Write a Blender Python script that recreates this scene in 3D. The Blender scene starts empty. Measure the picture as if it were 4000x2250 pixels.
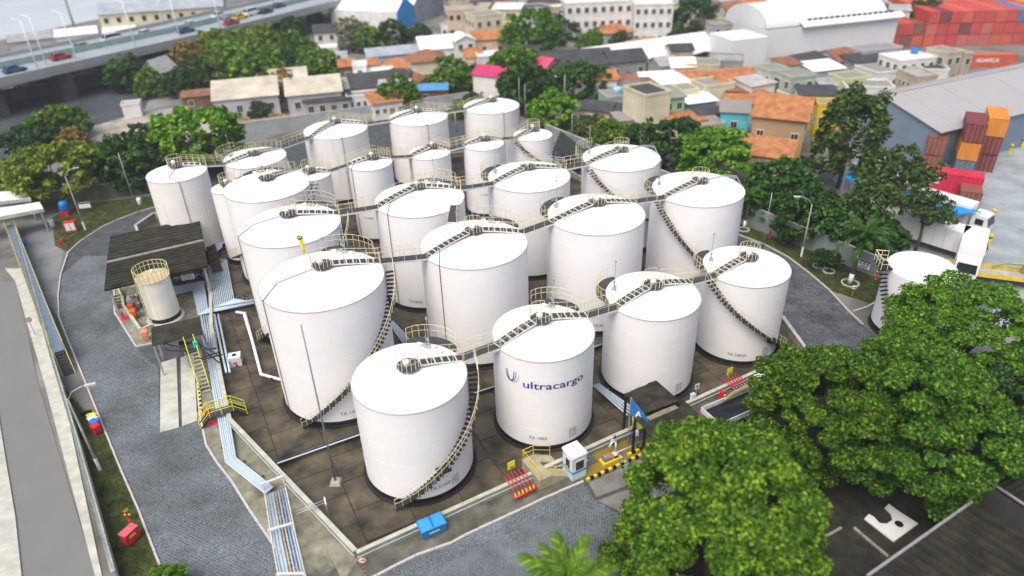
import bpy, bmesh, math, random
import numpy as np
from mathutils import Vector, Matrix
random.seed(7)
RNG = np.random.default_rng(11)
SC = bpy.context.scene
COL = SC.collection
R = math.radians
PI = math.pi

# ------------------------------------------------------------------ camera
CF = 2742.435                                  # focal length in photo pixels (photo 4000 x 2250)
CH = 40.0                                      # camera height in metres
RT = Vector((0.99946759, -0.01682663, -0.02795355))
UP = Vector((0.03262724, 0.51544886, 0.85629898))
FW = Vector((0.0, 0.85675512, -0.51572344))
cam_d = bpy.data.cameras.new('camera')
cam = bpy.data.objects.new('camera', cam_d)
COL.objects.link(cam)
cam.matrix_world = Matrix(((RT.x, UP.x, -FW.x, 0), (RT.y, UP.y, -FW.y, 0), (RT.z, UP.z, -FW.z, CH), (0, 0, 0, 1)))
cam_d.sensor_width = 36.0
cam_d.lens = CF / 4000 * 36
cam_d.clip_start = 0.5
cam_d.clip_end = 6000
cam_d.dof.use_dof = True
cam_d.dof.focus_distance = 62.0
cam_d.dof.aperture_fstop = 0.0686
SC.camera = cam

def at(u, v, z=0.0):
    """world point at height z seen at photo pixel (u, v)"""
    d = FW + RT * ((u - 2000) / CF) - UP * ((v - 1125) / CF)
    t = (z - CH) / d.z
    return Vector((d.x * t, d.y * t, z))
def pxm(u, v, z=0.0):
    """photo pixels per metre there"""
    return CF / (at(u, v, z) - Vector((0, 0, CH))).dot(FW)
def proj(p):
    d = Vector(p) - Vector((0, 0, CH)); w = d.dot(FW)
    return 2000 + CF * d.dot(RT) / w, 1125 - CF * d.dot(UP) / w

# ------------------------------------------------------------------ sky, sun, exposure
SUN_EL, SUN_AZ = R(60), R(-150)                # soft overcast light from behind and left of the camera
w = bpy.data.worlds.new('World'); SC.world = w; w.use_nodes = True
nt = w.node_tree
sky = nt.nodes.new('ShaderNodeTexSky'); sky.sky_type = 'NISHITA'; sky.sun_disc = False
sky.sun_elevation = SUN_EL; sky.sun_rotation = SUN_AZ
sky.air_density = 1.0; sky.dust_density = 6.0; sky.ozone_density = 0.6
bg = nt.nodes['Background']; bg.inputs['Strength'].default_value = 0.15
nt.links.new(sky.outputs[0], bg.inputs[0])
sl = bpy.data.lights.new('sun', 'SUN'); sl.energy = 1.5; sl.angle = R(50); sl.color = (1, .97, .92)
so = bpy.data.objects.new('sun', sl); COL.objects.link(so)
sd = Vector((math.sin(SUN_AZ) * math.cos(SUN_EL), math.cos(SUN_AZ) * math.cos(SUN_EL), math.sin(SUN_EL)))
so.rotation_euler = (-sd).to_track_quat('-Z', 'Y').to_euler(); so.location = (0, 0, 60)
SC.view_settings.view_transform = 'Standard'; SC.view_settings.look = 'None'
SC.view_settings.gamma = 1; SC.view_settings.use_curve_mapping = False
SC.view_settings.exposure = 0.42
SC.cycles.use_denoising = True
SC.cycles.max_bounces = 6; SC.cycles.diffuse_bounces = 3; SC.cycles.glossy_bounces = 2
SC.cycles.transparent_max_bounces = 6; SC.cycles.caustics_reflective = False; SC.cycles.caustics_refractive = False

# ------------------------------------------------------------------ materials
MATS = {}
def M(name, col, rough=.6, var=.12, scale=1.5, bump=0.0, bscale=8.0, col2=None, metal=0.0, spec=.4, streak=0.0,
      wet=0.0, island=0.0, wave=None, detail=5):
    """procedural material: base colour broken up by noise in world space, optional streaks, bump, per-piece variation"""
    if name in MATS: return MATS[name]
    m = bpy.data.materials.new(name); m.use_nodes = True
    n = m.node_tree.nodes; l = m.node_tree.links
    b = n['Principled BSDF']
    geo = n.new('ShaderNodeNewGeometry')
    no = n.new('ShaderNodeTexNoise'); no.inputs['Scale'].default_value = scale; no.inputs['Detail'].default_value = detail
    no.inputs['Roughness'].default_value = .62
    l.new(geo.outputs['Position'], no.inputs['Vector'])
    rp = n.new('ShaderNodeMapRange'); rp.inputs[1].default_value = .32; rp.inputs[2].default_value = .68
    l.new(no.outputs[0], rp.inputs[0])
    c = Vector(col); ca = c * (1 - var); cb = Vector(col2) if col2 else c * (1 + var)
    mx = n.new('ShaderNodeMix'); mx.data_type = 'RGBA'
    mx.inputs[6].default_value = (*ca, 1); mx.inputs[7].default_value = (*cb, 1)
    l.new(rp.outputs[0], mx.inputs[0]); out = mx.outputs[2]
    if streak:
        mp = n.new('ShaderNodeMapping'); mp.inputs['Scale'].default_value = (2.2, 2.2, .12)
        l.new(geo.outputs['Position'], mp.inputs[0])
        s2 = n.new('ShaderNodeTexNoise'); s2.inputs['Scale'].default_value = 1.6; s2.inputs['Detail'].default_value = 4
        l.new(mp.outputs[0], s2.inputs['Vector'])
        r2 = n.new('ShaderNodeMapRange'); r2.inputs[1].default_value = .55; r2.inputs[2].default_value = .8
        r2.inputs[4].default_value = streak; l.new(s2.outputs[0], r2.inputs[0])
        m2 = n.new('ShaderNodeMix'); m2.data_type = 'RGBA'; l.new(r2.outputs[0], m2.inputs[0]); l.new(out, m2.inputs[6])
        m2.inputs[7].default_value = (.34, .25, .17, 1); out = m2.outputs[2]
    if island:
        hs = n.new('ShaderNodeHueSaturation'); ml = n.new('ShaderNodeMapRange')
        ml.inputs[3].default_value = 1 - island; ml.inputs[4].default_value = 1 + island
        l.new(geo.outputs['Random Per Island'], ml.inputs[0]); l.new(ml.outputs[0], hs.inputs['Value']); l.new(out, hs.inputs['Color'])
        out = hs.outputs[0]
    hgt = None
    if wave:
        tc = n.new('ShaderNodeTexCoord'); wv = n.new('ShaderNodeTexWave'); wv.bands_direction = wave[0]
        wv.inputs['Scale'].default_value = wave[1]; wv.inputs['Distortion'].default_value = wave[3] if len(wave) > 3 else 0
        l.new(tc.outputs['Object'], wv.inputs['Vector'])
        m3 = n.new('ShaderNodeMix'); m3.data_type = 'RGBA'; m3.blend_type = 'MULTIPLY'; m3.inputs[0].default_value = wave[2]
        l.new(out, m3.inputs[6]); l.new(wv.outputs[0], m3.inputs[7]); out = m3.outputs[2]; hgt = wv.outputs[0]
    l.new(out, b.inputs['Base Color'])
    b.inputs['Roughness'].default_value = rough; b.inputs['Metallic'].default_value = metal
    b.inputs['Specular IOR Level'].default_value = spec
    if wet:
        nw = n.new('ShaderNodeTexNoise'); nw.inputs['Scale'].default_value = .45; nw.inputs['Detail'].default_value = 3
        l.new(geo.outputs['Position'], nw.inputs['Vector'])
        rw = n.new('ShaderNodeMapRange'); rw.inputs[1].default_value = .4; rw.inputs[2].default_value = .62
        rw.inputs[3].default_value = rough; rw.inputs[4].default_value = wet; l.new(nw.outputs[0], rw.inputs[0])
        l.new(rw.outputs[0], b.inputs['Roughness'])
    if bump:
        bp = n.new('ShaderNodeBump'); bp.inputs['Strength'].default_value = bump; bp.inputs['Distance'].default_value = .05
        if hgt is None:
            nb = n.new('ShaderNodeTexNoise'); nb.inputs['Scale'].default_value = bscale; nb.inputs['Detail'].default_value = 4
            l.new(geo.outputs['Position'], nb.inputs['Vector']); hgt = nb.outputs[0]
        l.new(hgt, bp.inputs['Height']); l.new(bp.outputs[0], b.inputs['Normal'])
    MATS[name] = m
    return m

def LEAF(name, c1, c2, c3, trans=.25):
    """foliage: each leaf its own shade between three greens, a little light passing through"""
    if name in MATS: return MATS[name]
    m = bpy.data.materials.new(name); m.use_nodes = True
    n = m.node_tree.nodes; l = m.node_tree.links; b = n['Principled BSDF']
    geo = n.new('ShaderNodeNewGeometry'); oi = n.new('ShaderNodeObjectInfo')
    cr = n.new('ShaderNodeValToRGB'); cr.color_ramp.elements[0].color = (*c1, 1); cr.color_ramp.elements[1].color = (*c3, 1)  # bright end of the ramp imitates highlights on the leaves
    e = cr.color_ramp.elements.new(.6); e.color = (*c2, 1)
    no = n.new('ShaderNodeTexNoise'); no.inputs['Scale'].default_value = .9; no.inputs['Detail'].default_value = 2
    l.new(geo.outputs['Position'], no.inputs['Vector'])
    ma = n.new('ShaderNodeMath'); ma.operation = 'MULTIPLY_ADD'; ma.inputs[1].default_value = .85
    l.new(geo.outputs['Random Per Island'], ma.inputs[0])
    mb_ = n.new('ShaderNodeMath'); mb_.operation = 'MULTIPLY_ADD'; mb_.inputs[1].default_value = .8; mb_.inputs[2].default_value = -.34
    l.new(no.outputs[0], mb_.inputs[0]); l.new(mb_.outputs[0], ma.inputs[2]); l.new(ma.outputs[0], cr.inputs[0])
    hs = n.new('ShaderNodeHueSaturation'); mr = n.new('ShaderNodeMapRange'); mr.inputs[3].default_value = .85; mr.inputs[4].default_value = 1.2
    l.new(oi.outputs['Random'], mr.inputs[0]); l.new(mr.outputs[0], hs.inputs['Value']); l.new(cr.outputs[0], hs.inputs['Color'])
    l.new(hs.outputs[0], b.inputs['Base Color']); b.inputs['Roughness'].default_value = .55; b.inputs['Specular IOR Level'].default_value = .25
    tr = n.new('ShaderNodeBsdfTranslucent'); l.new(hs.outputs[0], tr.inputs[0])
    ms = n.new('ShaderNodeMixShader'); ms.inputs[0].default_value = trans
    o = n['Material Output']; l.new(b.outputs[0], ms.inputs[1]); l.new(tr.outputs[0], ms.inputs[2]); l.new(ms.outputs[0], o.inputs[0])
    MATS[name] = m
    return m

WHITE = M('tank_paint', (.80, .80, .81), .45, .025, .35, streak=.03)
WHITE2 = M('tank_paint_aged', (.78, .77, .75), .5, .04, .5, streak=.30)
ROOFW = M('tank_roof_paint', (.84, .84, .83), .5, .02, .3)
BLACK = M('tank_base_black', (.008, .009, .014), .5, .3, 2)
CREAM = M('rail_cream', (.66, .60, .38), .5, .12, 3)
YEL = M('yellow_paint', (.72, .55, .03), .5, .12, 4)
GRATE = M('grating', (.05, .052, .056), .7, .35, 6)
BEAMW = M('beam_grey', (.62, .62, .60), .6, .15, 3)
PIPE = M('pipe_white', (.52, .60, .68), .35, .15, 3, col2=(.40, .52, .64))
BROWN = M('conduit_brown', (.16, .11, .085), .6, .2, 4)
CONC = M('concrete', (.30, .30, .26), .85, .3, .8, bump=.3, bscale=14)
CONCL = M('concrete_light', (.42, .43, .38), .85, .2, .9, bump=.2, bscale=14)
DARKC = M('bund_concrete', (.036, .031, .022), .75, .5, .42, bump=.35, bscale=9, wet=.28, col2=(.115, .095, .062), island=.2, detail=8)
JOINT = M('dark_joint', (.018, .016, .013), .9, .3, 2)
COBB = M('cobble_stone', (.115, .138, .152), .55, .45, .2, bump=.25, bscale=25, wet=.3, island=.16, detail=8)
COBD = M('cobble_dark', (.075, .085, .098), .5, .5, .4, bump=.25, bscale=25, wet=.22, island=.32)
ASPH = M('asphalt', (.11, .125, .14), .7, .35, .5, bump=.35, bscale=22, wet=.4)
DIRT = M('road_bed', (.06, .068, .072), .85, .4, .8)
GRASS = M('lawn', (.030, .045, .008), .9, .5, .9, bump=.8, bscale=30, col2=(.075, .095, .02))
KERBW = M('kerb_white', (.66, .64, .62), .8, .3, 2.5, col2=(.45, .44, .42))
ROOFD = M('dark_corrugated', (.026, .025, .019), .85, .4, 1.2, col2=(.048, .047, .036), island=.25, spec=.15)
GLASS = M('window_glass', (.02, .025, .03), .12, .2, 1, spec=.6)
STEEL = M('steel', (.42, .44, .45), .4, .15, 3, metal=.5)
RED = M('red_paint', (.55, .02, .03), .45, .1, 3)
ORANGE = M('orange_plastic', (.72, .13, .02), .45, .1, 4)
BLUEP = M('blue_paint', (.02, .17, .50), .4, .12, 3)
DBLUE = M('navy_print', (.022, .022, .15), .5, .05, 3)
INDIGO = M('indigo_print', (.09, .09, .42), .5, .05, 3)
GREENP = M('green_print', (.12, .55, .32), .5, .05, 3)
GREYT = M('grey_print', (.16, .18, .19), .6, .1, 3)
WPLAST = M('white_plastic', (.75, .77, .78), .4, .06, 3)
TREADB = M('tread_black', (.012, .013, .017), .6, .3, 4)
STREET = M('street_light', (.20, .205, .195), .85, .2, .35, bump=.3, bscale=18, col2=(.17, .175, .17), detail=10)
TYRE = M('tyre', (.012, .012, .013), .8, .2, 5)
BARK = M('bark', (.085, .065, .045), .9, .35, 5, bump=.5, bscale=20)

# ------------------------------------------------------------------ mesh building
class MB:
    def __init__(s): s.v = []; s.f = []
    def add(s, vs, fs):
        o = len(s.v); s.v += [tuple(p) for p in vs]; s.f += [tuple(i + o for i in f) for f in fs]; return s
    def box(s, c, size, rz=0.0, M4=None):
        x, y, z = [d / 2 for d in size]; ca, sa = math.cos(rz), math.sin(rz)
        vs = []
        for dz in (-z, z):
            for dx, dy in ((-x, -y), (x, -y), (x, y), (-x, y)):
                vs.append((c[0] + dx * ca - dy * sa, c[1] + dx * sa + dy * ca, c[2] + dz))
        return s.add(vs, [(3, 2, 1, 0), (4, 5, 6, 7), (0, 1, 5, 4), (1, 2, 6, 5), (2, 3, 7, 6), (3, 0, 4, 7)])
    def bar(s, p, q, wd, ht=None):
        p, q = Vector(p), Vector(q); d = q - p
        if d.length < 1e-6: return s
        ht = ht or wd
        a = d.cross(Vector((0, 0, 1)));
        if a.length < 1e-4: a = Vector((1, 0, 0))
        a.normalize(); b = a.cross(d).normalized(); a = a * wd / 2; b = b * ht / 2
        vs = [p - a - b, p + a - b, p + a + b, p - a + b, q - a - b, q + a - b, q + a + b, q - a + b]
        return s.add(vs, [(0, 1, 2, 3), (7, 6, 5, 4), (4, 5, 1, 0), (5, 6, 2, 1), (6, 7, 3, 2), (7, 4, 0, 3)])
    def tube(s, pts, r, n=6, caps=True, r2=None):
        pts = [Vector(p) for p in pts]; N = len(pts); o = len(s.v); up = Vector((0, 0, 1)); prev = None
        for i, p in enumerate(pts):
            t = (pts[min(i + 1, N - 1)] - pts[max(i - 1, 0)])
            if t.length < 1e-9: t = Vector((0, 0, 1))
            t.normalize()
            k = 1.0
            if 0 < i < N - 1:
                t0 = (pts[i] - pts[i - 1]).normalized(); c = max(.35, t0.dot(t)); k = 1 / c
            a = up.cross(t) if prev is None else prev - t * prev.dot(t)
            if a.length < 1e-3: a = Vector((1, 0, 0)).cross(t)
            a.normalize(); prev = a; b = t.cross(a)
            rr = r if r2 is None else r + (r2 - r) * i / (N - 1)
            for j in range(n):
                g = 2 * PI * j / n
                s.v.append(tuple(p + (a * math.cos(g) + b * math.sin(g)) * rr * (k if 0 < i < N - 1 and abs(math.cos(g)) > .5 else 1)))
        for i in range(N - 1):
            for j in range(n):
                s.f.append((o + i * n + j, o + i * n + (j + 1) % n, o + (i + 1) * n + (j + 1) % n, o + (i + 1) * n + j))
        if caps:
            s.f.append(tuple(o + j for j in range(n))[::-1]); s.f.append(tuple(o + (N - 1) * n + j for j in range(n)))
        return s
    def cyl(s, c, r, h, n=16, r2=None):
        return s.tube([c, (c[0], c[1], c[2] + h)], r, n, True, r2)
    def lathe(s, prof, n=24, c=(0, 0, 0), cap=False):
        o = len(s.v)
        for r, z in prof:
            for j in range(n):
                g = 2 * PI * j / n; s.v.append((c[0] + r * math.cos(g), c[1] + r * math.sin(g), c[2] + z))
        for i in range(len(prof) - 1):
            for j in range(n):
                s.f.append((o + i * n + j, o + i * n + (j + 1) % n, o + (i + 1) * n + (j + 1) % n, o + (i + 1) * n + j))
        if cap:
            s.f.append(tuple(o + j for j in range(n))[::-1]); s.f.append(tuple(o + (len(prof) - 1) * n + j for j in range(n)))
        return s
    def prism(s, poly, z0, z1):
        n = len(poly)
        if sum(poly[i][0] * poly[(i + 1) % n][1] - poly[(i + 1) % n][0] * poly[i][1] for i in range(n)) < 0: poly = poly[::-1]
        vs = [(p[0], p[1], z0) for p in poly] + [(p[0], p[1], z1) for p in poly]
        return s.add(vs, [tuple(range(n))[::-1], tuple(range(n, 2 * n))] + [(i, (i + 1) % n, n + (i + 1) % n, n + i) for i in range(n)])
    def loft(s, a, b):
        n = len(a)
        return s.add(list(a) + list(b), [tuple(range(n))[::-1], tuple(range(n, 2 * n))] + [(i, (i + 1) % n, n + (i + 1) % n, n + i) for i in range(n)])
    def mesh(s, name, mat, smooth=False):
        me = bpy.data.meshes.new(name); me.from_pydata(s.v, [], s.f)
        if mat: me.materials.append(mat)
        if smooth: me.polygons.foreach_set('use_smooth', [True] * len(me.polygons))
        me.update(); return me
    def obj(s, name, mat, parent=None, smooth=False, label=None):
        return ob(name, s.mesh(name, mat, smooth), parent, label)

def ob(name, me, parent=None, label=None, loc=None, rz=None):
    o = bpy.data.objects.new(name, me); COL.objects.link(o)
    if parent is not None: o.parent = parent
    if label: o['label'] = label
    if loc is not None: o.location = loc
    if rz is not None: o.rotation_euler = (0, 0, rz)
    return o
def tag(o, label, cat, group=None, kind=None):
    if label: o['label'] = label
    if cat: o['category'] = cat
    if group: o['group'] = group
    if kind: o['kind'] = kind
    return o
def thing(name, label, cat, loc=(0, 0, 0), rz=0.0, group=None):
    o = bpy.data.objects.new(name, None); COL.objects.link(o); o.empty_display_size = .3
    o.location = loc; o.rotation_euler = (0, 0, rz)
    return tag(o, label, cat, group)
def struct(name, mb, mat, smooth=False):
    o = mb.obj(name, mat, None, smooth); o['kind'] = 'structure'; return o
def dup(root, loc, rz, label=None, group=None, scale=None):
    def cp(o, par):
        c = o.copy(); COL.objects.link(c)
        if par is not None: c.parent = par
        for ch in o.children: cp(ch, c)
        return c
    r = cp(root, None); r.location = loc; r.rotation_euler = (0, 0, rz)
    if scale: r.scale = (scale,) * 3 if not hasattr(scale, '__len__') else scale
    if label: r['label'] = label
    if group: r['group'] = group
    return r
def quads(name, V, F, mat, parent=None):
    me = bpy.data.meshes.new(name); V = np.asarray(V, dtype=np.float32); F = np.asarray(F, dtype=np.int32)
    me.vertices.add(len(V)); me.vertices.foreach_set('co', V.ravel())
    k = F.shape[1]; me.loops.add(F.size); me.loops.foreach_set('vertex_index', F.ravel())
    me.polygons.add(len(F)); me.polygons.foreach_set('loop_start', np.arange(0, F.size, k, dtype=np.int32))
    me.update(calc_edges=True)
    if mat: me.materials.append(mat)
    return ob(name, me, parent)
def rail(mb, pts, h=1.05, step=1.3, r=.021, closed=False):
    """posts, top rail and middle rail along a polyline"""
    pts = [Vector(p) for p in pts]
    if closed: pts = pts + [pts[0]]
    Z = Vector((0, 0, 1))
    for k, hh in enumerate((h, h * .55)):
        mb.tube([p + Z * hh for p in pts], r if k == 0 else r * .8, 5)
    for i in range(len(pts) - 1):
        d = (pts[i + 1] - pts[i]); n = max(1, round(d.length / step))
        for j in range(n + (1 if i == len(pts) - 2 and not closed else 0)):
            p = pts[i] + d * (j / n); mb.tube([p, p + Z * h], r * 1.05, 4)
    return mb
def inpoly(X, Y, poly):
    ins = np.zeros(X.shape, bool); n = len(poly)
    for i in range(n):
        x1, y1 = poly[i][0], poly[i][1]; x2, y2 = poly[(i + 1) % n][0], poly[(i + 1) % n][1]
        c = ((y1 > Y) != (y2 > Y)) & (X < (x2 - x1) * (Y - y1) / (y2 - y1 + 1e-12) + x1); ins ^= c
    return ins
def text_mesh(s, size, mat, name='lettering', bold=0.0, sx=1.0):
    """flat lettering in the xz plane, centred, as a mesh"""
    cu = bpy.data.curves.new(name, 'FONT'); cu.body = s; cu.size = size; cu.align_x = 'CENTER'; cu.align_y = 'CENTER'
    cu.resolution_u = 3; cu.offset = bold
    o = bpy.data.objects.new(name, cu); COL.objects.link(o)
    dg = bpy.context.evaluated_depsgraph_get(); me = bpy.data.meshes.new_from_object(o.evaluated_get(dg))
    bpy.data.objects.remove(o); bpy.data.curves.remove(cu)
    me.name = name
    for v in me.vertices: v.co = (v.co.x * sx, 0, v.co.y)
    me.materials.clear(); me.materials.append(mat)
    return me
def wrap(me, r, ang, z, shear=0.0):
    """bend flat lettering round a cylinder of radius r at angle ang, height z"""
    bm = bmesh.new(); bm.from_mesh(me)
    bmesh.ops.subdivide_edges(bm, edges=[e for e in bm.edges if e.calc_length() > .25], cuts=2)
    bm.to_mesh(me); bm.free()
    for v in me.vertices:
        a = ang + v.co.x / r; v.co = (r * math.cos(a), r * math.sin(a), z + v.co.z)
    me.update(); return me
# ------------------------------------------------------------------ ground, sea, roads
def XY(px, z=0.0): return [at(u, v, z).to_2d() for u, v in px]
def sheet(name, poly, z, mat, z0=None):
    mb = MB()
    if z0 is None:
        n = len(poly)
        if sum(poly[i][0] * poly[(i + 1) % n][1] - poly[(i + 1) % n][0] * poly[i][1] for i in range(n)) < 0: poly = poly[::-1]
        bm = bmesh.new(); f = bm.faces.new([bm.verts.new((p[0], p[1], z)) for p in poly])
        bmesh.ops.triangulate(bm, faces=[f]); me = bpy.data.meshes.new(name); bm.to_mesh(me); bm.free(); me.materials.append(mat)
        o = ob(name, me)
    else:
        o = mb.prism(poly, z0, z).obj(name, mat)
    o['kind'] = 'structure'; return o

GROUND = M('ground_town', (.15, .15, .135), .9, .5, .12, bump=.3, bscale=2, col2=(.23, .225, .21))
g = MB(); g.add([(-900, -250, -.02), (900, -250, -.02), (900, 1400, -.02), (-900, 1400, -.02)], [(0, 1, 2, 3)])
struct('ground', g, GROUND)
SEA = M('sea_water', (.50, .55, .58), .25, .08, .05, bump=.15, bscale=.6)
sheet('sea', [(-420, 190), (-150, 215), (-128, 262), (-60, 420), (120, 900), (-200, 1390), (-890, 1390), (-890, 220)], .06, SEA)
MUD = M('street_worn', (.17, .18, .185), .8, .3, .3, bump=.2, bscale=10)
PALE = M('bare_lot', (.33, .31, .27), .9, .35, .35, bump=.3, bscale=6, col2=(.42, .39, .34))

LOUT = [(640, 2250), (543, 1997), (466, 1821), (424, 1717), (336, 1500), (261, 1316), (231, 1240), (228, 1159), (237, 1077),
        (267, 988), (310, 948), (398, 889), (466, 858), (537, 831), (606, 811)]
lout = XY([(660, 2300)] + LOUT)
rin = XY([(1190, 2300), (1053, 2108), (973, 1992), (906, 1883), (849, 1810), (807, 1743), (782, 1629), (771, 1500), (756, 1400)])
rin2 = XY([(590, 1370), (533, 1357), (449, 1224), (440, 1140), (450, 1010), (537, 901)])
back_out = [Vector(p) for p in ((-49, 98), (-46.5, 112), (-42, 119), (-23, 126.5), (-9.5, 131.5), (-3, 125), (8.0, 108.5))]
kerb_px = [(2884, 918), (2987, 957), (3075, 1004), (3158, 1066), (3236, 1133), (3313, 1216), (3370, 1270), (3480, 1370), (3560, 1450)]
kerbR = [at(2560, 760).to_2d()] + XY(kerb_px)
BUND = [Vector(p) for p in ((-11.0, 31.4), (9.2, 42.55), (22.9, 50.15), (27.0, 52.5), (26.6, 61), (25.6, 70), (19.5, 82), (10, 97), (3, 110.5),
        (-13.5, 106.5), (-26, 102.5), (-36.5, 92), (-44, 88.2), (-48.5, 88), (-49.3, 84.3), (-45, 77), (-36.6, 73.5), (-33.0, 66), (-30.6, 59.5), (-26.3, 50), (-24.1, 45.3))]
road_poly = lout + back_out + [v for v in kerbR] + [Vector((60, 22)), Vector((-10, 20))] + rin[:1]
# the ring road runs round the tank yard: one bed under everything, the yard and pavements lie on it
sheet('road', lout + back_out + kerbR + [Vector((48, 30)), Vector((34, 18)), Vector((-16, 18))], .004, DIRT)
sheet('back_road', XY([(0, 640), (0, 830), (300, 800), (640, 760), (936, 580), (1160, 500), (1160, 440), (700, 540), (450, 560)]), .002, MUD)

front_kerb = XY([(1440, 2266), (1473, 2250), (1623, 2173), (1768, 2121), (1814, 2095), (1980, 2018), (2135, 1945), (2280, 1883)])
pave_l = XY([(1397, 2192), (906, 1667)]) + BUND[-2:][::-1] + BUND[-4:-2][::-1] + rin[::-1][0:] 
PAVE = M('pavement_panel', (.17, .165, .115), .85, .4, .7, bump=.25, bscale=12, col2=(.29, .285, .215), island=.15)
PAVED = M('pavement_dark', (.085, .085, .068), .8, .5, .6, bump=.25, bscale=12, col2=(.16, .16, .13), island=.12, wet=.45)
sheet('pavement', [BUND[0] + Vector((-.1, -.1)), BUND[20], BUND[19], BUND[18]] + rin[::-1], .05, PAVE, 0)
sheet('front_pavement', [BUND[0], BUND[1], BUND[2], BUND[3], at(3100, 1500).to_2d(), at(2493, 1790).to_2d()] + front_kerb[::-1] + [rin[0], rin[1]][:1] + [Vector((-15.5, 32.0))], .055, PAVED, 0)
sheet('lawn', [kerbR[i] for i in range(6)] + XY([(3400, 1185), (3560, 1090), (3420, 1083), (2894, 876), (2600, 730)]), .06, GRASS)
sheet('lawn_strip', [p for p in lout[0:5]] + XY([(325, 1500), (236, 1500), (330, 1800), (465, 2250), (480, 2300)])[1:], .06, GRASS)
sheet('lawn_corner', XY([(267, 985), (310, 945), (398, 886), (466, 856), (537, 829), (606, 809), (640, 760), (300, 800), (205, 850), (215, 960)]), .06, GRASS)
sheet('depot_yard', XY([(250, 985), (215, 950), (200, 850), (40, 870), (80, 1040), (180, 1180), (226, 1240), (226, 1150), (232, 1075)]), .03, MUD)
sheet('left_street', XY([(-300, 1100), (60, 1100), (150, 1500), (390, 2300), (-300, 2300)]), .02, STREET)
sheet('far_pavement', XY([(-160, 1450), (-30, 1450), (8, 1700), (62, 2020), (92, 2300), (-160, 2300)]), .14, CONCL, 0)
sheet('left_pavement', XY([(20, 1050), (80, 1050), (238, 1490), (410, 2300), (385, 2300), (175, 1500), (60, 1100)]), .08, CONCL, 0)
sheet('bare_ground', XY([(340, 500), (560, 440), (830, 400), (1010, 470), (1160, 470), (700, 540), (420, 560), (300, 540)]), .03, PALE)
sheet('far_street', XY([(-500, 420), (0, 395), (430, 290), (620, 330), (560, 430), (340, 500), (300, 560), (120, 700), (0, 780), (-500, 900)]), .012, M('street_blue', (.050, .060, .070), .7, .3, .2))
YARD = M('container_yard', (.27, .31, .33), .75, .25, .3, bump=.2, bscale=6)
sheet('container_yard', XY([(3480, 1010), (3250, 700), (3500, 500), (4300, 250), (4700, 700), (4500, 1300), (3900, 1300)]), .015, YARD)
DARKY = M('yard_dark_asphalt', (.020, .021, .016), .85, .5, .8, bump=.3, bscale=14, col2=(.040, .039, .030))  # near-black asphalt of the yard beneath the trees
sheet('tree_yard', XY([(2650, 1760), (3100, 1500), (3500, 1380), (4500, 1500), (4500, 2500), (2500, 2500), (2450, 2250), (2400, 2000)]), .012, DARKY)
sheet('pump_pad', XY([(2255, 1800), (2300, 1872), (2500, 1782), (2600, 1735), (2540, 1668), (2470, 1708)]), .065, M('pad_yellow', (.42, .27, .03), .7, .4, 1.2, col2=(.24, .17, .04)))
sheet('hydrant_pad', XY([(2720, 1612), (2760, 1655), (2880, 1600), (2830, 1560)]), .064, M('pad_yellow', (.42, .27, .03)))
for i, px in enumerate(([(2300, 1888), (2500, 1797), (2580, 1850), (2330, 1945)], [(2335, 1958), (2590, 1862), (2640, 1920), (2420, 2000)])):
    sheet('weighbridge_slab', XY(px), .09, M('weighbridge_concrete', (.17, .17, .155), .85, .3, .8, bump=.3, bscale=14), 0)
for px in ([(626, 1690), (628, 1420), (690, 1400), (700, 1672)], [(712, 1668), (706, 1400), (758, 1380), (771, 1645)]):
    sheet('loading_slab', XY(px), .085, CONCL, 0)
sheet('loading_pavement', XY([(533, 1352), (600, 1340), (780, 1300), (840, 1290), (830, 1130), (700, 1120), (520, 1050), (455, 1060), (447, 1150), (452, 1222)]), .058, PAVE, 0)
sheet('yellow_pavement', XY([(775, 1510), (842, 1490), (872, 1580), (880, 1660), (800, 1700), (785, 1630)]), .068, M('pad_pale_yellow', (.40, .40, .17), .8, .2, 1))

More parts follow.
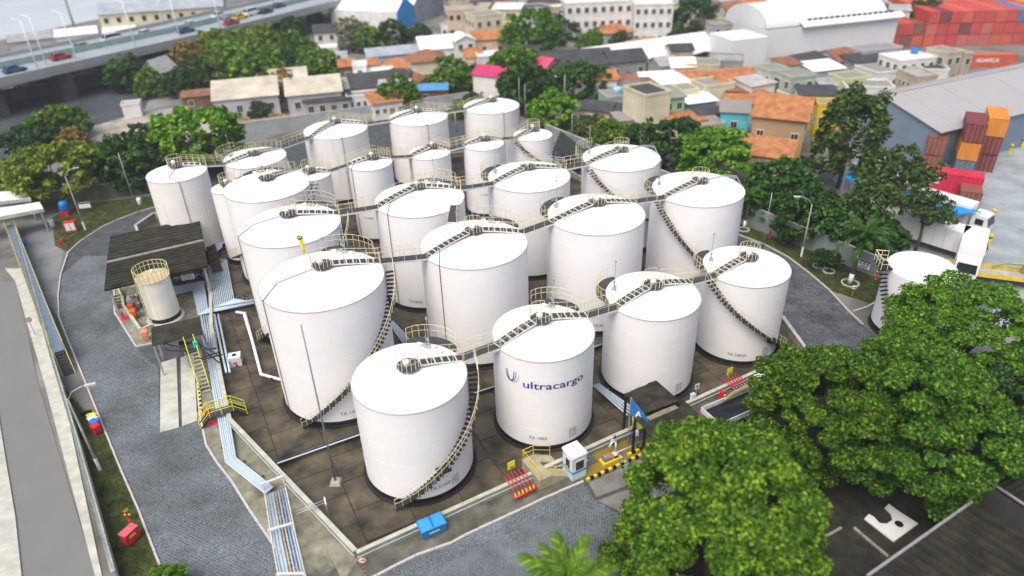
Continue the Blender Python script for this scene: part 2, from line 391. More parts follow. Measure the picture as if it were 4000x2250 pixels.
# ------------------------------------------------------------------ paving pieces
def far_from_cam(p): return (Vector((p[0], p[1], 0)) - Vector((0, 0, CH))).length
def cobbles(name, poly, ang, parent_name, mat, holes=(), sx=.25, sy=.155, dens=1.0, nsingle=150):
    """stone setts in running bond; the nearest ones single objects, the rest one mesh"""
    P = np.array([(p[0], p[1]) for p in poly]); ca, sa = math.cos(ang), math.sin(ang)
    U = P @ np.array([ca, sa]); W = P @ np.array([-sa, ca])
    us = np.arange(U.min(), U.max(), sx); ws = np.arange(W.min(), W.max(), sy)
    uu, ww = np.meshgrid(us, ws); uu = uu + (np.arange(len(ws)) % 2)[:, None] * sx / 2
    uu = uu + RNG.normal(0, .016, uu.shape); ww = ww + RNG.normal(0, .010, ww.shape) + .05 * np.sin(uu * .7 + ww * .31)
    X = (uu * ca - ww * sa).ravel(); Y = (uu * sa + ww * ca).ravel()
    k = inpoly(X, Y, poly)
    for h in holes: k &= ~inpoly(X, Y, h)
    k &= RNG.random(len(X)) < dens
    X, Y = X[k], Y[k]; n = len(X)
    hx = sx * .455 * (1 + RNG.normal(0, .07, n)); hy = sy * .45 * (1 + RNG.normal(0, .07, n))
    zt = .042 + RNG.normal(0, .007, n); an = ang + RNG.normal(0, .05, n); tx = RNG.normal(0, .004, (n, 4))
    V = np.zeros((n, 8, 3), np.float32)
    for i, (a, b) in enumerate(((-1, -1), (1, -1), (1, 1), (-1, 1))):
        for j, (s, z) in enumerate(((1.0, .004), (.76, None))):
            lx, ly = a * hx * s, b * hy * s
            V[:, i + 4 * j, 0] = X + lx * np.cos(an) - ly * np.sin(an); V[:, i + 4 * j, 1] = Y + lx * np.sin(an) + ly * np.cos(an)
            V[:, i + 4 * j, 2] = z if z is not None else zt + tx[:, i]
    Fq = np.array([(4, 5, 6, 7), (0, 1, 5, 4), (1, 2, 6, 5), (2, 3, 7, 6), (3, 0, 4, 7)])
    order = np.argsort(np.hypot(np.hypot(X, Y), CH))
    # prefer stones inside the frame
    inside = []
    for q in order:
        u, v = proj((X[q], Y[q], 0))
        if 0 < u < 4000 and 0 < v < 2250: inside.append(q)
        if len(inside) >= nsingle: break
    rest = np.ones(n, bool); rest[inside] = False
    par = bpy.data.objects.new(parent_name, None); COL.objects.link(par); par['kind'] = 'structure'
    for q in inside:
        vv = V[q] - np.array([X[q], Y[q], 0]); o = quads('cobble', vv, Fq, mat, par); o.location = (X[q], Y[q], 0)
    Vr = V[rest]; m = len(Vr)
    o = quads('cobble_field', Vr.reshape(-1, 3), (Fq[None] + 8 * np.arange(m)[:, None, None]).reshape(-1, 4), mat, par); o['kind'] = 'stuff'
    return par
near_left = [lout[0]] + lout[1:10] + XY([(330, 1000), (420, 1000), (445, 1120), (449, 1224), (533, 1360), (620, 1440), (626, 1690), (771, 1648)]) + rin[::-1][2:]
cobbles('road_patch', near_left, R(24), 'cobbled_road', COBB, nsingle=150)
fr_poly = front_kerb + XY([(2320, 1950), (2420, 2010), (2480, 2150), (2500, 2330), (1300, 2330)])
patch = XY([(1700, 2230), (1880, 2130), (2030, 2045), (2130, 2010), (2190, 2060), (2230, 2180), (2100, 2270), (1800, 2300)])
cobbles('road_front', fr_poly, R(30), 'cobbled_front_road', COBB, nsingle=140)
sheet('asphalt_patch', patch, .040, ASPH)
right_poly = XY([(2900, 960), (2984, 963), (3070, 1010), (3153, 1072), (3230, 1139), (3306, 1221), (3364, 1276), (3440, 1350), (3250, 1420), (3140, 1345), (3066, 1240), (3060, 1100), (2960, 985)])
cobbles('road_right', right_poly, R(-20), 'cobbled_right_road', COBD, nsingle=10)

def slabs(parent_name, poly, ang, sx, sy, z0, z1, mat, gap=.035, maxn=290, inset=True):
    P = np.array([(p[0], p[1]) for p in poly]); ca, sa = math.cos(ang), math.sin(ang)
    U = P @ np.array([ca, sa]); W = P @ np.array([-sa, ca])
    par = bpy.data.objects.new(parent_name, None); COL.objects.link(par); par['kind'] = 'structure'
    out = []
    for i, u0 in enumerate(np.arange(U.min(), U.max(), sx)):
        for w0 in np.arange(W.min() + (i % 2) * sy * .37, W.max(), sy):
            q = [(u0 + gap, w0 + gap), (u0 + sx - gap, w0 + gap), (u0 + sx - gap, w0 + sy - gap), (u0 + gap, w0 + sy - gap)]
            q = [(a * ca - b * sa, a * sa + b * ca) for a, b in q]
            q = clip(q, poly)
            if len(q) >= 3:
                A = abs(sum(q[k][0] * q[(k + 1) % len(q)][1] - q[(k + 1) % len(q)][0] * q[k][1] for k in range(len(q)))) / 2
                if A > .25: out.append((far_from_cam(q[0]), q))
    out.sort(key=lambda t: t[0])
    rest = MB()
    for k, (d, q) in enumerate(out):
        dz = random.uniform(-.008, .008)
        if k < maxn:
            c = (sum(p[0] for p in q) / len(q), sum(p[1] for p in q) / len(q))
            o = MB().prism([(p[0] - c[0], p[1] - c[1]) for p in q], z0, z1 + dz).obj('slab', mat, par); o.location = (c[0], c[1], 0)
        else: rest.prism(q, z0, z1 + dz)
    if rest.v:
        o = rest.obj('slab_field', mat, par); o['kind'] = 'stuff'
    return par
def clip(q, poly):
    """clip convex quad q by a (possibly concave) polygon: keep it whole when inside, trim by the nearest crossed edges otherwise"""
    n = len(poly); A = sum(poly[i][0] * poly[(i + 1) % n][1] - poly[(i + 1) % n][0] * poly[i][1] for i in range(n))
    sg = 1 if A > 0 else -1
    ins = inpoly(np.array([p[0] for p in q]), np.array([p[1] for p in q]), poly)
    if ins.all(): return q
    if not ins.any(): return []
    for i in range(n):
        a, b = poly[i], poly[(i + 1) % n]; ex, ey = b[0] - a[0], b[1] - a[1]; L = math.hypot(ex, ey)
        near = False
        for p in q:
            t = ((p[0] - a[0]) * ex + (p[1] - a[1]) * ey) / (L * L)
            if -.05 < t < 1.05 and abs((p[0] - a[0]) * ey - (p[1] - a[1]) * ex) / L < 4.5: near = True
        if not near: continue
        r = []
        for k in range(len(q)):
            p, s = q[k], q[(k + 1) % len(q)]
            dp = sg * (ex * (p[1] - a[1]) - ey * (p[0] - a[0])); ds = sg * (ex * (s[1] - a[1]) - ey * (s[0] - a[0]))
            if dp >= 0: r.append(p)
            if dp * ds < 0:
                t = dp / (dp - ds); r.append((p[0] + (s[0] - p[0]) * t, p[1] + (s[1] - p[1]) * t))
        q = r
        if len(q) < 3: return []
    return q
sheet('bund_bed', BUND, .008, JOINT)
slabs('bund_floor', BUND, R(27), 3.7, 3.1, .004, .035, DARKC)
lp = [BUND[0], BUND[20], BUND[19]] + XY([(840, 1400), (771, 1500), (782, 1629), (809, 1741), (851, 1807), (908, 1880), (975, 1988), (1056, 2104), (1150, 2240), (1330, 2290)])
slabs('panel_pavement', lp, R(33), 2.1, 4.6, .05, .075, PAVE)
fp = [BUND[0], BUND[1], BUND[2], at(2493, 1790).to_2d()] + front_kerb[::-1]
slabs('front_panels', fp, R(29), 3.2, 3.4, .055, .08, PAVED)

def kerb(pts, mats, ln=1.05, wd=.17, h=.15, name='kerb'):
    """a run of separate kerb stones, alternating materials if several are given"""
    par = bpy.data.objects.new(name, None); COL.objects.link(par); par['kind'] = 'structure'; k = 0
    for a, b in zip(pts[:-1], pts[1:]):
        a, b = Vector(a).to_2d(), Vector(b).to_2d(); d = b - a; n = max(1, round(d.length / ln)); L = d.length / n; e = d.normalized(); ang = math.atan2(e.y, e.x)
        for i in range(n):
            c = a + e * (L * (i + .5)); hh = h + random.uniform(-.012, .012)
            o = MB().box((0, 0, hh / 2), (L - .035, wd, hh)).obj('kerb_stone', mats[k % len(mats)], par)
            o.location = (c.x, c.y, 0); o.rotation_euler = (0, 0, ang + random.uniform(-.02, .02)); k += 1
    return par
kerb(front_kerb, [KERBW], 1.25)
kerb(lout[:12], [KERBW], 1.1, .15)
kerb(lout[11:], [CONCL], 1.6, .15)
kerb(rin[:8], [KERBW], 1.0)
kerb(XY([(600, 1342), (533, 1357), (449, 1224), (446, 1130)]), [KERBW], 1.0)
kerb(kerbR[1:8], [KERBW], 1.3, .15)
kerb(XY([(3060, 1237), (3137, 1345), (3170, 1400)]), [KERBW], 1.1)
kerb(XY([(3330, 1220), (3390, 1200), (3440, 1170)]), [CONCL], 1.3)
kerb(XY([(2290, 1880), (2360, 1848), (2451, 1806), (2493, 1787), (2560, 1756)]), [YEL, BLACK], .36, .2, .24)
kerb(XY([(2450, 1782), (2482, 1768), (2510, 1754)]), [YEL, BLACK], .36, .2, .24)
kerb(XY([(776, 1500), (783, 1560), (787, 1620)]), [YEL, BLACK], .3, .16, .2)

# ------------------------------------------------------------------ walls
BUNDW = M('bund_wall_render', (.26, .27, .20), .85, .25, .9, bump=.15, bscale=10, col2=(.36, .37, .29))
BUNDT = M('bund_wall_top', (.40, .41, .34), .85, .2, 1.2, col2=(.50, .51, .44))
def wall(label, pts, h, th, mat, top=None, name='wall', cat='wall', cope=.05, group=None, pipe=False, seg=None):
    pts = [Vector(p).to_2d() for p in pts]; o0 = pts[0]
    t = thing(name, label, cat, (o0.x, o0.y, 0), 0, group)
    b = MB(); c = MB(); pp = MB(); post = MB()
    for a, q in zip(pts[:-1], pts[1:]):
        a = a - o0; q = q - o0; e = (q - a).normalized(); n = Vector((-e.y, e.x)); m = (a + q) / 2; L = (q - a).length
        b.box((m.x, m.y, h / 2), (L, th, h), math.atan2(e.y, e.x))
        c.box((m.x, m.y, h + cope / 2), (L + .03, th + .06, cope), math.atan2(e.y, e.x))
        if pipe:
            pa, pq = a - n * (th / 2 + .06), q - n * (th / 2 + .06)
            pp.tube([(pa.x, pa.y, h * .62), (pq.x, pq.y, h * .62)], .035, 6)
            k = max(1, int(L / 2.4))
            for i in range(k + 1):
                z = a + e * L * i / k - n * (th / 2 + .03); pp.box((z.x, z.y, h * .62), (.06, .1, .1), math.atan2(e.y, e.x))
        if seg:
            k = max(1, int(L / seg))
            for i in range(k + 1):
                z = a + e * L * i / k; post.box((z.x, z.y, (h + .02) / 2), (.28, th + .1, h + .02), math.atan2(e.y, e.x))
    b.obj('wall_body', mat, t); c.obj('coping', top or mat, t)
    if pipe: pp.obj('wall_pipe', PIPE, t)
    if seg: post.obj('pilaster', mat, t)
    return t
wall('low pale green containment wall along the front of the tank yard', BUND[0:4], .80, .26, BUNDW, BUNDT, 'containment_wall', pipe=True)
wall('low pale containment wall beside the white pipes on the left of the yard', [BUND[18], BUND[19], BUND[20], BUND[0] + (BUND[20] - BUND[0]).normalized() * .18], .80, .28, BUNDW, BUNDT, 'containment_wall', pipe=True)
wall('containment wall curving round the right and back of the tank yard', [BUND[3] + Vector((.1, .2))] + BUND[4:13], .80, .25, BUNDW, BUNDT, 'containment_wall', pipe=True)
wall('containment wall behind the dark ribbed shelter roof', BUND[12:19][::1], .80, .25, BUNDW, CONCL, 'containment_wall')
TEAL = M('perimeter_wall_render', (.20, .25, .25), .85, .2, .5, bump=.1, streak=.35, col2=(.27, .32, .31))
wall('long grey blue perimeter wall with the palm and street lamps before it', [Vector((6.6, 115.4)), Vector((20.4, 95.1)), Vector((40.5, 65.4)), Vector((46.5, 56.6))], 2.5, .22, TEAL, CONCL, 'perimeter_wall', seg=6)
wall('pale grey perimeter wall across the back of the site', [Vector((-47.5, 120.7)), Vector((-23, 130)), Vector((-7.3, 136)), Vector((-1, 127))], 2.6, .22, M('back_wall_render', (.34, .36, .37), .85, .2, .5, streak=.3), CONCL, 'perimeter_wall', seg=7)
wall('mossy dark wall beneath the trees at the left corner', [Vector((-68, 92)), Vector((-51.3, 97.8)), Vector((-47.6, 120))], 2.3, .22, M('mossy_wall', (.10, .105, .075), .9, .4, .6, streak=.3), CONC, 'perimeter_wall')
# left street wall with wire mesh fence on top
lw = XY([(66, 900), (140, 1150), (236, 1480), (330, 1790), (470, 2290)])
wall('pale street wall running along the left lawn strip', lw, 1.5, .2, M('street_wall', (.40, .44, .40), .85, .15, .6, streak=.2), CONCL, 'street_wall')
t = thing('mesh_fence', 'wire mesh fence on top of the left street wall', 'fence', (lw[0].x, lw[0].y, 1.55))
fb = MB(); fm = MB()
for a, q in zip(lw[:-1], lw[1:]):
    d = q - a; n = max(1, round(d.length / 2.4))
    for i in range(n):
        p = a + d * (i / n) - lw[0]; fb.tube([(p.x, p.y, 0), (p.x, p.y, 1.3)], .03, 5)
    a3, q3 = a - lw[0], q - lw[0]
    for z in (.05, .35, .65, .95, 1.25): fm.tube([(a3.x, a3.y, z), (q3.x, q3.y, z)], .012, 3)
    k = int(d.length / .3)
    for i in range(k):
        p = a3 + (q3 - a3) * (i / k); fm.tube([(p.x, p.y, .03), (p.x, p.y, 1.27)], .009, 3)
fb.obj('fence_post', STEEL, t); o = fm.obj('wire_mesh', M('wire', (.30, .36, .34), .5, .1, 3), t); o['kind'] = 'stuff'
# short grass blades on the lawns
def blades(name, poly, n):
    P = np.array([(p[0], p[1]) for p in poly]); X = RNG.uniform(P[:, 0].min(), P[:, 0].max(), n); Y = RNG.uniform(P[:, 1].min(), P[:, 1].max(), n)
    k = inpoly(X, Y, poly); X, Y = X[k], Y[k]; m = len(X); a = RNG.uniform(0, 2 * PI, m); h = RNG.uniform(.05, .16, m); w_ = RNG.uniform(.02, .05, m); lx = RNG.normal(0, .05, (m, 2))
    V = np.zeros((m, 3, 3), np.float32)
    V[:, 0] = np.stack([X - np.cos(a) * w_, Y - np.sin(a) * w_, np.full(m, .055)], 1); V[:, 1] = np.stack([X + np.cos(a) * w_, Y + np.sin(a) * w_, np.full(m, .055)], 1)
    V[:, 2] = np.stack([X + lx[:, 0], Y + lx[:, 1], .06 + h], 1)
    o = quads(name, V.reshape(-1, 3), np.arange(3 * m).reshape(-1, 3), LEAF('grass_blade', (.03, .055, .008), (.06, .10, .015), (.12, .15, .03)))
    tag(o, None, None, None, 'stuff'); return o
blades('grass', [kerbR[i] for i in range(1, 6)] + XY([(3400, 1185), (3540, 1090), (3420, 1083), (2894, 876)]), 26000)
blades('grass', lout[0:5] + XY([(255, 1500), (345, 1800), (475, 2250)]), 26000)
blades('grass', XY([(267, 985), (310, 945), (398, 886), (466, 856), (537, 829), (606, 809), (640, 765), (300, 805), (225, 900)]), 14000)
# ------------------------------------------------------------------ storage tanks
TK = {1: (-7.61, 40.24, 4.15, 8.65), 2: (2.32, 45.18, 4.0, 8.76), 3: (11.85, 50.34, 3.99, 8.57), 4: (21.21, 55.06, 3.86, 8.39),
      5: (-15.49, 49.8, 5.02, 11.46), 6: (-3.35, 56.98, 4.9, 10.6), 7: (8.29, 61.49, 4.71, 11.06), 8: (19.68, 67.72, 4.73, 10.6),
      9: (-21.04, 61.01, 4.77, 11.13), 10: (-9.2, 66.73, 4.6, 10.91), 11: (2.23, 72.63, 4.57, 10.6), 12: (13.12, 77.42, 4.51, 10.6),
      13: (-26.54, 72.41, 4.61, 10.6), 14: (-32.3, 75.95, 1.95, 9.04), 15: (-39.49, 79.47, 3.4, 9.76), 16: (-31.95, 85.0, 3.88, 9.3),
      17: (-23.78, 95.38, 4.37, 9.3), 18: (-16.75, 81.19, 2.65, 9.51), 19: (-9.97, 85.56, 2.66, 9.0), 20: (-12.72, 99.65, 4.24, 9.3),
      21: (-2.19, 103.94, 4.16, 9.3), 22: (-3.08, 87.41, 2.61, 9.29), 23: (3.44, 91.09, 2.62, 9.0), 26: (-23.68, 79.44, 2.4, 9.0)}
KD = .09
PLATPX = {1: (1595, 1425), 2: (2113, 1240), 3: (2553, 1107), 4: (2925, 998), 5: (1258, 1030), 6: (1850, 895), 7: (2333, 785), 8: (2735, 700), 9: (1125, 830), 10: (1632, 722), 11: (2062, 647), 12: (2427, 579), 13: (1040, 690), 15: (685, 642), 17: (1310, 470), 18: (1455, 609), 19: (1690, 567), 20: (1630, 427), 21: (1920, 386), 22: (1893, 537), 23: (2083, 500)}
def direc(a, b): return math.atan2(TK[b][1] - TK[a][1], TK[b][0] - TK[a][0])
def ang_px(n, u, v, z): p = at(u, v, z); return math.atan2(p.y - TK[n][1], p.x - TK[n][0])
def on_cyl(n, u, v):
    x, y, r, h = TK[n]; d = (FW + RT * ((u - 2000) / CF) - UP * ((v - 1125) / CF)); o = Vector((-x, -y, CH))
    A = d.x ** 2 + d.y ** 2; B = 2 * (o.x * d.x + o.y * d.y); C_ = o.x ** 2 + o.y ** 2 - r * r
    D = max(0, B * B - 4 * A * C_); t = (-B - math.sqrt(D)) / (2 * A); p = o + d * t
    return math.atan2(p.y, p.x), p.z
SEAM = M('weld_seam', (.88, .88, .88), .45, .02, 1)
RIMM = M('rim_grey', (.42, .41, .38), .5, .1, 2)
FOUND = M('foundation_dark', (.012, .012, .013), .7, .4, 1.5)
PRINT = GREYT
TREADM = {}
def tread_mesh(key, fn):
    if key not in TREADM: TREADM[key] = fn()
    return TREADM[key]
def pol(q, a, z): return Vector((q * math.cos(a), q * math.sin(a), z))

def spiral(t, n, a0, a1, mirror=False, landing=None):
    """stair hugging the shell, from angle a0 at the ground to a1 at the rim"""
    x, y, r, h = TK[n]
    st = bpy.data.objects.new('spiral_stair', None); COL.objects.link(st); st.parent = t
    N = int(h / .24); ri, ro = r + .10, r + .82
    me = tread_mesh('tread', lambda: MB().box((0, 0, 0), (.74, .27, .06)).mesh('tread', TREADB))
    hand = []; inner = []
    for i in range(N + 1):
        f = i / N; a = a0 + (a1 - a0) * f; z = .25 + (h - .3) * f
        if i < N:
            o = ob('tread', me, st); o.location = pol((ri + ro) / 2, a, z); o.rotation_euler = (0, 0, a)
            if landing and abs(f - landing) < .5 / N: o.scale = (1.05, 3.6, 1.2)
        hand.append(pol(ro, a, z)); inner.append(pol(ri, a, z - .12))
    hr = MB(); hr.tube([p + Vector((0, 0, 1.0)) for p in hand], .026, 5); hr.tube([p + Vector((0, 0, .55)) for p in hand], .018, 4)
    for i in range(0, N + 1, 2): hr.tube([hand[i], hand[i] + Vector((0, 0, 1.0))], .022, 4)
    hr.obj('handrail', CREAM, st)
    sg = MB()
    for i in range(N):
        a = a0 + (a1 - a0) * i / N; z = .25 + (h - .3) * i / N
        sg.bar(pol(r, a, z - .22), pol(ri + .1, a, z - .03), .03); sg.bar(pol(ri, a, z - .04), pol(ro - .05, a, z - .04), .03, .05)
    sg.obj('stair_bracket', FOUND, st)
    return st

def tank(n, label, paths=(), stair=None, gauge=None, conduit=(), text=None, plat=True, pipes=None, white=None, hatch=None, landing=None, placard=None):
    x, y, r, h = TK[n]
    t = thing('storage_tank', label, 'storage tank', (x, y, 0), 0, 'white storage tanks in the walled yard')
    wm = white or WHITE
    Z = lambda q: h + KD * r * (1 - (q / r) ** 2)
    ns = 96
    MB().lathe([(r, .52), (r, h - .04)], ns).obj('shell', wm, t, True)
    MB().lathe([(r + .012, .10), (r + .012, .52), (r, .535)], ns).obj('base_band', BLACK, t, True)
    MB().lathe([(r + .26, 0), (r + .26, .11), (r + .01, .14)], ns).obj('foundation_ring', FOUND, t)
    MB().lathe([(r, h - .05), (r + .035, h - .045), (r + .035, h + .012), (r - .04, h + .02)], ns).obj('rim_angle', RIMM, t)
    pr = [(r, h + .004)] + [(r * (1 - i / 10), Z(r * (1 - i / 10)) + .004) for i in range(1, 10)] + [(.02, Z(0) + .004)]
    MB().lathe(pr, ns).obj('roof', ROOFW, t, True)
    sm = MB(); k = max(4, int(h / 1.5))
    for i in range(1, k): zz = .52 + (h - .52) * i / k; sm.lathe([(r + .001, zz - .018), (r + .012, zz), (r + .001, zz + .018)], 72)
    sm.obj('weld_seams', SEAM, t, True)
    za = Z(0) + .36; pc = Vector((0, 0, 0))
    if n in PLATPX:
        q = at(*PLATPX[n], za); pc = Vector((q.x - x, q.y - y, 0))
        if pc.length > r * .45: pc = pc.normalized() * r * .45
    za = Z(pc.length) + .36
    if plat:
        MB().prism([(pc.x + .9 * math.cos(j * PI / 4 + .39), pc.y + .9 * math.sin(j * PI / 4 + .39)) for j in range(8)], za - .06, za).obj('roof_platform', GRATE, t)
        for j in range(4):
            c = pc + pol(.7, j * PI / 2, 0); MB().cyl((c.x, c.y, Z(c.length)), .04, za - Z(c.length) - .05, 6).obj('platform_leg', BEAMW, t)
        v = MB(); vc = pc + Vector((-.1, -.2, 0)); v.cyl((vc.x, vc.y, za), .16, .32, 12); v.lathe([(.0, .62), (.17, .58), (.26, .44), (.25, .32), (.17, .27), (.12, .26)], 16, (vc.x, vc.y, za)); v.obj('roof_vent', WPLAST, t, True)
        dirs = [(pol(r, a, 0) - pc) for a in paths]; dirs = [math.atan2(d.y, d.x) for d in dirs]; N = 16
        def blocked(a): return any(abs((a - b + PI) % (2 * PI) - PI) < .55 for b in dirs)
        seg = []; st_ = 0
        while paths and not blocked(st_ * 2 * PI / N): st_ += 1
        for j in range(st_, st_ + N + 1):
            a = j * 2 * PI / N
            if blocked(a):
                if len(seg) > 1: rail(MB(), seg, 1.05, .8).obj('platform_railing', CREAM, t)
                seg = []
            else: seg.append(pc + pol(.87, a, za))
        if len(seg) > 1: rail(MB(), seg, 1.05, .8).obj('platform_railing', CREAM, t)
    me = tread_mesh('roof_tread', lambda: MB().box((0, 0, 0), (.43, .70, .05)).mesh('roof_tread', GRATE))
    for a in paths:
        bm_ = MB(); rim = pol(r + .05, a, 0); dv = rim - pc; Lp = dv.length; e = dv.normalized(); s = Vector((-e.y, e.x, 0)); m = max(3, round((Lp - .85) / .56)); aa_ = math.atan2(e.y, e.x)
        def pz(q): return Z(min(r, (pc + e * q).length)) + .12 + .24 * max(0, 1 - (q - .85) / (Lp - .85))
        for i in range(m):
            q = .85 + (Lp - .85) * (i + .5) / m
            o = ob('roof_tread', me, t); o.location = pc + e * q + Vector((0, 0, pz(q))); o.rotation_euler = (0, math.atan2(pz(q - .2) - pz(q + .2), .4) * .55, aa_)
        for sd in (-1, 1):
            L = [pc + e * q + s * (.39 * sd) + Vector((0, 0, pz(q) - .05)) for q in np.linspace(.8, Lp, 5)]
            for p, q2 in zip(L[:-1], L[1:]): bm_.bar(p, q2, .05, .10)
            rail(MB(), L, 1.05, 1.05).obj('roof_railing', CREAM, t)
        for i in range(m + 1):
            q = .85 + (Lp - .85) * i / m; p = pc + e * q + Vector((0, 0, pz(q) + .012)); bm_.bar(p - s * .39, p + s * .39, .09, .05)
        bm_.obj('roof_walk_frame', BEAMW, t)
    if gauge is not None:
        g0, g1 = gauge; N = 10; d = MB(); aa = [g0 + (g1 - g0) * i / N for i in range(N + 1)]
        inn = [pol(r - .05, a, h + .10) for a in aa]; out = [pol(r + .25 + .55 * math.sin(PI * i / N) ** .6, a, h + .10) for i, a in enumerate(aa)]
        V = [p + Vector((0, 0, dz)) for dz in (0, -.06) for p in inn + out]; M_ = N + 1
        F = [(i, i + M_, i + 1 + M_, i + 1) for i in range(N)] + [(2 * M_ + i + 1, 2 * M_ + i + 1 + M_, 2 * M_ + i + M_, 2 * M_ + i) for i in range(N)]
        F += [(M_ + i, 3 * M_ + i, 3 * M_ + i + 1, M_ + i + 1) for i in range(N)]
        d.add(V, F); d.obj('gauge_platform', GRATE, t)
        gr = MB(); rail(gr, out, 1.1, .9); gr.obj('gauge_railing', CREAM, t)
        ga = (g0 + g1) / 2; mt = MB(); q = r - .75
        mt.tube([pol(q, ga, Z(q)), pol(q, ga, Z(q) + 2.7)], .03, 6); mt.lathe([(0, .16), (.07, .12), (.07, -.1), (0, -.14)], 8, pol(q, ga, Z(q) + 2.7))
        mt.lathe([(0, .2), (.17, .16), (.2, 0), (.12, -.05)], 10, pol(q, ga + .1, Z(q) + .2)); mt.cyl(pol(q, ga, Z(q)), .12, .35, 10); mt.cyl(pol(q, ga + .03, Z(q) + .7), .09, .2, 8)
        mt.tube([pol(q, ga, Z(q) + .5), pol(q + .15, ga + .1, Z(q) + .9), pol(q + .4, ga + .1, Z(q) + .8)], .03, 5)
        mt.obj('gauge_mast', STEEL, t)
        hm = MB(); hm.cyl(pol(q - .1, ga - .28, Z(q) - .03), .36, .16, 18); hm.lathe([(.36, .16), (.3, .22), (0, .25)], 18, pol(q - .1, ga - .28, Z(q) - .03))
        MB().cyl(pol(q + .1, ga + .25, Z(q) - .05), .22, .3, 14).obj('roof_nozzle', WPLAST, t); MB().box(pol(q, ga - .12, Z(q) + .14), (.3, .3, .28), ga).obj('gauge_box', WPLAST, t)
        hm.obj('roof_hatch', WPLAST, t, False)
    for a in conduit:
        cd = MB(); L = [pol(q, a + .0, Z(q) + .10) for q in (.9, r * .72)] + [pol(r * .72, a, Z(r * .72) + .1)]
        a2 = a - .42
        L = [pc + pol(.85, a2 + .2, Z(.9) + .12), pol(r * .70, a2, Z(r * .7) + .1), pol(r + .07, a, h + .07), pol(r + .07, a, h - .3), pol(r + .07, a, .3)]
        cd.tube(L, .035, 5); cd.obj('conduit', BROWN, t)
    if pipes is not None:
        pp = MB()
        for k in range(2):
            a = pipes + k * .035; zz = .75 + .12 * k
            pp.tube([pol(.6, a, Z(.6) + .35), pol(r * .62, a, Z(r * .62) + zz), pol(r * .9, a - .05, Z(r * .9) + zz), pol(r + .28 + .12 * k, a - .1, h - .55), pol(r + .28 + .12 * k, a - .1, .2)], .045, 6)
        pp.tube([pol(r * .85, pipes - .05, Z(r * .85)), pol(r * .85, pipes - .05, Z(r * .85) + .7)], .025, 5)
        pp.obj('vapour_pipe', STEEL, t)
    if text:
        for s, u, v, size in text:
            a, z = on_cyl(n, u, v); ob('lettering', wrap(text_mesh(s, size, PRINT, bold=.006), r + .012, a, z), t)
    if placard:
        a, z = on_cyl(n, *placard); W, H = .62, .85; fm = MB()
        for dx in (-W / 2, W / 2): fm.box((dx, 0, 0), (.03, .004, H))
        for dz in (-H / 2, H / 2): fm.box((0, 0, dz), (W, .004, .03))
        for rr in range(5):
            for cc in range(3): fm.box((-.19 + .19 * cc + random.uniform(-.02, .02), 0, .3 - .14 * rr), (random.uniform(.09, .15), .004, random.choice((.05, .08))))
        me_ = fm.mesh('placard', PRINT)
        for vt in me_.vertices: b = a + vt.co.x / r; vt.co = (math.cos(b) * (r + .014 + vt.co.y), math.sin(b) * (r + .014 + vt.co.y), z + vt.co.z)
        ob('placard', me_, t)
    if stair: spiral(t, n, stair[0], stair[1], landing=landing)
    return t

D = direc
def unw(a0, a1, sgn):
    while sgn * (a1 - a0) < 0: a1 += sgn * 2 * PI
    return a0, a1
def stL(n, bu, bv, au=None, av=None):
    """left-column tank: from the foot climb counter-clockwise to the right rim"""
    b = ang_px(n, bu, bv, .3); a = ang_px(n, au, av, TK[n][3]) if au else R(5); return unw(b, a, 1)
def stR(n, bu, bv, au, av): return unw(ang_px(n, bu, bv, .3), ang_px(n, au, av, TK[n][3]), -1)
gl = lambda a: (a - R(14), a - R(75))            # gauge deck behind the left rim (seen from path direction a)
gr_ = lambda a: (a + R(14), a + R(72))
t1 = tank(1, 'white tank nearest the camera with dark spiral stair down its front', (D(1, 2),), stL(1, 1535, 2010, 1815, 1412), gr_(D(1, 2)), text=[('TA 51000', 1722, 1900, .42)], landing=.36, placard=(1779, 1870))
t2 = tank(2, 'white tank with blue lettering and looped emblem on its side', (D(2, 1), D(2, 3)), None, gr_(D(2, 3)), text=[('TA 1865', 2101, 1713, .42)], placard=(2237, 1685))
tank(3, 'white tank standing behind the small dark canopy with blue A sign', (D(3, 2), D(3, 4)), None, gl(D(3, 2)), placard=(2650, 1513))
tank(4, 'white tank at the right front with stair and mid landing, beside the cobbled road', (D(4, 3),), stR(4, 3058, 1358, 2778, 1082), gl(D(4, 3)), text=[('TA 18020', 2877, 1388, .42)], landing=.30, placard=(2988, 1372))
tank(5, 'wide white tank with brown conduit left of the front tank, long mast before it', (D(5, 6),), stL(5, 1185, 1668, 1515, 1045), gr_(D(5, 6)), (ang_px(5, 1019, 1182, 11.46),), text=[('TA 1500', 1368, 1612, .46)])
tank(6, 'white tank directly behind the lettered tank, brown conduit down its left', (D(6, 5), D(6, 7)), None, gr_(D(6, 7)), (ang_px(6, 1717, 1038, 10.6),))
tank(7, 'white tank in the centre of the second row, right of the conduit tank', (D(7, 6), D(7, 8)), None, gl(D(7, 6)), text=[('TA 0040', 2345, 1272, .4)])
tank(8, 'white tank with dark stair and grey pipes bent over its right roof edge, second row', (D(8, 7),), stR(8, 3000, 1200, 2588, 770), gl(D(8, 7)), pipes=R(12))
tank(9, 'white tank behind the yellow windsock, its roof dotted with small rust spots', (D(9, 10),), stL(9, 1005, 1330, 1345, 862), gr_(D(9, 10)), (ang_px(9, 932, 928, 11.1),))
tank(10, 'white tank with stepped gangway leaving its roof towards the second row', (D(10, 9), D(10, 11)), None, gr_(D(10, 11)), (ang_px(10, 1514, 840, 10.9),), text=[('TA 0020', 1624, 1180, .42)])
tank(11, 'white tank in the third row with a mast on its left gauge deck', (D(11, 10), D(11, 12)), None, gl(D(11, 10)))
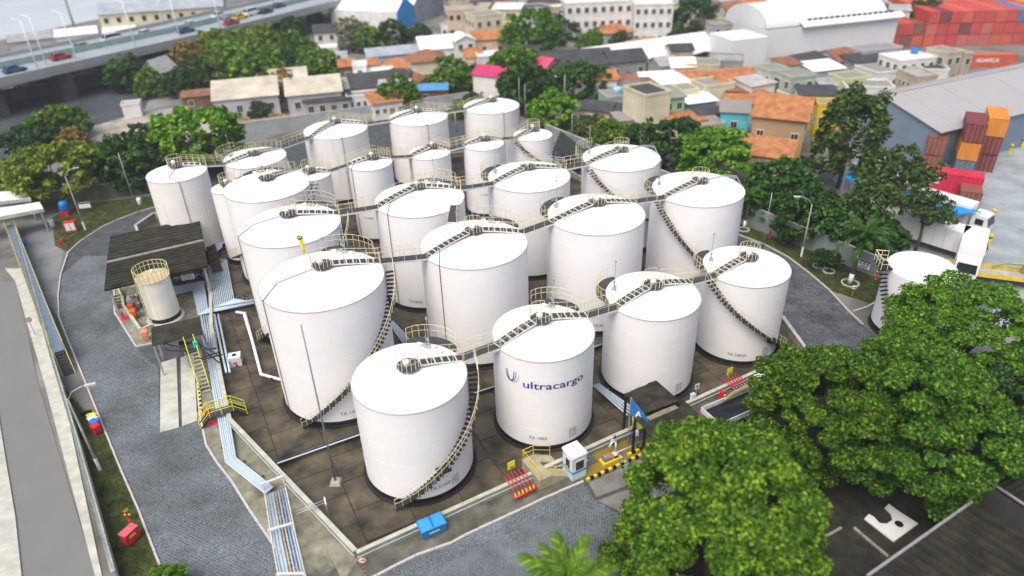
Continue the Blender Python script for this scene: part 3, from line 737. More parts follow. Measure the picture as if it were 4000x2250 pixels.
tank(12, 'white tank with stair at the right end of the third row, below the trees', (D(12, 11),), stR(12, 2700, 900, 2312, 650), gl(D(12, 11)), pipes=R(14))
tank(13, 'wide white tank with ladder like stair at its right, two dark roof platforms', (D(13, 26),), stL(13, 925, 975, 1242, 705), gr_(D(13, 26)))
tank(14, 'narrow white tank half hidden behind the wide left tank', (D(14, 13),), None)
tank(15, 'leftmost white tank rising behind the dark ribbed shelter roof', (D(15, 16),), None, None, (ang_px(15, 700, 714, 9.7),), white=WHITE2)
tank(16, 'white tank half hidden with round white manway, behind the wide left tank', (D(16, 15), D(16, 17)), None, gl(D(16, 15)), white=WHITE2)
tank(17, 'white tank with cream arched railing, left of the three tanks at the back', (D(17, 16), D(17, 20)), None, None, (ang_px(17, 1339, 545, 9.3),), white=WHITE2)
tank(18, 'slim white tank left of the three slim tanks in the middle', (D(18, 26), D(18, 19)), None, None, (ang_px(18, 1362, 665, 9.5),), text=[('TY 0033', 1440, 853, .36)])
tank(19, 'slim white tank in the middle of the three slim tanks', (D(19, 18), D(19, 22)), None, None, (ang_px(19, 1600, 617, 9),))
tank(20, 'rust streaked white tank in the middle of the back row', (D(20, 17), D(20, 21)), None, None, (ang_px(20, 1674, 492, 9.3),), white=WHITE2)
tank(21, 'rust streaked white tank at the far right of the back row by the road', (D(21, 20),), None, None, (ang_px(21, 1969, 443, 9.3),), white=WHITE2)
tank(22, 'slim white tank right of the gap with a black base band in view', (D(22, 19), D(22, 23)), None, None, text=[('TI 0000', 1895, 762, .36)])
tank(23, 'slim white tank with a dark stair, before the back row right tank', (D(23, 22),), stR(23, 2110, 640, 2012, 548))
tank(26, 'slim white tank touching the right of the wide left tank', (D(26, 13), D(26, 18)), None, None, white=WHITE2)

# wordmark and emblem on tank 2
a, z = on_cyl(2, 2160, 1497); x, y, r, h = TK[2]
a_l, z_l = on_cyl(2, 2042, 1505); a_r, z_r = on_cyl(2, 2277, 1460)
me = text_mesh('ultracargo', .92, DBLUE, 'wordmark', bold=.012)
wx = max(v.co.x for v in me.vertices) - min(v.co.x for v in me.vertices); k = (a_r - a_l) * r / wx
for v in me.vertices: v.co.x *= k
ob('wordmark', wrap(me, r + .014, (a_l + a_r) / 2, (z_l + z_r) / 2 - .02), t2)
a_e, z_e = on_cyl(2, 1999, 1466)
for i, (mat, w0, w1, z0_, z1_, th) in enumerate(((GREENP, -.64, .66, .36, .30, .075), (INDIGO, -.54, .42, .46, .50, .085), (DBLUE, -.40, .24, .46, .50, .085))):
    # each loop: a U drawn as a tapering band on the shell
    mb = MB(); N = 22; bot = -.56 + .06 * i; xs = []
    for j in range(N + 1):
        f = j / N; g = PI + PI * f; cx = (w0 + w1) / 2; hw = (w1 - w0) / 2
        zt = z0_ if f < .5 else z1_
        px_ = cx + hw * math.copysign(abs(math.cos(g)) ** .75, math.cos(g)); pz_ = bot + (zt - bot) * (1 - abs(math.sin(g)) ** 1.25)
        xs.append((px_, pz_))
    V = []
    for j, (px_, pz_) in enumerate(xs):
        p0 = xs[max(0, j - 1)]; p1 = xs[min(N, j + 1)]; tx, tz = p1[0] - p0[0], p1[1] - p0[1]; L = math.hypot(tx, tz); nx, nz = -tz / L, tx / L
        tw = th * (.35 + .65 * math.sin(PI * j / N)) if i == 0 else th * (.6 + .4 * math.sin(PI * j / N))
        for s in (-.5, .5):
            xx, zz = px_ + nx * tw * s, pz_ + nz * tw * s; b = a_e + xx / r; V.append(((r + .012 + .003 * i) * math.cos(b), (r + .012 + .003 * i) * math.sin(b), z_e + zz))
    mb.add(V, [(2 * j, 2 * j + 1, 2 * j + 3, 2 * j + 2) for j in range(N)]); mb.obj('emblem_loop', mat, t2)

# ------------------------------------------------------------------ gangways between tank roofs
def gangway(p, q, label, wd=.92, both=True, group='gangways linking the tank roofs'):
    p, q = Vector(p), Vector(q); m = (p + q) / 2; t = thing('gangway', label, 'gangway', p, 0, group); q = q - p; p = Vector((0, 0, 0))
    e = q.normalized(); s = Vector((-e.y, e.x, 0)).normalized() * wd / 2
    d = MB(); d.bar(p, q, wd, .05); d.obj('deck', GRATE, t)
    b = MB()
    for k in (-1, 1): b.bar(p + s * k - Vector((0, 0, .1)), q + s * k - Vector((0, 0, .1)), .07, .17)
    n = max(2, int(q.length / .9))
    for i in range(n + 1): c = p + (q - p) * i / n - Vector((0, 0, .12)); b.bar(c - s, c + s, .05, .08)
    b.obj('side_beam', BEAMW, t)
    for k in (-1, 1):
        r_ = MB(); rail(r_, [p + s * k, q + s * k], 1.08, 1.15); r_.obj('railing', CREAM, t)
    return t
def link(a, b, label):
    A, B = TK[a], TK[b]; g = D(a, b); e = Vector((math.cos(g), math.sin(g), 0))
    gangway(Vector((A[0], A[1], A[3] + .13)) + e * (A[2] - .1), Vector((B[0], B[1], B[3] + .13)) - e * (B[2] - .1), label)
link(1, 2, 'gangway from the nearest tank to the tank with blue lettering')
link(2, 3, 'gangway from the lettered tank to the tank behind the A sign canopy')
link(3, 4, 'gangway reaching the right front tank with the mid landing stair')
link(5, 6, 'gangway from the tank with the long mast before it to the next tank right')
link(6, 7, 'gangway between the two middle tanks of the second row')
link(7, 8, 'gangway at the right end of the second row of tanks')
link(9, 10, 'gangway leaving the tank with the rust dotted roof')
link(10, 11, 'gangway in the middle of the third row of tanks')
link(11, 12, 'gangway at the right end of the third row of tanks')
link(13, 26, 'short gangway from the wide left tank to the slim tank touching it')
link(26, 18, 'gangway from the left slim tank hidden by the wide tank')
link(18, 19, 'gangway between the left and middle slim tanks')
link(19, 22, 'gangway across the gap between the slim tanks')
link(22, 23, 'gangway to the slim tank with the dark stair')
link(15, 16, 'gangway from the leftmost tank to the half hidden tank beside it')
link(16, 17, 'gangway climbing to the left tank of the back row')
link(17, 20, 'gangway between the left and middle tanks of the back row')
link(20, 21, 'gangway between the middle and right tanks of the back row')
link(14, 13, 'short gangway from the half hidden narrow tank')
A = TK[10]; Bk = TK[6]; a_ = ang_px(10, 1690, 830, 10.9)
gangway(Vector((A[0], A[1], A[3] + .2)) + pol(A[2] - .1, -R(32), 0), Vector((Bk[0], Bk[1], Bk[3] + .25)) + pol(Bk[2] - .2, R(118), 0), 'sloping gangway from the third row down to the second row')
# ------------------------------------------------------------------ shelters and canopies
def rib_sheets(t, P0, P1, Q0, Q1, n, mat, prof, name='roof_sheet', per=1):
    """n sheets side by side from edge P0-P1 to edge Q0-Q1, ribs running parallel to those edges; every sheet its own piece"""
    P0, P1, Q0, Q1 = [Vector(p) for p in (P0, P1, Q0, Q1)]; N = len(prof)
    for i in range(n):
        mb = MB(); V = []
        for f, dz in prof:
            s = (i + f) / n; a = P0.lerp(Q0, s) + Vector((0, 0, dz)); b = P1.lerp(Q1, s) + Vector((0, 0, dz)); e = (b - a).normalized() * random.uniform(-.05, .05)
            V += [a + e, b + e]
        W = [Vector(p) - Vector((0, 0, .025)) for p in V]
        F = [(2 * k, 2 * k + 1, 2 * k + 3, 2 * k + 2) for k in range(N - 1)]; o = 2 * N
        F += [(o + 2 * k + 2, o + 2 * k + 3, o + 2 * k + 1, o + 2 * k) for k in range(N - 1)]
        F += [(2 * k, 2 * k + 2, o + 2 * k + 2, o + 2 * k) for k in range(N - 1)] + [(2 * k + 3, 2 * k + 1, o + 2 * k + 1, o + 2 * k + 3) for k in range(N - 1)]
        F += [(0, o, o + 1, 1), (2 * N - 2, 2 * N - 1, o + 2 * N - 1, o + 2 * N - 2)]
        mb.add(V + W, F); mb.obj(name, mat, t)
def local(t, p): return Vector(p) - Vector(t.location)
CANAL = [(0, .0), (.12, .20), (.55, .20), (.68, .02), (1.02, .0)]
A, B, C, Dd = at(433, 923, 4.2), at(777, 852, 4.2), at(809, 1036, 4.2), at(409, 1130, 4.2)
Ra, Rb = at(419, 1032, 4.75), at(797, 945, 4.75)
t = thing('shelter', 'large open shelter with dark ribbed roof behind the small ladder tank', 'shelter', (A.x, A.y, 0)); L = lambda p: local(t, p)
rib_sheets(t, L(Ra), L(Rb), L(A), L(B), 9, ROOFD, CANAL); rib_sheets(t, L(Ra), L(Rb), L(Dd), L(C), 9, ROOFD, CANAL)
rc = MB(); rc.bar(L(Ra) + Vector((0, 0, .22)), L(Rb) + Vector((0, 0, .22)), .42, .10); rc.obj('ridge_cap', M('ridge_cap', (.22, .22, .17), .7, .3, 2), t)
for p in (A, B, C, Dd, Ra, Rb, A.lerp(B, .5), C.lerp(Dd, .5)):
    q = L(p) * .0 + L(p); c0 = L((A + B + C + Dd) / 4); q = q.lerp(Vector((c0.x, c0.y, q.z)), .07)
    MB().box((q.x, q.y, 2.05), (.2, .2, 4.1), .3).obj('post', CONC, t)
bm_ = MB()
for a, b in ((A, B), (Dd, C), (A, Dd), (B, C)): bm_.bar(L(a) - Vector((0, 0, .12)), L(b) - Vector((0, 0, .12)), .12, .2)
bm_.obj('eave_beam', FOUND, t)
# dark machinery under it
for k in range(5):
    p = at(690 + 26 * k, 1085 - 4 * k, .5); m_ = thing('manifold_valve', ['grey', 'pale', 'steel', 'light', 'dull'][k] + ' pipe valve in the shade at the open front of the shelter, ' + ['leftmost', 'second', 'middle', 'fourth', 'rightmost'][k] + ' of five', 'valve', (p.x, p.y, .0), .3 * k, 'valves under the shelter')
    b = MB(); b.cyl((0, 0, 0), .09, .8, 8); b.lathe([(.09, .4), (.17, .42), (.17, .5), (.09, .52)], 10); b.tube([(-.35, 0, .45), (.35, 0, .45)], .1, 8); b.obj('valve_body', STEEL, m_)
    h_ = MB(); h_.lathe([(.16, .80), (.2, .82), (.16, .84), (.12, .82), (.16, .80)], 12); h_.bar((-.16, 0, .82), (.16, 0, .82), .03); h_.obj('hand_wheel', BLACK, m_)
# hanging notice
p = at(730, 1070, 2.6); s_ = thing('notice_board', 'white notice board with blue header hanging under the shelter roof', 'sign', (p.x, p.y, 2.3), R(16))
MB().box((0, 0, 0), (1.35, .04, .85)).obj('board', WPLAST, s_); MB().box((0, -.024, .34), (1.33, .01, .16)).obj('header', DBLUE, s_)
lm = MB()
for k in range(5): lm.box((-.05 * (k % 2), -.024, .17 - .12 * k), (1.0, .006, .03))
lm.obj('print_line', GREYT, s_); MB().bar((-.5, 0, .42), (-.5, 0, 1.6), .03).obj('hanger', STEEL, s_); MB().bar((.5, 0, .42), (.5, 0, 1.6), .03).obj('hanger', STEEL, s_)

a, b, c, d = at(590, 1279, 3.7), at(780, 1237, 3.7), at(792, 1307, 3.5), at(594, 1353, 3.5)
t = thing('canopy', 'small dark corrugated canopy over the lorry loading arms', 'canopy', (a.x, a.y, 0))
WAVE = [(k / 8, .035 * (k % 2)) for k in range(9)]
rib_sheets(t, local(t, a), local(t, b), local(t, d), local(t, c), 5, ROOFD, WAVE)
for p in (a, b, c, d):
    q = local(t, p) * .94 + local(t, (a + b + c + d) / 4) * .06; MB().box((q.x, q.y, 1.75), (.14, .14, 3.5), .3).obj('post', STEEL, t)

zU, zL = 4.3, 3.7
a, b, c, d = at(2563, 1485, zU), at(2437, 1540, zU), at(2522, 1614, zU), at(2655, 1565, zU)
t = thing('canopy', 'dark corrugated canopy in two levels with the blue A sign at its corner', 'canopy', (a.x, a.y, 0))
rib_sheets(t, local(t, a), local(t, d), local(t, b), local(t, c), 6, ROOFD, WAVE)
e_, f_, g_, h_ = at(2668, 1560, zL), at(2735, 1620, zL), at(2560, 1716, zL), at(2476, 1632, zL)
rib_sheets(t, local(t, e_), local(t, f_), local(t, h_), local(t, g_), 7, ROOFD, WAVE)
for p in (a, b, c, d, f_, g_, h_):
    q = local(t, p) * .93 + local(t, (a + g_) / 2) * .07; MB().box((q.x, q.y, q.z / 2 - .05), (.16, .16, q.z - .1), .3).obj('post', FOUND, t)
# skylight strip of pale corrugated sheet
p0, p1 = at(2525, 1628, zL + .25), at(2638, 1580, zL + .25); sk = MB(); n = 26
for k in range(n):
    q = local(t, p0.lerp(p1, k / n)); q2 = local(t, p0.lerp(p1, (k + .5) / n)); sk.bar(q, q + local(t, at(2540, 1645, zL)) - local(t, p0) + Vector((0, 0, .1)), .07, .02)
o = sk.obj('skylight_sheet', M('skylight', (.33, .30, .20), .5, .3, 4), t); o['kind'] = 'stuff'
# A sign
p = at(2500, 1615, 4.0); s_ = thing('flag_sign', 'blue sign with white letter A and lime green foot under the dark canopy', 'sign', (p.x, p.y, 2.9), R(-52))
V = [(-1.05, 0, 2.0), (-1.05, 0, .55), (-.7, 0, .3), (.75, 0, .25), (.95, 0, .6), (.75, 0, 1.05)]
MB().loft([Vector(q) for q in V], [Vector(q) + Vector((0, .05, 0)) for q in V]).obj('panel', BLUEP, s_)
V = [(-.75, .0, .28), (.55, 0, .24), (.1, 0, -.45), (-.6, 0, -.5)]
MB().loft([Vector(q) for q in V], [Vector(q) + Vector((0, .05, 0)) for q in V]).obj('lower_panel', M('lime_print', (.42, .55, .04), .5, .1, 2), s_)
o = ob('lettering', text_mesh('A', 1.0, WPLAST, bold=.03), s_); o.location = (-.1, -.012, .85)
lm = MB(); lm.box((.0, -.01, .42), (.75, .006, .06)); lm.box((.1, -.01, .33), (.5, .006, .03)); lm.obj('print_line', WPLAST, s_)
MB().bar((-1.0, .03, -2.9), (-1.0, .03, 2.0), .09).obj('sign_post', STEEL, s_)
p = at(2300 - 105, 600, .3)
# C sign at the far side of the yard
p = at(2188, 610, 1.8); s_ = thing('bay_sign', 'blue bay sign with white letter C beyond the third row of tanks', 'sign', (p.x, p.y, 1.2), R(-15))
MB().box((0, 0, .55), (1.25, .06, .75)).obj('panel', BLUEP, s_); o = ob('lettering', text_mesh('C', .6, WPLAST, bold=.02), s_); o.location = (0, -.036, .55)
MB().bar((0, 0, -1.2), (0, 0, .2), .08).obj('sign_post', STEEL, s_)
# dark lean-to roof behind the third row
a, b, c, d = at(2190, 510, 3.2), at(2290, 590, 3.2), at(2265, 640, 3.0), at(2160, 585, 3.0)
t = thing('lean_to', 'dark lean to roof between the slim stair tank and the perimeter wall', 'shed', (a.x, a.y, 0))
rib_sheets(t, local(t, a), local(t, b), local(t, d), local(t, c), 4, M('black_roof', (.022, .024, .024), .8, .4, 2), WAVE)
for p in (a, b, c, d): q = local(t, p) * .92; MB().box((q.x, q.y, 1.5), (.14, .14, 3.0)).obj('post', FOUND, t)

# ------------------------------------------------------------------ pipework
def bundle(label, left, right, n, r, z, mat=PIPE, cat='pipeline', sup=2.2, zr=None):
    """n pipes between a left and a right pixel path, nested round the bends, on low sleepers"""
    o = at(*left[0], 0); t = thing('pipe_bundle', label, cat, (o.x, o.y, 0), 0, 'white pipe bundles beside the tank yard')
    for i in range(n):
        f = i / max(1, n - 1); pts = []
        for (a, b), (c, d) in zip(left, right): p = at(a + (c - a) * f, b + (d - b) * f, z) - o; pts.append(p)
        rr = r * (1 if (zr is None or i % 3) else zr)
        MB().tube(pts, rr, 8).obj('pipe', mat, t, True)
    for k in range(len(left) - 1):
        p0, p1 = at(*left[k], 0) - o, at(*left[k + 1], 0) - o; q0, q1 = at(*right[k], 0) - o, at(*right[k + 1], 0) - o
        m = max(1, int((p1 - p0).length / sup))
        for j in range(m):
            f = (j + .5) / m; a, b = p0.lerp(p1, f), q0.lerp(q1, f); e = (b - a).normalized() * .15
            MB().bar(a - e + Vector((0, 0, z - r - .09)), b + e + Vector((0, 0, z - r - .09)), .1, .12).obj('pipe_sleeper', FOUND, t)
            for s in (a, b): MB().box((s.x, s.y, (z - r - .1) / 2), (.14, .14, z - r - .1)).obj('sleeper_leg', CONC, t)
    return t
bundle('six white pipes bending out of the shelter beside the ladder tank', [(668, 1152), (758, 1130), (776, 1229), (1012, 1180)], [(668, 1124), (794, 1100), (810, 1205), (1005, 1168)], 6, .078, .55)
bundle('wide bundle of twelve white pipes running down beside the brown footbridge', [(806, 1050), (816, 1062), (838, 1199), (1010, 1170)], [(850, 1010), (884, 1017), (913, 1168), (968, 1176)], 12, .062, .75)
bundle('zigzag pipes between the shelter and the wide left tank', [(880, 938), (832, 945), (840, 972), (822, 992)], [(880, 950), (862, 952), (866, 966), (836, 990)], 6, .07, .5)
bundle('long bundle of white and blue pipes running down the panel pavement', [(786, 1232), (797, 1300), (818, 1434), (840, 1560), (884, 1805), (1040, 1928)], [(832, 1232), (842, 1300), (853, 1428), (879, 1546), (920, 1788), (1066, 1904)], 6, .078, .5, zr=1.3)
bundle('pair of white pipes just inside the left containment wall', [(838, 1228), (860, 1345), (884, 1455)], [(852, 1228), (876, 1345), (898, 1455)], 2, .10, .9)
t = thing('pipe', 'thick white pipe bending across the brown yard floor left of the mast tank', 'pipe', at(922, 1219)); o = at(922, 1219)
MB().tube([at(922, 1219, .5) - o, at(955, 1224, .5) - o, at(985, 1330, .5) - o, at(1020, 1462, .5) - o, at(1108, 1486, .5) - o], .15, 10).obj('pipe_body', M('pipe_lilac', (.66, .67, .74), .4, .08, 2), t, True)
for px in ((940, 1222), (985, 1330), (1015, 1445), (1062, 1473)): p = at(*px) - o; MB().box((p.x, p.y, .17), (.16, .5, .34), .5).obj('pipe_support', FOUND, t)
MB().lathe([(.15, -.06), (.22, -.05), (.22, .05), (.15, .06)], 12, at(1066, 1474, .5) - o).obj('flange', FOUND, t)
bundle('four pipes crossing the yard between the lettered tank and the next tank', [(2318, 1505), (2452, 1622)], [(2338, 1500), (2485, 1605)], 4, .085, .5)
bundle('blue white pipes low beside the stair foot of the tank behind the front one', [(1515, 1255), (1600, 1372)], [(1535, 1255), (1640, 1372)], 4, .08, .4)
# low dividing kerbs with a rail pipe across the yard floor
for lab, px in (('low dividing kerb with white rail pipe between the two left front tanks', [(1083, 1822), (1410, 1708), (1560, 1655)]), ('low dividing kerb with pipe seen between the front tank and lettered tank', [(1850, 1548), (1935, 1520)]),
                ('low dividing kerb between the lettered tank and the canopy tank', [(2318, 1368), (2360, 1352)])):
    wall(lab, XY(px), .3, .3, DARKC, FOUND, 'dividing_kerb', 'kerb')
    o = at(*px[0]); t = thing('rail_pipe', lab.replace('low dividing kerb with white rail pipe', 'white pipe on short stands').replace('low dividing kerb with pipe', 'white pipe on stands').replace('low dividing kerb', 'white pipe on stands'), 'pipe', o)
    pts = [at(u, v - 12, .55) - o for u, v in px]; MB().tube(pts, .06, 8).obj('pipe_body', PIPE, t, True)
    for q in pts: MB().box((q.x, q.y, .26), (.08, .08, .5)).obj('pipe_support', STEEL, t)
# truss rack at the bottom of the picture
o = at(1035, 1930); t = thing('pipe_rack', 'white steel rack carrying the pipe bundle over the pavement towards the bottom edge', 'pipe rack', (o.x, o.y, 0)); L = lambda u, v, z: at(u, v, z) - o
lf, rt_ = [(1036, 1936), (1063, 2117), (1098, 2300)], [(1116, 1906), (1155, 2090), (1205, 2300)]
for i in range(7):
    f = .1 + .8 * i / 6; MB().tube([L(a + (c - a) * f, b + (d - b) * f, .55) for (a, b), (c, d) in zip(lf, rt_)], .105 if i in (1, 2) else .062, 8).obj('pipe', [PIPE, PIPE, PIPE, M('pipe_rusty', (.45, .36, .20), .5, .3, 2), PIPE, M('pipe_blue', (.25, .38, .62), .4, .15, 2), PIPE][i], t, True)
for z in (.15, 1.15):
    MB().tube([L(a, b, z) for a, b in lf], .05, 4).obj('rack_rail', BEAMW, t); MB().tube([L(a, b, z) for a, b in rt_], .05, 4).obj('rack_rail', BEAMW, t)
for f in (0, .5, .97):
    k = min(1, int(f * 2)); g_ = f * 2 - k; P = [L(*[lf[k][i] + (lf[k + 1][i] - lf[k][i]) * g_ for i in (0, 1)], 0), L(*[rt_[k][i] + (rt_[k + 1][i] - rt_[k][i]) * g_ for i in (0, 1)], 0)]
    for p in P: MB().box((p.x, p.y, .62), (.12, .12, 1.24), .3).obj('rack_post', BEAMW, t)
    MB().bar(P[0] + Vector((0, 0, 1.22)), P[1] + Vector((0, 0, 1.22)), .14, .12).obj('rack_beam', BEAMW, t)
for a, b in (((1040, 1950), (1150, 2075)), ((1120, 1925), (1066, 2100)), ((1070, 2135), (1190, 2250)), ((1160, 2105), (1095, 2270))): MB().tube([L(*a, 1.15), L(*b, 1.15)], .018, 4).obj('cross_brace', STEEL, t)
# side branch over the wall
o = at(1150, 2000); t = thing('pipe_gantry', 'grey pipe gantry stepping over the left containment wall into the yard', 'gantry', (o.x, o.y, 0))
p0, p1 = at(1155, 2003, 1.1) - o, at(1270, 1958, 1.35) - o; n_ = Vector((0, 0, 1)).cross((p1 - p0).normalized()) * .12
for s in (-1, 1): MB().tube([p0 + n_ * s, p1 + n_ * s], .04, 6).obj('pipe', STEEL, t, True)
for s in (-1, 1): MB().box((p1.x + n_.x * 2 * s, p1.y + n_.y * 2 * s, .68), (.07, .07, 1.36)).obj('gantry_leg', STEEL, t)
MB().bar(p1 - n_ * 3, p1 + n_ * 3, .1, .12).obj('gantry_beam', BEAMW, t)

# footbridge of brown plates over the pipes
o = at(805, 940); t = thing('footbridge', 'dark brown grating footbridge crossing the pipes beside the shelter', 'footbridge', (o.x, o.y, 0))
a, b = at(815, 934, .95) - o, at(851, 1060, 1.0) - o
for k in range(6): MB().bar(a.lerp(b, k / 6 + .01), a.lerp(b, (k + 1) / 6 - .01), 1.1, .05).obj('grating_plate', M('brown_plate', (.05, .028, .022), .8, .3, 3), t)
for f in (.05, .5, .95): c = a.lerp(b, f); MB().box((c.x, c.y, c.z / 2), (.7, .12, c.z - .06), .3).obj('footbridge_leg', FOUND, t)

# ------------------------------------------------------------------ small ladder tank
x, y, r, h = -36.39, 62.17, 1.52, 5.38
t = thing('ladder_tank', 'small rust stained white tank with caged top and side ladder by the shelter', 'storage tank', (x, y, 0))
MB().lathe([(r + .32, .05), (r + .32, .52), (r, .55)], 48).obj('plinth', CONCL, t)
MB().lathe([(r + .02, .55), (r + .02, 1.0), (r, 1.02)], 48).obj('base_band', BLACK, t, True)
MB().lathe([(r, 1.0), (r, h - .05)], 64).obj('shell', M('small_tank_paint', (.70, .69, .63), .5, .08, .9, streak=.35), t, True)
MB().lathe([(r, h - .12), (r + .1, h - .1), (r + .1, h), (r, h + .01)], 64).obj('rim_angle', CREAM, t)
MB().lathe([(r, h), (r * .6, h + .05), (.02, h + .09)], 64).obj('roof', M('small_tank_roof', (.66, .63, .50), .6, .15, .8, col2=(.50, .33, .16)), t, True)
rp = MB(); rail(rp, [pol(r + .12, j * PI / 12, h) for j in range(24)], 1.05, .8, .035, True); rp.obj('railing', M('rail_lime', (.52, .54, .24), .5, .1, 3), t)
ld = MB(); la = ang_px_ = math.atan2(at(545, 1200, 3).y - y, at(545, 1200, 3).x - x); q = r + .25; ca = Vector((-math.sin(la), math.cos(la), 0)) * .25
for s in (-1, 1): ld.tube([pol(q, la, .3) + ca * s, pol(q, la, h + 1.0) + ca * s], .028, 5)
for k in range(18): ld.tube([pol(q, la, .5 + .3 * k) - ca, pol(q, la, .5 + .3 * k) + ca], .018, 4)
for k in range(5):
    z = 1.6 + k * .95; ld.tube([pol(q, la, z) + ca * s_ * 1 + Vector((math.cos(la), math.sin(la), 0)) * .0 + Vector((math.cos(la), math.sin(la), 0)) * (.6 * math.sqrt(max(0, 1 - s_ * s_))) for s_ in np.linspace(-1, 1, 7)], .016, 4)
ld.obj('ladder', CREAM, t)
MB().lathe([(.0, .16), (.14, .12), (.16, 0), (.08, -.06), (.08, -.2)], 12, (-.15, .5, h + .3)).obj('roof_vent', WPLAST, t, True)
# low wall of the loading pad
wall('low concrete wall bending round the small ladder tank', XY([(466, 1140), (486, 1178), (490, 1215), (558, 1310), (600, 1290)]), .75, .2, CONCL, M('pad_wall_top', (.45, .48, .40), .8, .2, 1), 'pad_wall')
# steps with yellow rails at the left of the pad
def steps(name, label, foot, head, z1, wd, n, mat, railm, cat='steps', z0=0.0, tread_mat=None, open_=True):
    p, q = at(*foot, 0), at(*head, z1); t = thing(name, label, cat, (p.x, p.y, 0)); d = Vector((q.x - p.x, q.y - p.y, z1 - z0)); e = Vector((d.x, d.y, 0)).normalized(); s = Vector((-e.y, e.x, 0)) * wd / 2; ang = math.atan2(e.y, e.x)
    for i in range(n):
        c = d * ((i + .5) / n) + Vector((0, 0, z0)); 
        if open_: MB().box((c.x, c.y, c.z), (.26, wd, .05), ang).obj('tread', tread_mat or mat, t)
        else: MB().box((c.x, c.y, (c.z + .06) / 2), (d.to_2d().length / n + .0, wd, c.z + .06), ang).obj('tread', tread_mat or mat, t)
    for k in (-1, 1):
        if open_: MB().bar(s * k + Vector((0, 0, z0 + .02)), d + s * k + Vector((0, 0, z0)), .05, .18).obj('stringer', railm, t)
        if railm: r_ = MB(); rail(r_, [s * k + Vector((0, 0, z0)), d + s * k + Vector((0, 0, z0))], 1.0, 1.0, .035); r_.obj('handrail', railm, t)
    return t
YG = M('rail_yellow_green', (.50, .50, .10), .5, .15, 3)
steps('ramp_steps', 'yellow railed steps leading up to the ladder tank pad', (472, 1208), (455, 1150), 1.0, .9, 5, GRATE, YG)
steps('loading_stairs', 'bright yellow steep stairs under the lorry loading arms', (806, 1535), (745, 1345), 2.7, .85, 13, M('loading_tread', (.30, .33, .28), .6, .3, 4), M('bright_yellow', (.68, .66, .02), .5, .1, 3))
# loading platform and arms
o = at(725, 1345, 0); t = thing('loading_station', 'black lorry loading arms reaching out from under the small canopy', 'loading station', (o.x, o.y, 0))
L = lambda u, v, z: at(u, v, z) - o
MB().box(L(742, 1350, 2.7), (1.5, 1.3, .08), .3).obj('platform', GRATE, t)
for du, dv in ((715, 1352), (770, 1335)): p = L(du, dv, 2.6); MB().box((p.x, p.y, 1.3), (.1, .1, 2.6)).obj('platform_leg', STEEL, t)
for pts in ([(730, 1352, 3.1), (700, 1352, 3.2), (670, 1350, 3.1), (645, 1340, 2.8), (640, 1350, 2.2)], [(728, 1372, 3.0), (690, 1370, 3.1), (655, 1368, 2.9), (645, 1358, 2.3)], [(770, 1340, 3.0), (840, 1380, 2.2), (860, 1395, 1.8)], [(780, 1400, 2.4), (862, 1374, 2.1)],
            [(785, 1405, 2.2), (870, 1385, 1.9)], [(778, 1355, 2.9), (858, 1418, 1.5)], [(790, 1368, 2.6), (845, 1360, 2.3)]):
    MB().tube([L(*p) for p in pts], .06, 7).obj('arm_pipe', BLACK, t, True)
MB().box(L(764, 1345, 3.1), (.4, .3, .6), .3).obj('control_box', M('green_box', (.05, .40, .28), .5, .1, 2), t)
MB().box(L(712, 1348, 2.6), (.5, .4, .7), .5).obj('valve_block', BLACK, t)
# stiles over the pipe bundle
def stile(label, px, rz, wd=.9, ln=1.9, ht=1.0, cat='stile'):
    o = at(*px); t = thing('pipe_stile', label, cat, (o.x, o.y, 0), rz)
    MB().box((0, 0, ht), (ln, wd, .06)).obj('deck', GRATE, t)
    for sx in (-1, 1):
        for k in range(4): MB().box((sx * (ln / 2 + .12 + .24 * k), 0, ht - .22 * (k + 1)), (.24, wd, .04)).obj('tread', GRATE, t)
        for sy in (-1, 1): MB().bar((sx * ln / 2, sy * wd / 2, ht), (sx * (ln / 2 + 1.0), sy * wd / 2, .05), .05, .14).obj('stringer', FOUND, t)
    for sy in (-1, 1):
        r_ = MB(); rail(r_, [(-ln / 2 - .95, sy * wd / 2, .1), (-ln / 2, sy * wd / 2, ht), (ln / 2, sy * wd / 2, ht), (ln / 2 + .95, sy * wd / 2, .1)], .95, .9, .035); r_.obj('handrail', M('bright_yellow', (.68, .66, .02)), t)
    return t
stile('black stile with bright yellow handrails over the white pipe bundle', (876, 1640), R(26))
# ------------------------------------------------------------------ yard furniture
def ibc(label, px, rz, cage=WPLAST, bodym=None, top=True):
    o = at(*px); t = thing('tote_tank', label, 'tote tank', (o.x, o.y, .04), rz)
    MB().box((0, 0, .07), (1.15, .98, .13)).obj('pallet', STEEL, t); MB().box((0, 0, .62), (1.08, .92, .96)).obj('bladder', bodym or WPLAST, t)
    c = MB()
    for z in (.18, .42, .66, .90, 1.1):
        c.tube([(-.57, -.49, z), (.57, -.49, z), (.57, .49, z), (-.57, .49, z), (-.57, -.49, z)], .014, 4)
    for k in range(7):
        for sy in (-.49, .49): c.tube([(-.57 + .19 * k, sy, .14), (-.57 + .19 * k, sy, 1.12)], .012, 4)
    for k in range(5):
        for sx in (-.57, .57): c.tube([(sx, -.4 + .2 * k, .14), (sx, -.4 + .2 * k, 1.12)], .012, 4)
    c.obj('cage', STEEL, t)
    MB().cyl((0, 0, 1.1), .2, .06, 14).obj('lid', BLACK, t); MB().box((0, -.50, .5), (.3, .02, .22)).obj('label_plate', ORANGE, t); MB().cyl((.1, -.55, .14), .07, .14, 8).obj('tap', BLACK, t)
    return t
ibc('white caged tote tank with orange label on the bare yard floor', (925, 1425), R(15))
ibc('grey tote tank with black cover in the pad by the ladder tank', (528, 1195), R(18), bodym=M('tote_grey', (.38, .43, .48), .5, .1, 2))
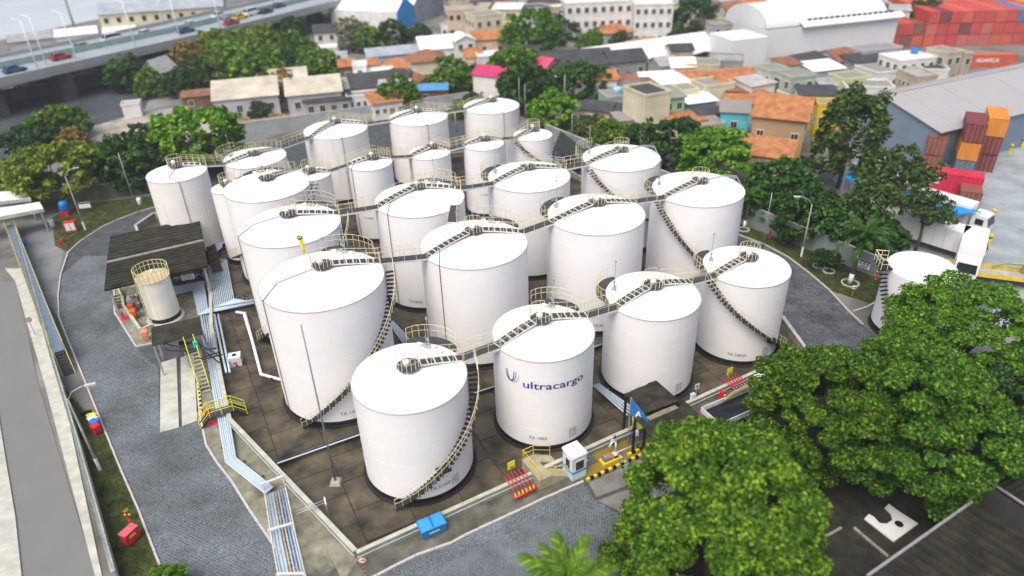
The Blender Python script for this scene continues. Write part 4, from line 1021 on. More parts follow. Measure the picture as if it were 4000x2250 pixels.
p = at(520, 1162, 1.2); t = thing('traffic_cone', 'orange traffic cone standing on the grey tote tank', 'traffic cone', (p.x, p.y, 1.17))
MB().box((0, 0, .02), (.34, .34, .04)).obj('cone_base', BLACK, t); MB().lathe([(.15, .04), (.025, .62), (0, .63)], 16).obj('cone_body', ORANGE, t, True); MB().lathe([(.106, .27), (.075, .42)], 16).obj('cone_stripe', WPLAST, t, True)
def bin_(label, px, mat, rz=.3, h=1.0, text=None, group=None):
    o = at(*px); t = thing('wheeled_bin', label, 'bin', (o.x, o.y, .05), rz, group)
    a = [(-.24, -.26, .08), (.24, -.26, .08), (.24, .2, .08), (-.24, .2, .08)]; b = [(-.29, -.34, h), (.29, -.34, h), (.29, .3, h), (-.29, .3, h)]
    MB().loft([Vector(p) for p in a], [Vector(p) for p in b]).obj('bin_body', mat, t)
    a = [(-.31, -.36, h), (.31, -.36, h), (.31, .34, h), (-.31, .34, h)]; b = [(-.27, -.32, h + .08), (.27, -.32, h + .08), (.27, .3, h + .1), (-.27, .3, h + .1)]
    MB().loft([Vector(p) for p in a], [Vector(p) for p in b]).obj('lid', mat, t)
    for s in (-.2, .2): MB().tube([(s - .03, .24, .1), (s + .03, .24, .1)], .1, 10).obj('wheel', TYRE, t)
    if text: o = ob('lettering', text_mesh(text, .16, WPLAST, bold=.004), t); o.location = (0, -.325, .75)
    return t
bin_('orange bin nearest the grey tote tank inside the low wall', (519, 1222), ORANGE, .3, group='orange bins by the ladder tank')
bin_('orange bin in front of another, inside the low wall by the ladder tank', (528, 1245), ORANGE, .35, group='orange bins by the ladder tank')
bin_('pale orange bin outside the low wall corner by the small canopy', (574, 1328), M('orange_pale', (.72, .26, .10), .5, .1, 3), .4, text='LIXO')
for k, (nm, mt_, px) in enumerate((('yellow', YEL, (371, 1652)), ('white', WPLAST, (374, 1664)), ('blue', BLUEP, (379, 1677)), ('red', RED, (384, 1694)))):
    bin_(nm + ' recycling bin in the row on the left lawn strip', px, mt_, R(60), .85, group='recycling bins on the lawn strip')
p = at(354, 1650); t = thing('bin_sign', 'small dark board behind the recycling bins on the lawn strip', 'sign', (p.x, p.y, .05), R(20)); MB().box((0, 0, 1.0), (.9, .05, .5)).obj('panel', BLACK, t); MB().box((0, 0, .4), (.07, .06, .8)).obj('sign_post', STEEL, t)
def hydrant(label, px, s=1.0, cap=None, pad=None, rz=0):
    o = at(*px); t = thing('fire_hydrant', label, 'fire hydrant', (o.x, o.y, .06), rz)
    MB().lathe([(.14, 0), (.14, .05), (.08, .06), (.08, .85), (.12, .88), (.12, .95), (.05, 1.05), (0, 1.06)], 14).obj('hydrant_body', RED, t, True)
    MB().tube([(-.22, 0, .62), (.22, 0, .62)], .06, 8).obj('outlet', cap or RED, t); MB().lathe([(.14, 1.06), (.16, 1.08), (.14, 1.1)], 10).obj('hand_wheel', cap or RED, t)
    return t
hydrant('red hydrant with yellow wheel on the left lawn strip above the red cabinet', (508, 2035), cap=YEL)
hydrant('red hydrant at the perimeter wall among the small trees', (3005, 930))
hydrant('red hydrant with yellow cap beside the far right tank', (3418, 1095), cap=YEL)
hydrant('red hydrant standing on a pink painted patch beside the pad wall', (487, 1252))
sheet('hydrant_patch', XY([(470, 1240), (500, 1232), (506, 1248), (478, 1262)]), .10, M('pink_paint', (.55, .06, .12), .7, .2, 2), .05)
p = at(520, 2115); t = thing('hose_cabinet', 'red hose cabinet with yellow label on the left lawn strip', 'cabinet', (p.x, p.y, .06), R(65))
MB().box((0, 0, .62), (1.05, .6, .95)).obj('cabinet_body', RED, t); MB().box((0, 0, 1.12), (1.12, .68, .06)).obj('cabinet_lid', M('pink_red', (.62, .10, .15), .45, .1, 2), t); MB().box((0, -.305, .75), (.5, .012, .22)).obj('label_plate', YEL, t)
for s in (-.45, .45): MB().box((s, 0, .08), (.08, .5, .16)).obj('cabinet_foot', BLACK, t)
p = at(822, 1640); t = thing('fire_box', 'red fire point box beside the stile on yellow pavement', 'cabinet', (p.x, p.y, .07), R(20))
MB().box((0, 0, .55), (.5, .35, 1.1)).obj('cabinet_body', RED, t); MB().box((.2, -.5, .02), (1.0, .9, .03)).obj('pink_pad', M('pink_paint', (.55, .06, .12)), t); MB().box((0, -.18, .7), (.3, .02, .3)).obj('cabinet_door', M('pink_red', (.62, .10, .15)), t)
# hydrant manifolds with hoses over the wall
def manifold(label, px, rz, sign_label):
    o = at(*px); t = thing('foam_manifold', label, 'fire manifold', (o.x, o.y, .06), rz)
    MB().tube([(-.95, 0, .42), (.95, 0, .42)], .10, 10).obj('header_pipe', RED, t, True); MB().cyl((0, 0, 0), .12, .42, 10).obj('riser', RED, t)
    for k in range(6):
        xx = -.78 + .31 * k
        MB().tube([(xx, .0, .5), (xx, .12, .75)], .075, 8).obj('valve', M('valve_yellow', (.75, .42, .02), .5, .1, 3), t)
        MB().tube([(xx, .12, .75), (xx, .45, .95), (xx - .02, 1.35, 1.02), (xx - .04, 1.75, 1.1)], .045, 6).obj('hose_pipe', RED, t, True)
        MB().tube([(xx, .5, .955), (xx, .62, .97)], .055, 6).obj('coupling', STEEL, t)
    p = t.matrix_basis @ Vector((0, 1.9, 0)) if False else None
    e = Vector((-math.sin(rz), math.cos(rz), 0)); q = Vector((o.x, o.y, 0)) + e * 2.0
    s = thing('notice_sign', sign_label, 'sign', (q.x, q.y, .85), rz); MB().box((0, 0, .75), (.62, .03, .75)).obj('panel', M('sign_yellow', (.78, .68, .02), .5, .06, 2), s); MB().box((.05, -.02, .52), (.34, .006, .1)).obj('print_line', BLACK, s); MB().bar((0, 0.02, 0), (0, .02, .5), .05).obj('sign_post', STEEL, s)
manifold('red foam manifold with six hose pipes reaching over the front wall', (2052, 1944), R(29), 'yellow sign on the front wall beside the concrete stair')
manifold('red foam manifold with six pipes beside the flatbed truck', (2905, 1556), R(27), 'yellow sign on the front wall above the truck')
p = at(2818, 1572); t = thing('hydrant_box', 'square red hydrant post on a red painted patch beside the yellow pad', 'fire hydrant', (p.x, p.y, .065), R(28))
MB().box((0, 0, .6), (.42, .36, 1.2)).obj('cabinet_body', RED, t); MB().lathe([(.0, 0), (.1, 0), (.1, .03), (0, .03)], 12, (0, -.2, .9)).obj('dial', WPLAST, t)
sheet('hydrant_patch', XY([(2790, 1582), (2830, 1560), (2852, 1582), (2820, 1600)]), .10, M('red_floor', (.55, .025, .05), .6, .2, 2), .06)
p = at(2702, 1585); t = thing('junction_box', 'pale grey electrical box at the wall end by the canopy', 'electrical box', (p.x, p.y, .06), R(28)); MB().box((0, 0, .75), (.38, .3, .9)).obj('cabinet_body', WPLAST, t); MB().box((0, 0, 1.22), (.44, .36, .05)).obj('cabinet_lid', PIPE, t); MB().box((0, 0, .15), (.1, .1, .3)).obj('pedestal', STEEL, t)
p = at(2716, 1562); t = thing('notice_sign', 'small white sign on a post above the pale electrical box', 'sign', (p.x, p.y, .03), R(24)); MB().box((0, 0, 1.45), (.42, .03, .55)).obj('panel', WPLAST, t); MB().bar((0, .02, 0), (0, .02, 1.2), .05).obj('sign_post', STEEL, t); MB().box((0, -.02, 1.45), (.26, .005, .3)).obj('print_line', GREYT, t)
# guard booth
p = at(2243, 1850); t = thing('guard_booth', 'white guard booth with a blue band at the corner of the front pavement', 'guard booth', (p.x, p.y, .07), R(29)); W_, D_, H_ = 1.25, 1.35, 2.35
MB().box((0, 0, H_ / 2), (W_, D_, H_)).obj('booth_body', M('booth_paint', (.60, .68, .74), .35, .06, 1.5), t)
MB().box((0, 0, .78), (W_ + .03, D_ + .03, .2)).obj('blue_band', M('booth_blue', (.02, .26, .62), .4, .05, 2), t)
MB().loft([Vector((sx * .70, sy * .75, H_ - .02)) for sx, sy in ((-1, -1), (1, -1), (1, 1), (-1, 1))], [Vector((sx * .62, sy * .67, H_ + .16)) for sx, sy in ((-1, -1), (1, -1), (1, 1), (-1, 1))]).obj('booth_roof', WPLAST, t)
for k in range(4): MB().box((-.0, -.42 + .26 * k, H_ + .165), (.95, .09, .05)).obj('roof_rib', M('booth_rib', (.50, .53, .56), .4, .05, 2), t)
for c, sz, rz in (((0, -D_ / 2 - .012, 1.42), (.86, .03, 1.0), 0), ((-W_ / 2 - .012, -.05, 1.42), (.03, .62, 1.05), 0), ((W_ / 2 + .012, 0, 1.42), (.03, .8, 1.0), 0)):
    f = MB().box(c, sz).obj('window', WPLAST, t); g = [s * .84 if s > .1 else s + .012 for s in sz]; MB().box(c, g).obj('pane', GLASS, f)
MB().box((W_ / 2 + .2, -.1, 1.05), (.4, .5, .05)).obj('counter', M('booth_paint', (.60, .68, .74)), t)
# concrete stair over the front wall
p = at(2112, 1884); t = thing('wall_stair', 'concrete stair with yellow handrail climbing over the front wall', 'stair', (p.x, p.y, .05), R(29)); CS = M('stair_concrete', (.34, .32, .22), .85, .2, 1.5, bump=.2, bscale=12)
MB().box((0, .6, .5), (1.0, 2.6, .98)).obj('landing', CS, t)
for k in range(6):
    MB().box((.63 + .26 * k, -.25, .45 - .075 * k), (.26, .9, .9 - .15 * k)).obj('tread', CS, t); MB().box((.63 + .26 * k, 1.45, .45 - .075 * k), (.26, .9, .9 - .15 * k)).obj('tread', CS, t)
rp = MB(); rail(rp, [(-.45, 1.85, .99), (-.45, -.65, .99)], 1.0, 1.2, .03); rp.obj('handrail', YEL, t)
rp = MB(); rail(rp, [(.45, -.65, .99), (2.0, -.65, .2)], .95, 1.2, .03); rp.obj('handrail', YEL, t); rp = MB(); rail(rp, [(-.45, 1.85, .99), (.5, 1.85, .99), (2.0, 1.85, .2)], .95, 1.2, .03); rp.obj('handrail', YEL, t)
# waste skip
p = at(1690, 2082); t = thing('waste_skip', 'blue waste skip with two domed lids on the front pavement', 'skip', (p.x, p.y, .08), R(27)); SB = M('skip_blue', (.03, .20, .50), .5, .15, 3)
a = [(-.82, -.42, .14), (.82, -.42, .14), (.82, .42, .14), (-.82, .42, .14)]; b = [(-.95, -.55, 1.0), (.95, -.55, 1.0), (.95, .55, 1.0), (-.95, .55, 1.0)]
MB().loft([Vector(q) for q in a], [Vector(q) for q in b]).obj('skip_body', SB, t)
for s in (-1, 1):
    V = [(s * .47 - .45, -.56, 1.02), (s * .47 + .45, -.56, 1.02), (s * .47 + .45, .56, 1.06), (s * .47 - .45, .56, 1.06)]; U = [(s * .47 - .38, -.4, 1.14), (s * .47 + .38, -.4, 1.14), (s * .47 + .38, .4, 1.24), (s * .47 - .38, .4, 1.24)]
    MB().loft([Vector(q) for q in V], [Vector(q) for q in U]).obj('lid', M('skip_lid', (.03, .27, .58), .4, .15, 2), t)
for sx in (-.7, .7):
    for sy in (-.3, .3): MB().tube([(sx - .04, sy, .07), (sx + .04, sy, .07)], .07, 8).obj('wheel', TYRE, t)
MB().box((0, -.53, .62), (.75, .01, .10)).obj('print_line', WPLAST, t)
# round road signs
def round_sign(label, px, h, r=.32, rz=0, arrow=True, striped=False, ring=RED, face=WPLAST):
    o = at(*px); t = thing('road_sign', label, 'road sign', (o.x, o.y, .05), rz)
    if striped:
        for k in range(8): MB().cyl((0, 0, h * k / 8), .04, h / 8, 8).obj('sign_post', BLACK if k % 2 else YEL, t)
    else: MB().cyl((0, 0, 0), .035, h, 8).obj('sign_post', STEEL, t)
    MB().tube([(0, -.05, h), (0, -.02, h)], r, 24).obj('sign_disc', ring, t); MB().tube([(0, -.058, h), (0, -.048, h)], r * .78, 24).obj('sign_face', face, t)
    if arrow:
        m = MB(); m.box((-.05, -.063, h), (.24, .006, .05)); m.add([(.05, -.064, h + .1), (.05, -.064, h - .1), (.2, -.064, h)], [(0, 1, 2)]); m.obj('arrow', BLACK, t)
    else:
        for g in (.785, -.785): MB().bar((-math.cos(g) * r * .7, -.063, h - math.sin(g) * r * .7), (math.cos(g) * r * .7, -.063, h + math.sin(g) * r * .7), .006, .05).obj('sign_stroke', ring, t)
    return t
round_sign('round red edged sign with black arrow at the corner of the front wall', (1428, 2250), 1.6, .30, R(5), striped=True)
round_sign('white round sign on a striped post on the right lawn', (3325, 1166), 1.35, .22, R(-10), striped=True, ring=WPLAST)
round_sign('round no stopping sign with a red cross on the left street pavement', (140, 1310), 1.9, .3, R(25), False, ring=M('sign_pink', (.55, .12, .16), .5, .1, 2), face=M('sign_grey', (.45, .42, .42), .5, .1, 2))
# wall notices
for lab, px, z in (('white notice with blue header on the perimeter wall by the palm', (3376, 1030), 1.35), ('white notice with pictures on the perimeter wall behind small trees', (3055, 893), 1.3)):
    p = at(*px, z); t = thing('wall_notice', lab, 'sign', (p.x - .05, p.y - .12, z), R(-56)); MB().box((0, 0, 0), (1.35, .05, .95)).obj('panel', WPLAST, t); MB().box((0, -.03, .36), (1.33, .01, .2)).obj('header', DBLUE, t)
    for k in range(3): MB().tube([(-.4 + .4 * k, -.045, .05), (-.4 + .4 * k, -.028, .05)], .15, 14).obj('pictogram', GREYT, t)
    MB().box((0, -.03, -.3), (.8, .01, .12)).obj('print_line', BLACK, t)
# pump on yellow pad
p = at(2385, 1800); t = thing('pump', 'white and orange pump on a bright yellow plinth in the pump pad', 'pump', (p.x, p.y, .07), R(26))
MB().box((0, 0, .11), (1.75, .72, .2)).obj('plinth', YEL, t); MB().tube([(-.72, 0, .48), (-.1, 0, .48)], .24, 16).obj('motor', M('motor_grey', (.20, .21, .22), .5, .15, 3), t)
fn = MB()
for k in range(6): fn.tube([(-.68 + .1 * k, 0, .48), (-.65 + .1 * k, 0, .48)], .265, 16)
o = fn.obj('motor_fin', STEEL, t); o['kind'] = 'stuff'
MB().lathe([(.0, 0), (.26, .02), (.26, .18), (0, .2)], 16, (.02, 0, .38)).obj('coupling_guard', ORANGE, t); MB().tube([(.2, 0, .5), (.62, 0, .5)], .2, 14).obj('pump_casing', WPLAST, t, True); MB().tube([(.42, 0, .6), (.42, 0, 1.05), (.55, .2, 1.3), (.75, .5, 1.35)], .09, 8).obj('discharge_pipe', STEEL, t, True)
MB().box((.45, 0, .28), (.3, .4, .16)).obj('pump_foot', BLACK, t)
o = at(2385, 1735); t = thing('pipe_line', 'thick white pipe with flanges running from the pump to the canopy', 'pipe', (o.x, o.y, 0))
MB().tube([at(2378, 1748, 1.1) - o, at(2395, 1722, 1.3) - o, at(2485, 1685, 1.3) - o], .10, 10).obj('pipe_body', STEEL, t, True); MB().lathe([(.1, -.05), (.17, -.04), (.17, .04), (.1, .05)], 12, at(2395, 1722, 1.3) - o).obj('flange', WPLAST, t); MB().box(at(2485, 1690, 1.2) - o, (.35, .35, .4)).obj('valve', WPLAST, t)
for u, v in ((2400, 1745), (2470, 1712)): q = at(u, v) - o; MB().box((q.x, q.y, .6), (.1, .1, 1.2)).obj('pipe_support', BLACK, t)
o = at(2440, 1780); t = thing('pipe_line', 'thin grey pipe low over the yellow pad behind the pump', 'pipe', (o.x, o.y, 0)); MB().tube([at(2390, 1775, .7) - o, at(2470, 1742, .7) - o, at(2510, 1722, .7) - o], .06, 8).obj('pipe_body', STEEL, t, True)
for u, v in ((2410, 1790), (2490, 1752)): q = at(u, v) - o; MB().box((q.x, q.y, .33), (.08, .08, .65)).obj('pipe_support', BLACK, t)
o = at(2446, 1828); t = thing('hand_trolley', 'blue tube trolley beside the striped kerb under the front tree', 'trolley', (o.x, o.y, .1), .5)
for s in (-.3, .3): MB().tube([(s, -.5, 0.1), (s, .3, .2), (s, .8, .9)], .03, 6).obj('frame_tube', BLUEP, t)
for k in range(3): MB().tube([(-.3, -.3 + .35 * k, .15 + .05 * k), (.3, -.3 + .35 * k, .15 + .05 * k)], .025, 5).obj('cross_tube', PIPE, t)
for s in (-.32, .32): MB().tube([(s - .03, .0, .1), (s + .03, 0, .1)], .12, 10).obj('wheel', TYRE, t)
o = at(2530, 1793); t = thing('gas_cylinder', 'blue cylinder lying at the pad edge beside the front tree', 'cylinder', (o.x, o.y, .12), .7); MB().tube([(-.5, 0, .15), (-.42, 0, .15), (.45, 0, .15), (.55, 0, .15)], .15, 12).obj('cylinder_body', BLUEP, t, True)
# ------------------------------------------------------------------ masts and lamps
o = at(1312, 1886); t = thing('light_mast', 'tall thin grey mast on a concrete block left of the front tank', 'mast', (o.x, o.y, 0))
MB().loft([Vector((sx * .42, sy * .42, .03)) for sx, sy in ((-1, -1), (1, -1), (1, 1), (-1, 1))], [Vector((sx * .32, sy * .32, .28)) for sx, sy in ((-1, -1), (1, -1), (1, 1), (-1, 1))]).obj('mast_base', CONC, t)
def zfor(px_base, v_top):
    b = at(*px_base); lo, hi = 0, 60
    for _ in range(40):
        m = (lo + hi) / 2
        if proj((b.x, b.y, m))[1] > v_top: lo = m
        else: hi = m
    return lo
hm = zfor((1312, 1886), 1268)
MB().tube([(0, 0, .28), (0, 0, hm * .5), (0, 0, hm)], .085, 8, True, .045).obj('mast_pole', M('mast_grey', (.17, .20, .23), .5, .1, 2), t, True); MB().lathe([(0, .14), (.08, .1), (.08, 0), (0, -.02)], 10, (0, 0, hm)).obj('mast_cap', WPLAST, t)
# windsock over the tank with the long mast
x, y, r, h = TK[5]; p = at(1188, 985, 14.2); t = thing('windsock', 'yellow windsock hanging on a cream pole over the left front tank roof', 'windsock', (p.x, p.y, 11.9))
q = Vector((0, 0, 2.3)); MB().tube([(.1, -.05, -.2), (.0, 0, 1.2), q], .035, 6).obj('sock_pole', CREAM, t)
MB().tube([(0, 0, 2.25), (-.05, .05, 2.7), (-.12, .12, 3.2), (-.16, .15, 3.55)], .10, 12, True, .20).obj('sock', M('sock_yellow', (.72, .60, .05), .7, .15, 3), t, True); MB().lathe([(.2, -.1), (.23, 0), (.2, .1)], 14, (-.16, .15, 3.5)).obj('sock_mouth', BROWN, t)
def lamp(label, base, vtop, arm, white=True, cat='street lamp', r=.11, h=None):
    o = at(*base); h = h or zfor(base, vtop); t = thing('street_lamp', label, cat, (o.x, o.y, .05))
    MB().tube([(0, 0, 0), (0, 0, h * .5), (0, 0, h)], r, 8, True, r * .6).obj('lamp_post', CONC if white else STEEL, t, True)
    if white: MB().cyl((0, 0, 0), r + .02, 1.25, 10).obj('painted_foot', WPLAST, t)
    if arm:
        a = Vector((arm[0], arm[1], 0)); MB().tube([(0, 0, h - .1), a * .3 + Vector((0, 0, h + .5)), a * .8 + Vector((0, 0, h + .75)), a + Vector((0, 0, h + .75))], .035, 6).obj('lamp_arm', STEEL, t, True)
        e = a.normalized(); MB().bar(a * .95 + Vector((0, 0, h + .74)), a + e * .65 + Vector((0, 0, h + .72)), .26, .12).obj('lamp_head', M('lamp_head', (.48, .52, .53), .4, .1, 2), t)
    return t
lamp('street lamp with white painted foot leaning arm over the left lawn strip', (392, 1838), 1560, (1.3, .55))
lamp('street lamp with white foot before the right perimeter wall', (3129, 1003), 800, (-1.3, .5))
lamp('thin grey pole beside the right cobbled road behind the stair tank', (2978, 968), 755, None, False, 'pole', .06)
lamp('street lamp with white foot on the left corner lawn', (335, 900), 690, (.9, .7))
lamp('tall thin pole crossing in front of the leftmost tank trees', (540, 835), 600, None, False, 'pole', .06)
lamp('grey lamp post between the middle and right back row tanks', (1782, 515), 440, (-.8, -.2), False)
lamp('tall pole at the parked car behind the right back row tank', (2052, 470), 330, None, False, 'pole', .07)
lamp('thin pole right of the far right back tank beside the car', (2030, 470), 300, None, False, 'pole', .07)
lamp('utility pole before the dark round trees right of the back tanks', (2205, 440), 290, None, True, 'pole', .14)
lamp('utility pole rising from the street trees behind the back row', (2030, 395), 270, None, True, 'pole', .14)
lamp('slim pole in front of the teal wall by the slim stair tank', (2233, 590), 445, None, False, 'pole', .06)
# raised gangway with yellow rails along the street wall
o = at(110, 1050); t = thing('raised_gangway', 'long blue gangway with yellow rails beside the street wall', 'gangway', (o.x, o.y, 0)); BD = M('gangway_blue', (.16, .20, .28), .6, .2, 2); z = 1.5
pts = [at(40, 880, z) - o, at(106, 1050, z) - o, at(163, 1200, z) - o, at(232, 1372, z) - o]
for a, b in zip(pts[:-1], pts[1:]): MB().bar(a, b, .95, .06).obj('deck', BD, t)
for s in (-1, 1):
    rr = MB(); e = (pts[-1] - pts[0]).normalized(); n_ = Vector((-e.y, e.x, 0)) * .52 * s; rail(rr, [p + n_ for p in pts], 1.0, 1.6, .04); rr.obj('railing', YG, t)
for a, b in zip(pts[:-1], pts[1:]):
    for f in (.2, .8): c = a.lerp(b, f); MB().box((c.x, c.y, z / 2), (.7, .1, z), math.atan2(e.y, e.x) + PI / 2).obj('gangway_leg', STEEL, t)
e2 = (pts[-1] - pts[-2]).normalized()
for k in range(8): c = pts[-1] + e2 * (.15 + .28 * k) * 1.0 - Vector((0, 0, .18 * (k + 1))); MB().box((c.x, c.y, c.z), (.24, .9, .04), math.atan2(e2.y, e2.x)).obj('tread', GRATE, t)
for s in (-1, 1):
    n_ = Vector((-e2.y, e2.x, 0)) * .5 * s; MB().bar(pts[-1] + n_, pts[-1] + e2 * 2.4 + n_ - Vector((0, 0, 1.5)), .06, .16).obj('stringer', YG, t)
# flat canopies and clutter at the far left
for lab, a, b, c, d, z in (('wide flat pale canopy at the left edge below the yellow tree', (-120, 830), (155, 790), (170, 815), (-120, 870), 3.3), ('pale flat roof behind the canopy at the left edge', (-120, 755), (95, 745), (120, 775), (-120, 800), 3.4)):
    P = [at(*q, z) for q in (a, b, c, d)]; o = P[0]; t = thing('flat_canopy', lab, 'canopy', (o.x, o.y, 0)); MB().prism([(p.x - o.x, p.y - o.y) for p in P], z - .45, z).obj('canopy_slab', CONCL, t); MB().prism([(p.x - o.x, p.y - o.y) for p in P], z, z + .05).obj('canopy_roof', M('canopy_white', (.66, .66, .63), .7, .1, 1), t)
    for p in P: MB().box(((p.x - o.x) * .95, (p.y - o.y) * .95, (z - .45) / 2), (.2, .2, z - .45)).obj('post', STEEL, t)
p = at(262, 838); t = thing('water_tank', 'blue water tank on a stand under the yellow tree at left', 'water tank', (p.x, p.y, .05)); MB().lathe([(.0, 2.0), (.5, 1.9), (.62, 1.6), (.66, .7), (.6, .6)], 18).obj('tank_body', BLUEP, t, True); MB().box((0, 0, .3), (1.2, 1.2, .6)).obj('stand', RED, t)
p = at(284, 905); t = thing('hose_cabinet', 'red cabinet with white doors on the left corner lawn', 'cabinet', (p.x, p.y, .06), R(18)); MB().box((0, 0, .75), (1.35, .7, 1.4)).obj('cabinet_body', RED, t)
for s in (-.3, .3): MB().box((s, -.36, .8), (.52, .03, 1.05)).obj('cabinet_door', WPLAST, t)
p = at(245, 965); t = thing('foam_monitor', 'red foam monitor on legs at the lawn corner by the left road', 'fire monitor', (p.x, p.y, .05)); 
for g in (0, 2.1, 4.2): MB().tube([(.5 * math.cos(g), .5 * math.sin(g), 0), (0, 0, .9)], .05, 6).obj('leg', RED, t)
MB().tube([(-.3, 0, .8), (.1, 0, 1.0), (.6, .1, 1.35)], .09, 8, True, .06).obj('nozzle', RED, t, True)
for lab, px, mt_ in (('white drum on the paved corner near the left canopy', (207, 885), WPLAST), ('blue drum beside the long gangway at left', (98, 960), BLUEP), ('pale box beside the lawn at the left wall', (548, 798), WPLAST)):
    p = at(*px); t = thing('drum', lab, 'drum', (p.x, p.y, .05)); MB().lathe([(.29, 0), (.3, .02), (.3, .3), (.31, .31), (.3, .33), (.3, .62), (.31, .63), (.3, .65), (.3, .88), (.27, .9), (0, .9)], 18).obj('drum_body', mt_, t, True); MB().cyl((.15, 0, .9), .04, .03, 8).obj('bung', BLACK, t)
p = at(332, 803, 1.2); t = thing('wall_notice', 'white notice with blue header on the mossy wall at the left', 'sign', (p.x, p.y - .1, 1.3), R(12)); MB().box((0, 0, 0), (1.5, .05, .85)).obj('panel', WPLAST, t); MB().box((0, -.03, .3), (1.48, .01, .2)).obj('header', DBLUE, t)
# kneeling yellow valve marker and tree guard rings on the right lawn
for i, (lab, px) in enumerate((('white stone ring round the left palm foot behind the stair tank', (2905, 900)), ('white stone ring under the small bush nearest the lamp', (3197, 1042)), ('white stone ring under the second small bush', (3236, 1062)), ('large white stone ring round the big palm foot', (3320, 1110)))):
    p = at(*px); t = thing('stone_ring', lab, 'planting ring', (p.x, p.y, .05), 0, 'white stone rings round trees'); rr = .85 if i == 3 else .62
    for k in range(14): a = k * PI / 7; MB().box((0, 0, .07), (.3 * rr / .62 * .9, .16, .16), 0).obj('ring_stone', KERBW, t).matrix_local = Matrix.Translation((rr * math.cos(a), rr * math.sin(a), 0)) @ Matrix.Rotation(a + PI / 2, 4, 'Z')
# ------------------------------------------------------------------ trees
def crown_mesh(name, seed, Rr, sq, nleaf, leaf, nb=14, spread=.62, flat=False, blobr=(.34, .52), sub=.16, core=.80, dens=1.7):
    """leaf faces on a cluster of uneven clumps"""
    g = np.random.default_rng(seed); B = []
    for k in range(nb):
        a = g.uniform(0, 2 * PI); zz = g.uniform(-.55, 1); q = math.sqrt(max(0, 1 - zz * zz)) * spread * g.uniform(.7, 1.1)
        B.append((q * math.cos(a), q * math.sin(a), zz * spread, g.uniform(*blobr)))
    B.append((0, 0, .08, core)); B = np.array(B)
    # second level: small clumps spread evenly over the skin of the big ones, leaves fill the small clumps
    SCn, SR = [], []
    for x_, y_, z_, r_ in B:
        m = max(8, int(dens * (r_ / sub) ** 2)); k_ = np.arange(m) + g.uniform(0, 1); ph = k_ * 2.39996 + g.uniform(0, 6); zz = 1 - 1.75 * k_ / m; q = np.sqrt(np.clip(1 - zz * zz, 0, 1))
        D_ = np.stack([q * np.cos(ph), q * np.sin(ph), zz], 1) + g.normal(0, .10, (m, 3)); SCn.append(np.array([x_, y_, z_]) + D_ * (r_ * g.uniform(.80, 1.06, m))[:, None]); SR.append(sub * g.uniform(.55, 1.45, m))
    SCn = np.concatenate(SCn); SR = np.concatenate(SR)
    dist = np.linalg.norm(SCn[:, None, :] - B[None, :, :3], axis=2) / B[None, :, 3]; ok = dist.min(1) > .74; SCn, SR = SCn[ok], SR[ok]
    w2 = SR ** 1.6; idx = g.choice(len(SCn), size=int(nleaf * 1.5), p=w2 / w2.sum())
    d = g.normal(size=(len(idx), 3)); d /= np.linalg.norm(d, axis=1)[:, None]
    P = SCn[idx] + d * (SR[idx] * g.beta(3.5, 1.2, len(idx)))[:, None] * np.array([1.15, 1.15, .8])
    dist = np.linalg.norm(P[:, None, :] - B[None, :, :3], axis=2) / B[None, :, 3]
    keep = (dist.min(1) > .66) & ~((d[:, 2] < -.6) & (g.random(len(idx)) < .6))
    P, d = P[keep][:nleaf], d[keep][:nleaf]; n = len(P)
    nrm = d * .45 + g.normal(size=(n, 3)) * .55 + np.array([0, 0, .6]); nrm /= np.linalg.norm(nrm, axis=1)[:, None]
    t = np.cross(nrm, g.normal(size=(n, 3))); t /= np.linalg.norm(t, axis=1)[:, None]; b = np.cross(nrm, t)
    L = (leaf * g.uniform(.65, 1.35, n))[:, None]; C = P * np.array([Rr, Rr, Rr * sq])
    V = np.stack([C - t * L * .5, C + b * L * .32 - nrm * L * .06, C + t * L * .5, C - b * L * .32 - nrm * L * .06], 1)
    F = np.arange(4 * n).reshape(-1, 4); me = bpy.data.meshes.new(name); me.vertices.add(4 * n); me.vertices.foreach_set('co', V.astype(np.float32).ravel()); me.loops.add(4 * n)
    me.loops.foreach_set('vertex_index', F.ravel().astype(np.int32)); me.polygons.add(n); me.polygons.foreach_set('loop_start', np.arange(0, 4 * n, 4, dtype=np.int32)); me.update(calc_edges=True)
    me.materials.append(BARK); return me
LD = LEAF('leaf_dark', (.008, .030, .006), (.027, .085, .012), (.10, .22, .03), .3)
LM = LEAF('leaf_mid', (.018, .056, .005), (.085, .20, .012), (.32, .46, .035), .36)
LB = LEAF('leaf_bright', (.035, .11, .006), (.10, .25, .014), (.28, .46, .03), .35)
LY = LEAF('leaf_yellow_green', (.06, .11, .008), (.17, .26, .015), (.38, .44, .05), .35)
LO = LEAF('leaf_orange', (.12, .08, .02), (.26, .18, .04), (.42, .30, .08))
LP = LEAF('leaf_pale', (.09, .12, .05), (.19, .22, .10), (.32, .33, .18))
LV = LEAF('leaf_olive', (.02, .045, .010), (.062, .115, .020), (.16, .24, .045), .35)
LM2 = LEAF('leaf_mid_two', (.016, .056, .006), (.068, .185, .013), (.25, .42, .035), .36)
PROTO = {'mid': [crown_mesh('crown', 20 + i, 1.0, .86, 4600, .145, 15) for i in range(4)], 'far': [crown_mesh('crown', 40 + i, 1.0, .9, 2300, .19, 13) for i in range(4)],
         'airy': [crown_mesh('crown', 60 + i, 1.0, .85, 1900, .15, 18, .7, blobr=(.24, .36), core=.35, dens=.6) for i in range(2)], 'tall': [crown_mesh('crown', 70 + i, 1.0, 1.45, 4600, .15, 18) for i in range(2)]}
